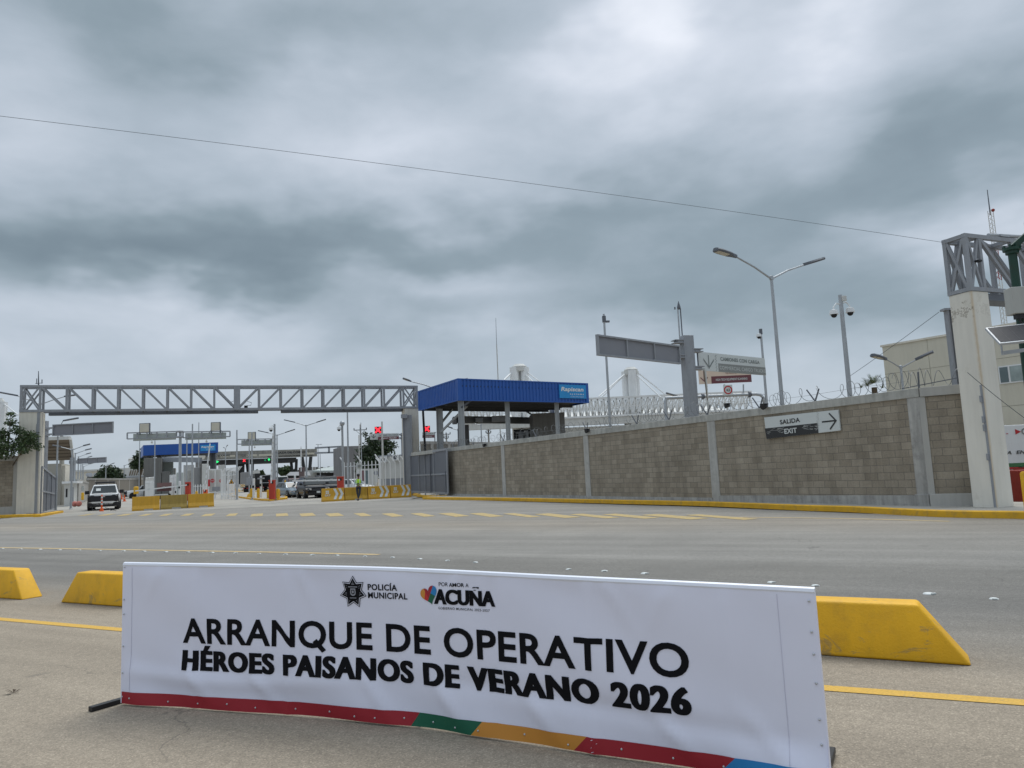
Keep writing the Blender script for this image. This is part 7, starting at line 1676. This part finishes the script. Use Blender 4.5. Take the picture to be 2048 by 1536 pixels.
def gpart(name, mb, m_, parent=None):
    M_ = WM[gd.name]; mb.v = [M_ @ v for v in mb.v]; return mb.build(name, m_, gd, smooth=True)
for s in (-1, 1): mb = MB(); mb.path([(s*.09, -.005, 1.0), (s*.095, -.002, 1.2), (s*.10, .025, 1.36), (s*.085, .06, 1.44)], .022, 6); gpart('reflective_strip', mb, SIGNW)
mb = MB(); mb.ball((0, .10, 1.70), .105, 8, (1, 1.12, .85)); mb.v = [v if v.z > 1.675 or v.y > .12 else V((v.x, max(v.y, .06), 1.68)) for v in mb.v]; gpart('hair', mb, HAIR)
mb = MB(); mb.lathe([(.112, 0), (.112, .05), (.08, .10), (.0, .115)], (0, .09, 1.70), n=14); mb.frame((0, 0, 1.70), (1, 0, 0), (0, 1, 0), UP, -.08, .08, -.11, .0, -.002, .012); gpart('cap', mb, SIGNK)
for s in (-1, 1): mb = MB(); mb.ball((s*.032, .002, 1.635), .012, 5); gpart('eye', mb, SIGNK); mb = MB(); mb.ball((s*.083, .10, 1.62), .022, 5, (.5, 1, 1.3)); gpart('ear', mb, SKIN)
mb = MB(); mb.ball((0, -.012, 1.605), .018, 5, (.8, 1, 1.2)); gpart('nose', mb, SKIN); mb = MB(); mb.box((0, -.002, 1.567), (.05, .012, .010)); gpart('mouth', mb, mat('lips', (.16, .07, .05), .6))
for x, y in ((.025, -.19), (-.025, -.26)): mb = MB(); mb.ball((x, y, .05), .07, 6, (.75, 1.7, .7)); gpart('shoe', mb, BLACK)
mb = MB(); mb.frame(gb + V((.02, -.19, 1.13)), (1, 0, 0), (0, .6, .8), (0, -.8, .6), -.04, .04, -.07, .07, -.005, .005); solo(mb, 'phone', BLACK, 'small dark phone held in the guard hands', 'phone', gb+V((.02, -.19, 1.13)))

# ------------------------------------------------------------------ trees
def tree(label, base, blobs, nleaf, size, lm, trunk_h, r, name='tree', cat='tree', seed=1, limbs=5, flat=.6, lean=(0, 0)):
    rnd = random.Random(seed); t = T(name, label, cat, base); mb = MB(); n = 0
    tot = sum(b[3]**2 for b in blobs)
    for bx_, by_, bz_, br in blobs:
        for _ in range(int(nleaf*br*br/tot)):
            d = V((rnd.gauss(0, 1), rnd.gauss(0, 1), rnd.gauss(0, 1))).normalized(); rr = br*(rnd.random()**.45)*(1+.18*math.sin(d.x*7+d.z*9+seed))
            c = base + V((bx_, by_, bz_)) + V((d.x*rr, d.y*rr, d.z*rr*flat)); a = V((rnd.gauss(0, 1), rnd.gauss(0, 1), rnd.gauss(0, .7))).normalized(); b = a.cross(V((rnd.gauss(0, 1), rnd.gauss(0, 1), rnd.gauss(0, 1)))).normalized()
            s = size*rnd.uniform(.6, 1.3); mb.add([c-a*s, c+b*s*.42, c+a*s, c-b*s*.42], [(0, 1, 2, 3)])
    mb.build('crown', lm, t)
    mb = MB(); top = base+V((lean[0], lean[1], trunk_h)); mb.path([base, base.lerp(top, .5)+V((.05*r, 0, 0)), top], [r, r*.8, r*.62], 8)
    for k in range(min(limbs, len(blobs))): b = blobs[k*len(blobs)//min(limbs, len(blobs))]; e = base+V(b[:3]); mb.path([top-UP*.1, top.lerp(e, .55)+V((0, 0, .15)), e], [r*.5, r*.32, r*.12], 6)
    mb.build('trunk', BARK, t, smooth=True); return t
def pb_(px, py, Y, base): p = P(px, py, Y); return (p.x-base.x, p.y-base.y, p.z)
Y = 48.1; base = ground_of(P(5, 1000, 50.5)); bl = []
rnd = random.Random(5)
for px, py, r_ in ((0, 868, .55), (18, 845, .42), (30, 860, .5), (45, 872, .55), (60, 880, .48), (28, 890, .7), (8, 893, .75), (50, 896, .5), (-20, 880, .9), (-40, 895, 1.0), (66, 893, .35), (30, 830, .28), (70, 872, .3), (12, 905, .7)):
    q_ = pb_(px, py, Y, base); bl.append((q_[0], q_[1]+rnd.uniform(-.5, .5), q_[2], r_))
tree('leafy acacia tree growing behind the short wall at the left edge', base, bl, 5200, .10, LEAFA, 2.2, .12, 'tree', seed=3, limbs=10, flat=.75)
Y = 92; base = ground_of(P(752, 980, Y)); bl = [(*pb_(px, py, Y, base), r_) for px, py, r_ in ((735, 905, 1.5), (750, 895, 1.6), (765, 898, 1.4), (742, 920, 1.9), (760, 918, 1.9), (728, 922, 1.2), (752, 878, 1.0), (772, 885, .9), (784, 892, .8), (750, 935, 2.0), (733, 937, 1.5), (738, 880, .5), (730, 870, .4), (768, 935, 1.6))]
tree('dark bushy tree behind the white site container below the red cross sign', base, bl, 6500, .20, LEAFD, 2.6, .3, seed=4, limbs=8, flat=.8)
Y = 150; base = ground_of(P(217, 975, Y)); bl = [(*pb_(px, py, Y, base), r_) for px, py, r_ in ((208, 950, 1.7), (222, 948, 2.0), (216, 940, 1.4), (232, 954, 1.6), (201, 957, 1.4), (238, 957, 1.2), (218, 957, 2.2), (228, 942, 1.0))]
tree('dark rounded tree behind the far boundary wall above the pickup', base, bl, 3600, .30, LEAFD, 1.6, .3, seed=6, flat=.8)
Y = 140; base = ground_of(P(280, 975, Y)); bl = [(*pb_(px, py, Y, base), r_) for px, py, r_ in ((280, 920, 1.3), (288, 912, 1.5), (270, 930, 1.0), (292, 922, 1.6), (276, 928, 1.2))]
tree('dark tree showing left of the far blue canopy', base, bl, 2600, .30, LEAFD, 4.0, .25, seed=7, flat=.85)
for px, py, w, lb, sd in ((454, 945, 14, 'low dark tree under the tollbooth fascia behind the triangular sign', 8), (520, 945, 10, 'small green tree behind the lorries under the tollbooth', 9), (566, 940, 15, 'green tree behind the raised boom and white van', 10), (590, 945, 10, 'low green tree between the tollbooth columns', 11), (470, 948, 10, 'low tree just behind the picket fence tips', 12)):
    Y = 175; base = ground_of(P(px, 975, Y)); k = Y/1480; rnd = random.Random(sd); bl = [(rnd.uniform(-w, w)*k*.7, rnd.uniform(-1, 1), P(px, py, Y).z+rnd.uniform(-7, 3)*k, rnd.uniform(.45, .7)*w*k) for _ in range(6)]
    tree(lb, base, bl, 1500, .35, LEAFA if sd in (9, 10) else LEAFD, 1.5, .2, seed=sd, flat=.75)
# palm behind the wall
Y = 30; base = ground_of(P(1748, 790, Y)); top = P(1748, 770, Y); t = T('palm_tree', 'small palm tree top showing above the block wall coping', 'palm', base); rnd = random.Random(2); mb = MB()
for k in range(26):
    a = rnd.uniform(0, 6.28); el_ = rnd.uniform(.1, 1.3); L = rnd.uniform(.35, .55); d = V((math.cos(a)*math.cos(el_), math.sin(a)*math.cos(el_), math.sin(el_))); s = d.cross(UP).normalized()
    for i in range(9):
        u_ = .25+.75*i/8; c = top+d*L*u_-UP*.12*u_*u_
        for sg in (-1, 1): tip = c+d*.13+s*sg*.12*(1.1-u_*.6)+UP*.03; mb.add([c, c+d*.03, tip], [(0, 1, 2)])
for px, py in ((1722, 776), (1735, 772), (1765, 776)): 
    c = P(px, py, Y)
    for k in range(10): d = V((rnd.gauss(0, 1), rnd.gauss(0, .6), abs(rnd.gauss(.3, .5)))).normalized(); s = d.cross(UP).normalized()*.035; mb.add([c-s, c+s, c+d*rnd.uniform(.2, .42)], [(0, 1, 2)])
mb.build('crown', LEAFP, t); mb = MB(); mb.path([base, top-UP*.1], [.16, .11], 8); mb.build('trunk', BARK, t, smooth=True)

# short block wall at the far left
A0, B0 = G(-240, 1040, .16), G(36, 1026.5, .16); hz = P(20, 914, B0.y).z-.16
A0 = V((A0.x, 47.5, .16)); B0 = V((P(36.5, 1000, 49.4).x, 49.4, .16)); d_ = (B0-A0).normalized(); n_ = V((d_.y, -d_.x, 0)); L_ = (B0-A0).length
t = T('block_wall', 'short pale block wall meeting the cream pillar at the left edge', 'wall', A0, math.atan2(d_.y, d_.x))
MB().frame(A0, d_, n_, UP, 0, L_-.34, -.15, 0, .5, hz-.32).build('blockwork', BLOCK, t)
MB().frame(A0, d_, n_, UP, 0, L_, -.18, .05, hz-.32, hz).build('coping', CONCL, t, bevel=.01)
MB().frame(A0, d_, n_, UP, L_-.34, L_, -.16, .03, 0, hz-.32).build('post', CONCL, t, bevel=.01)
MB().frame(A0, d_, n_, UP, 0, L_-.34, -.16, .02, -.1, .5).build('plinth', CONCL, t, bevel=.01)
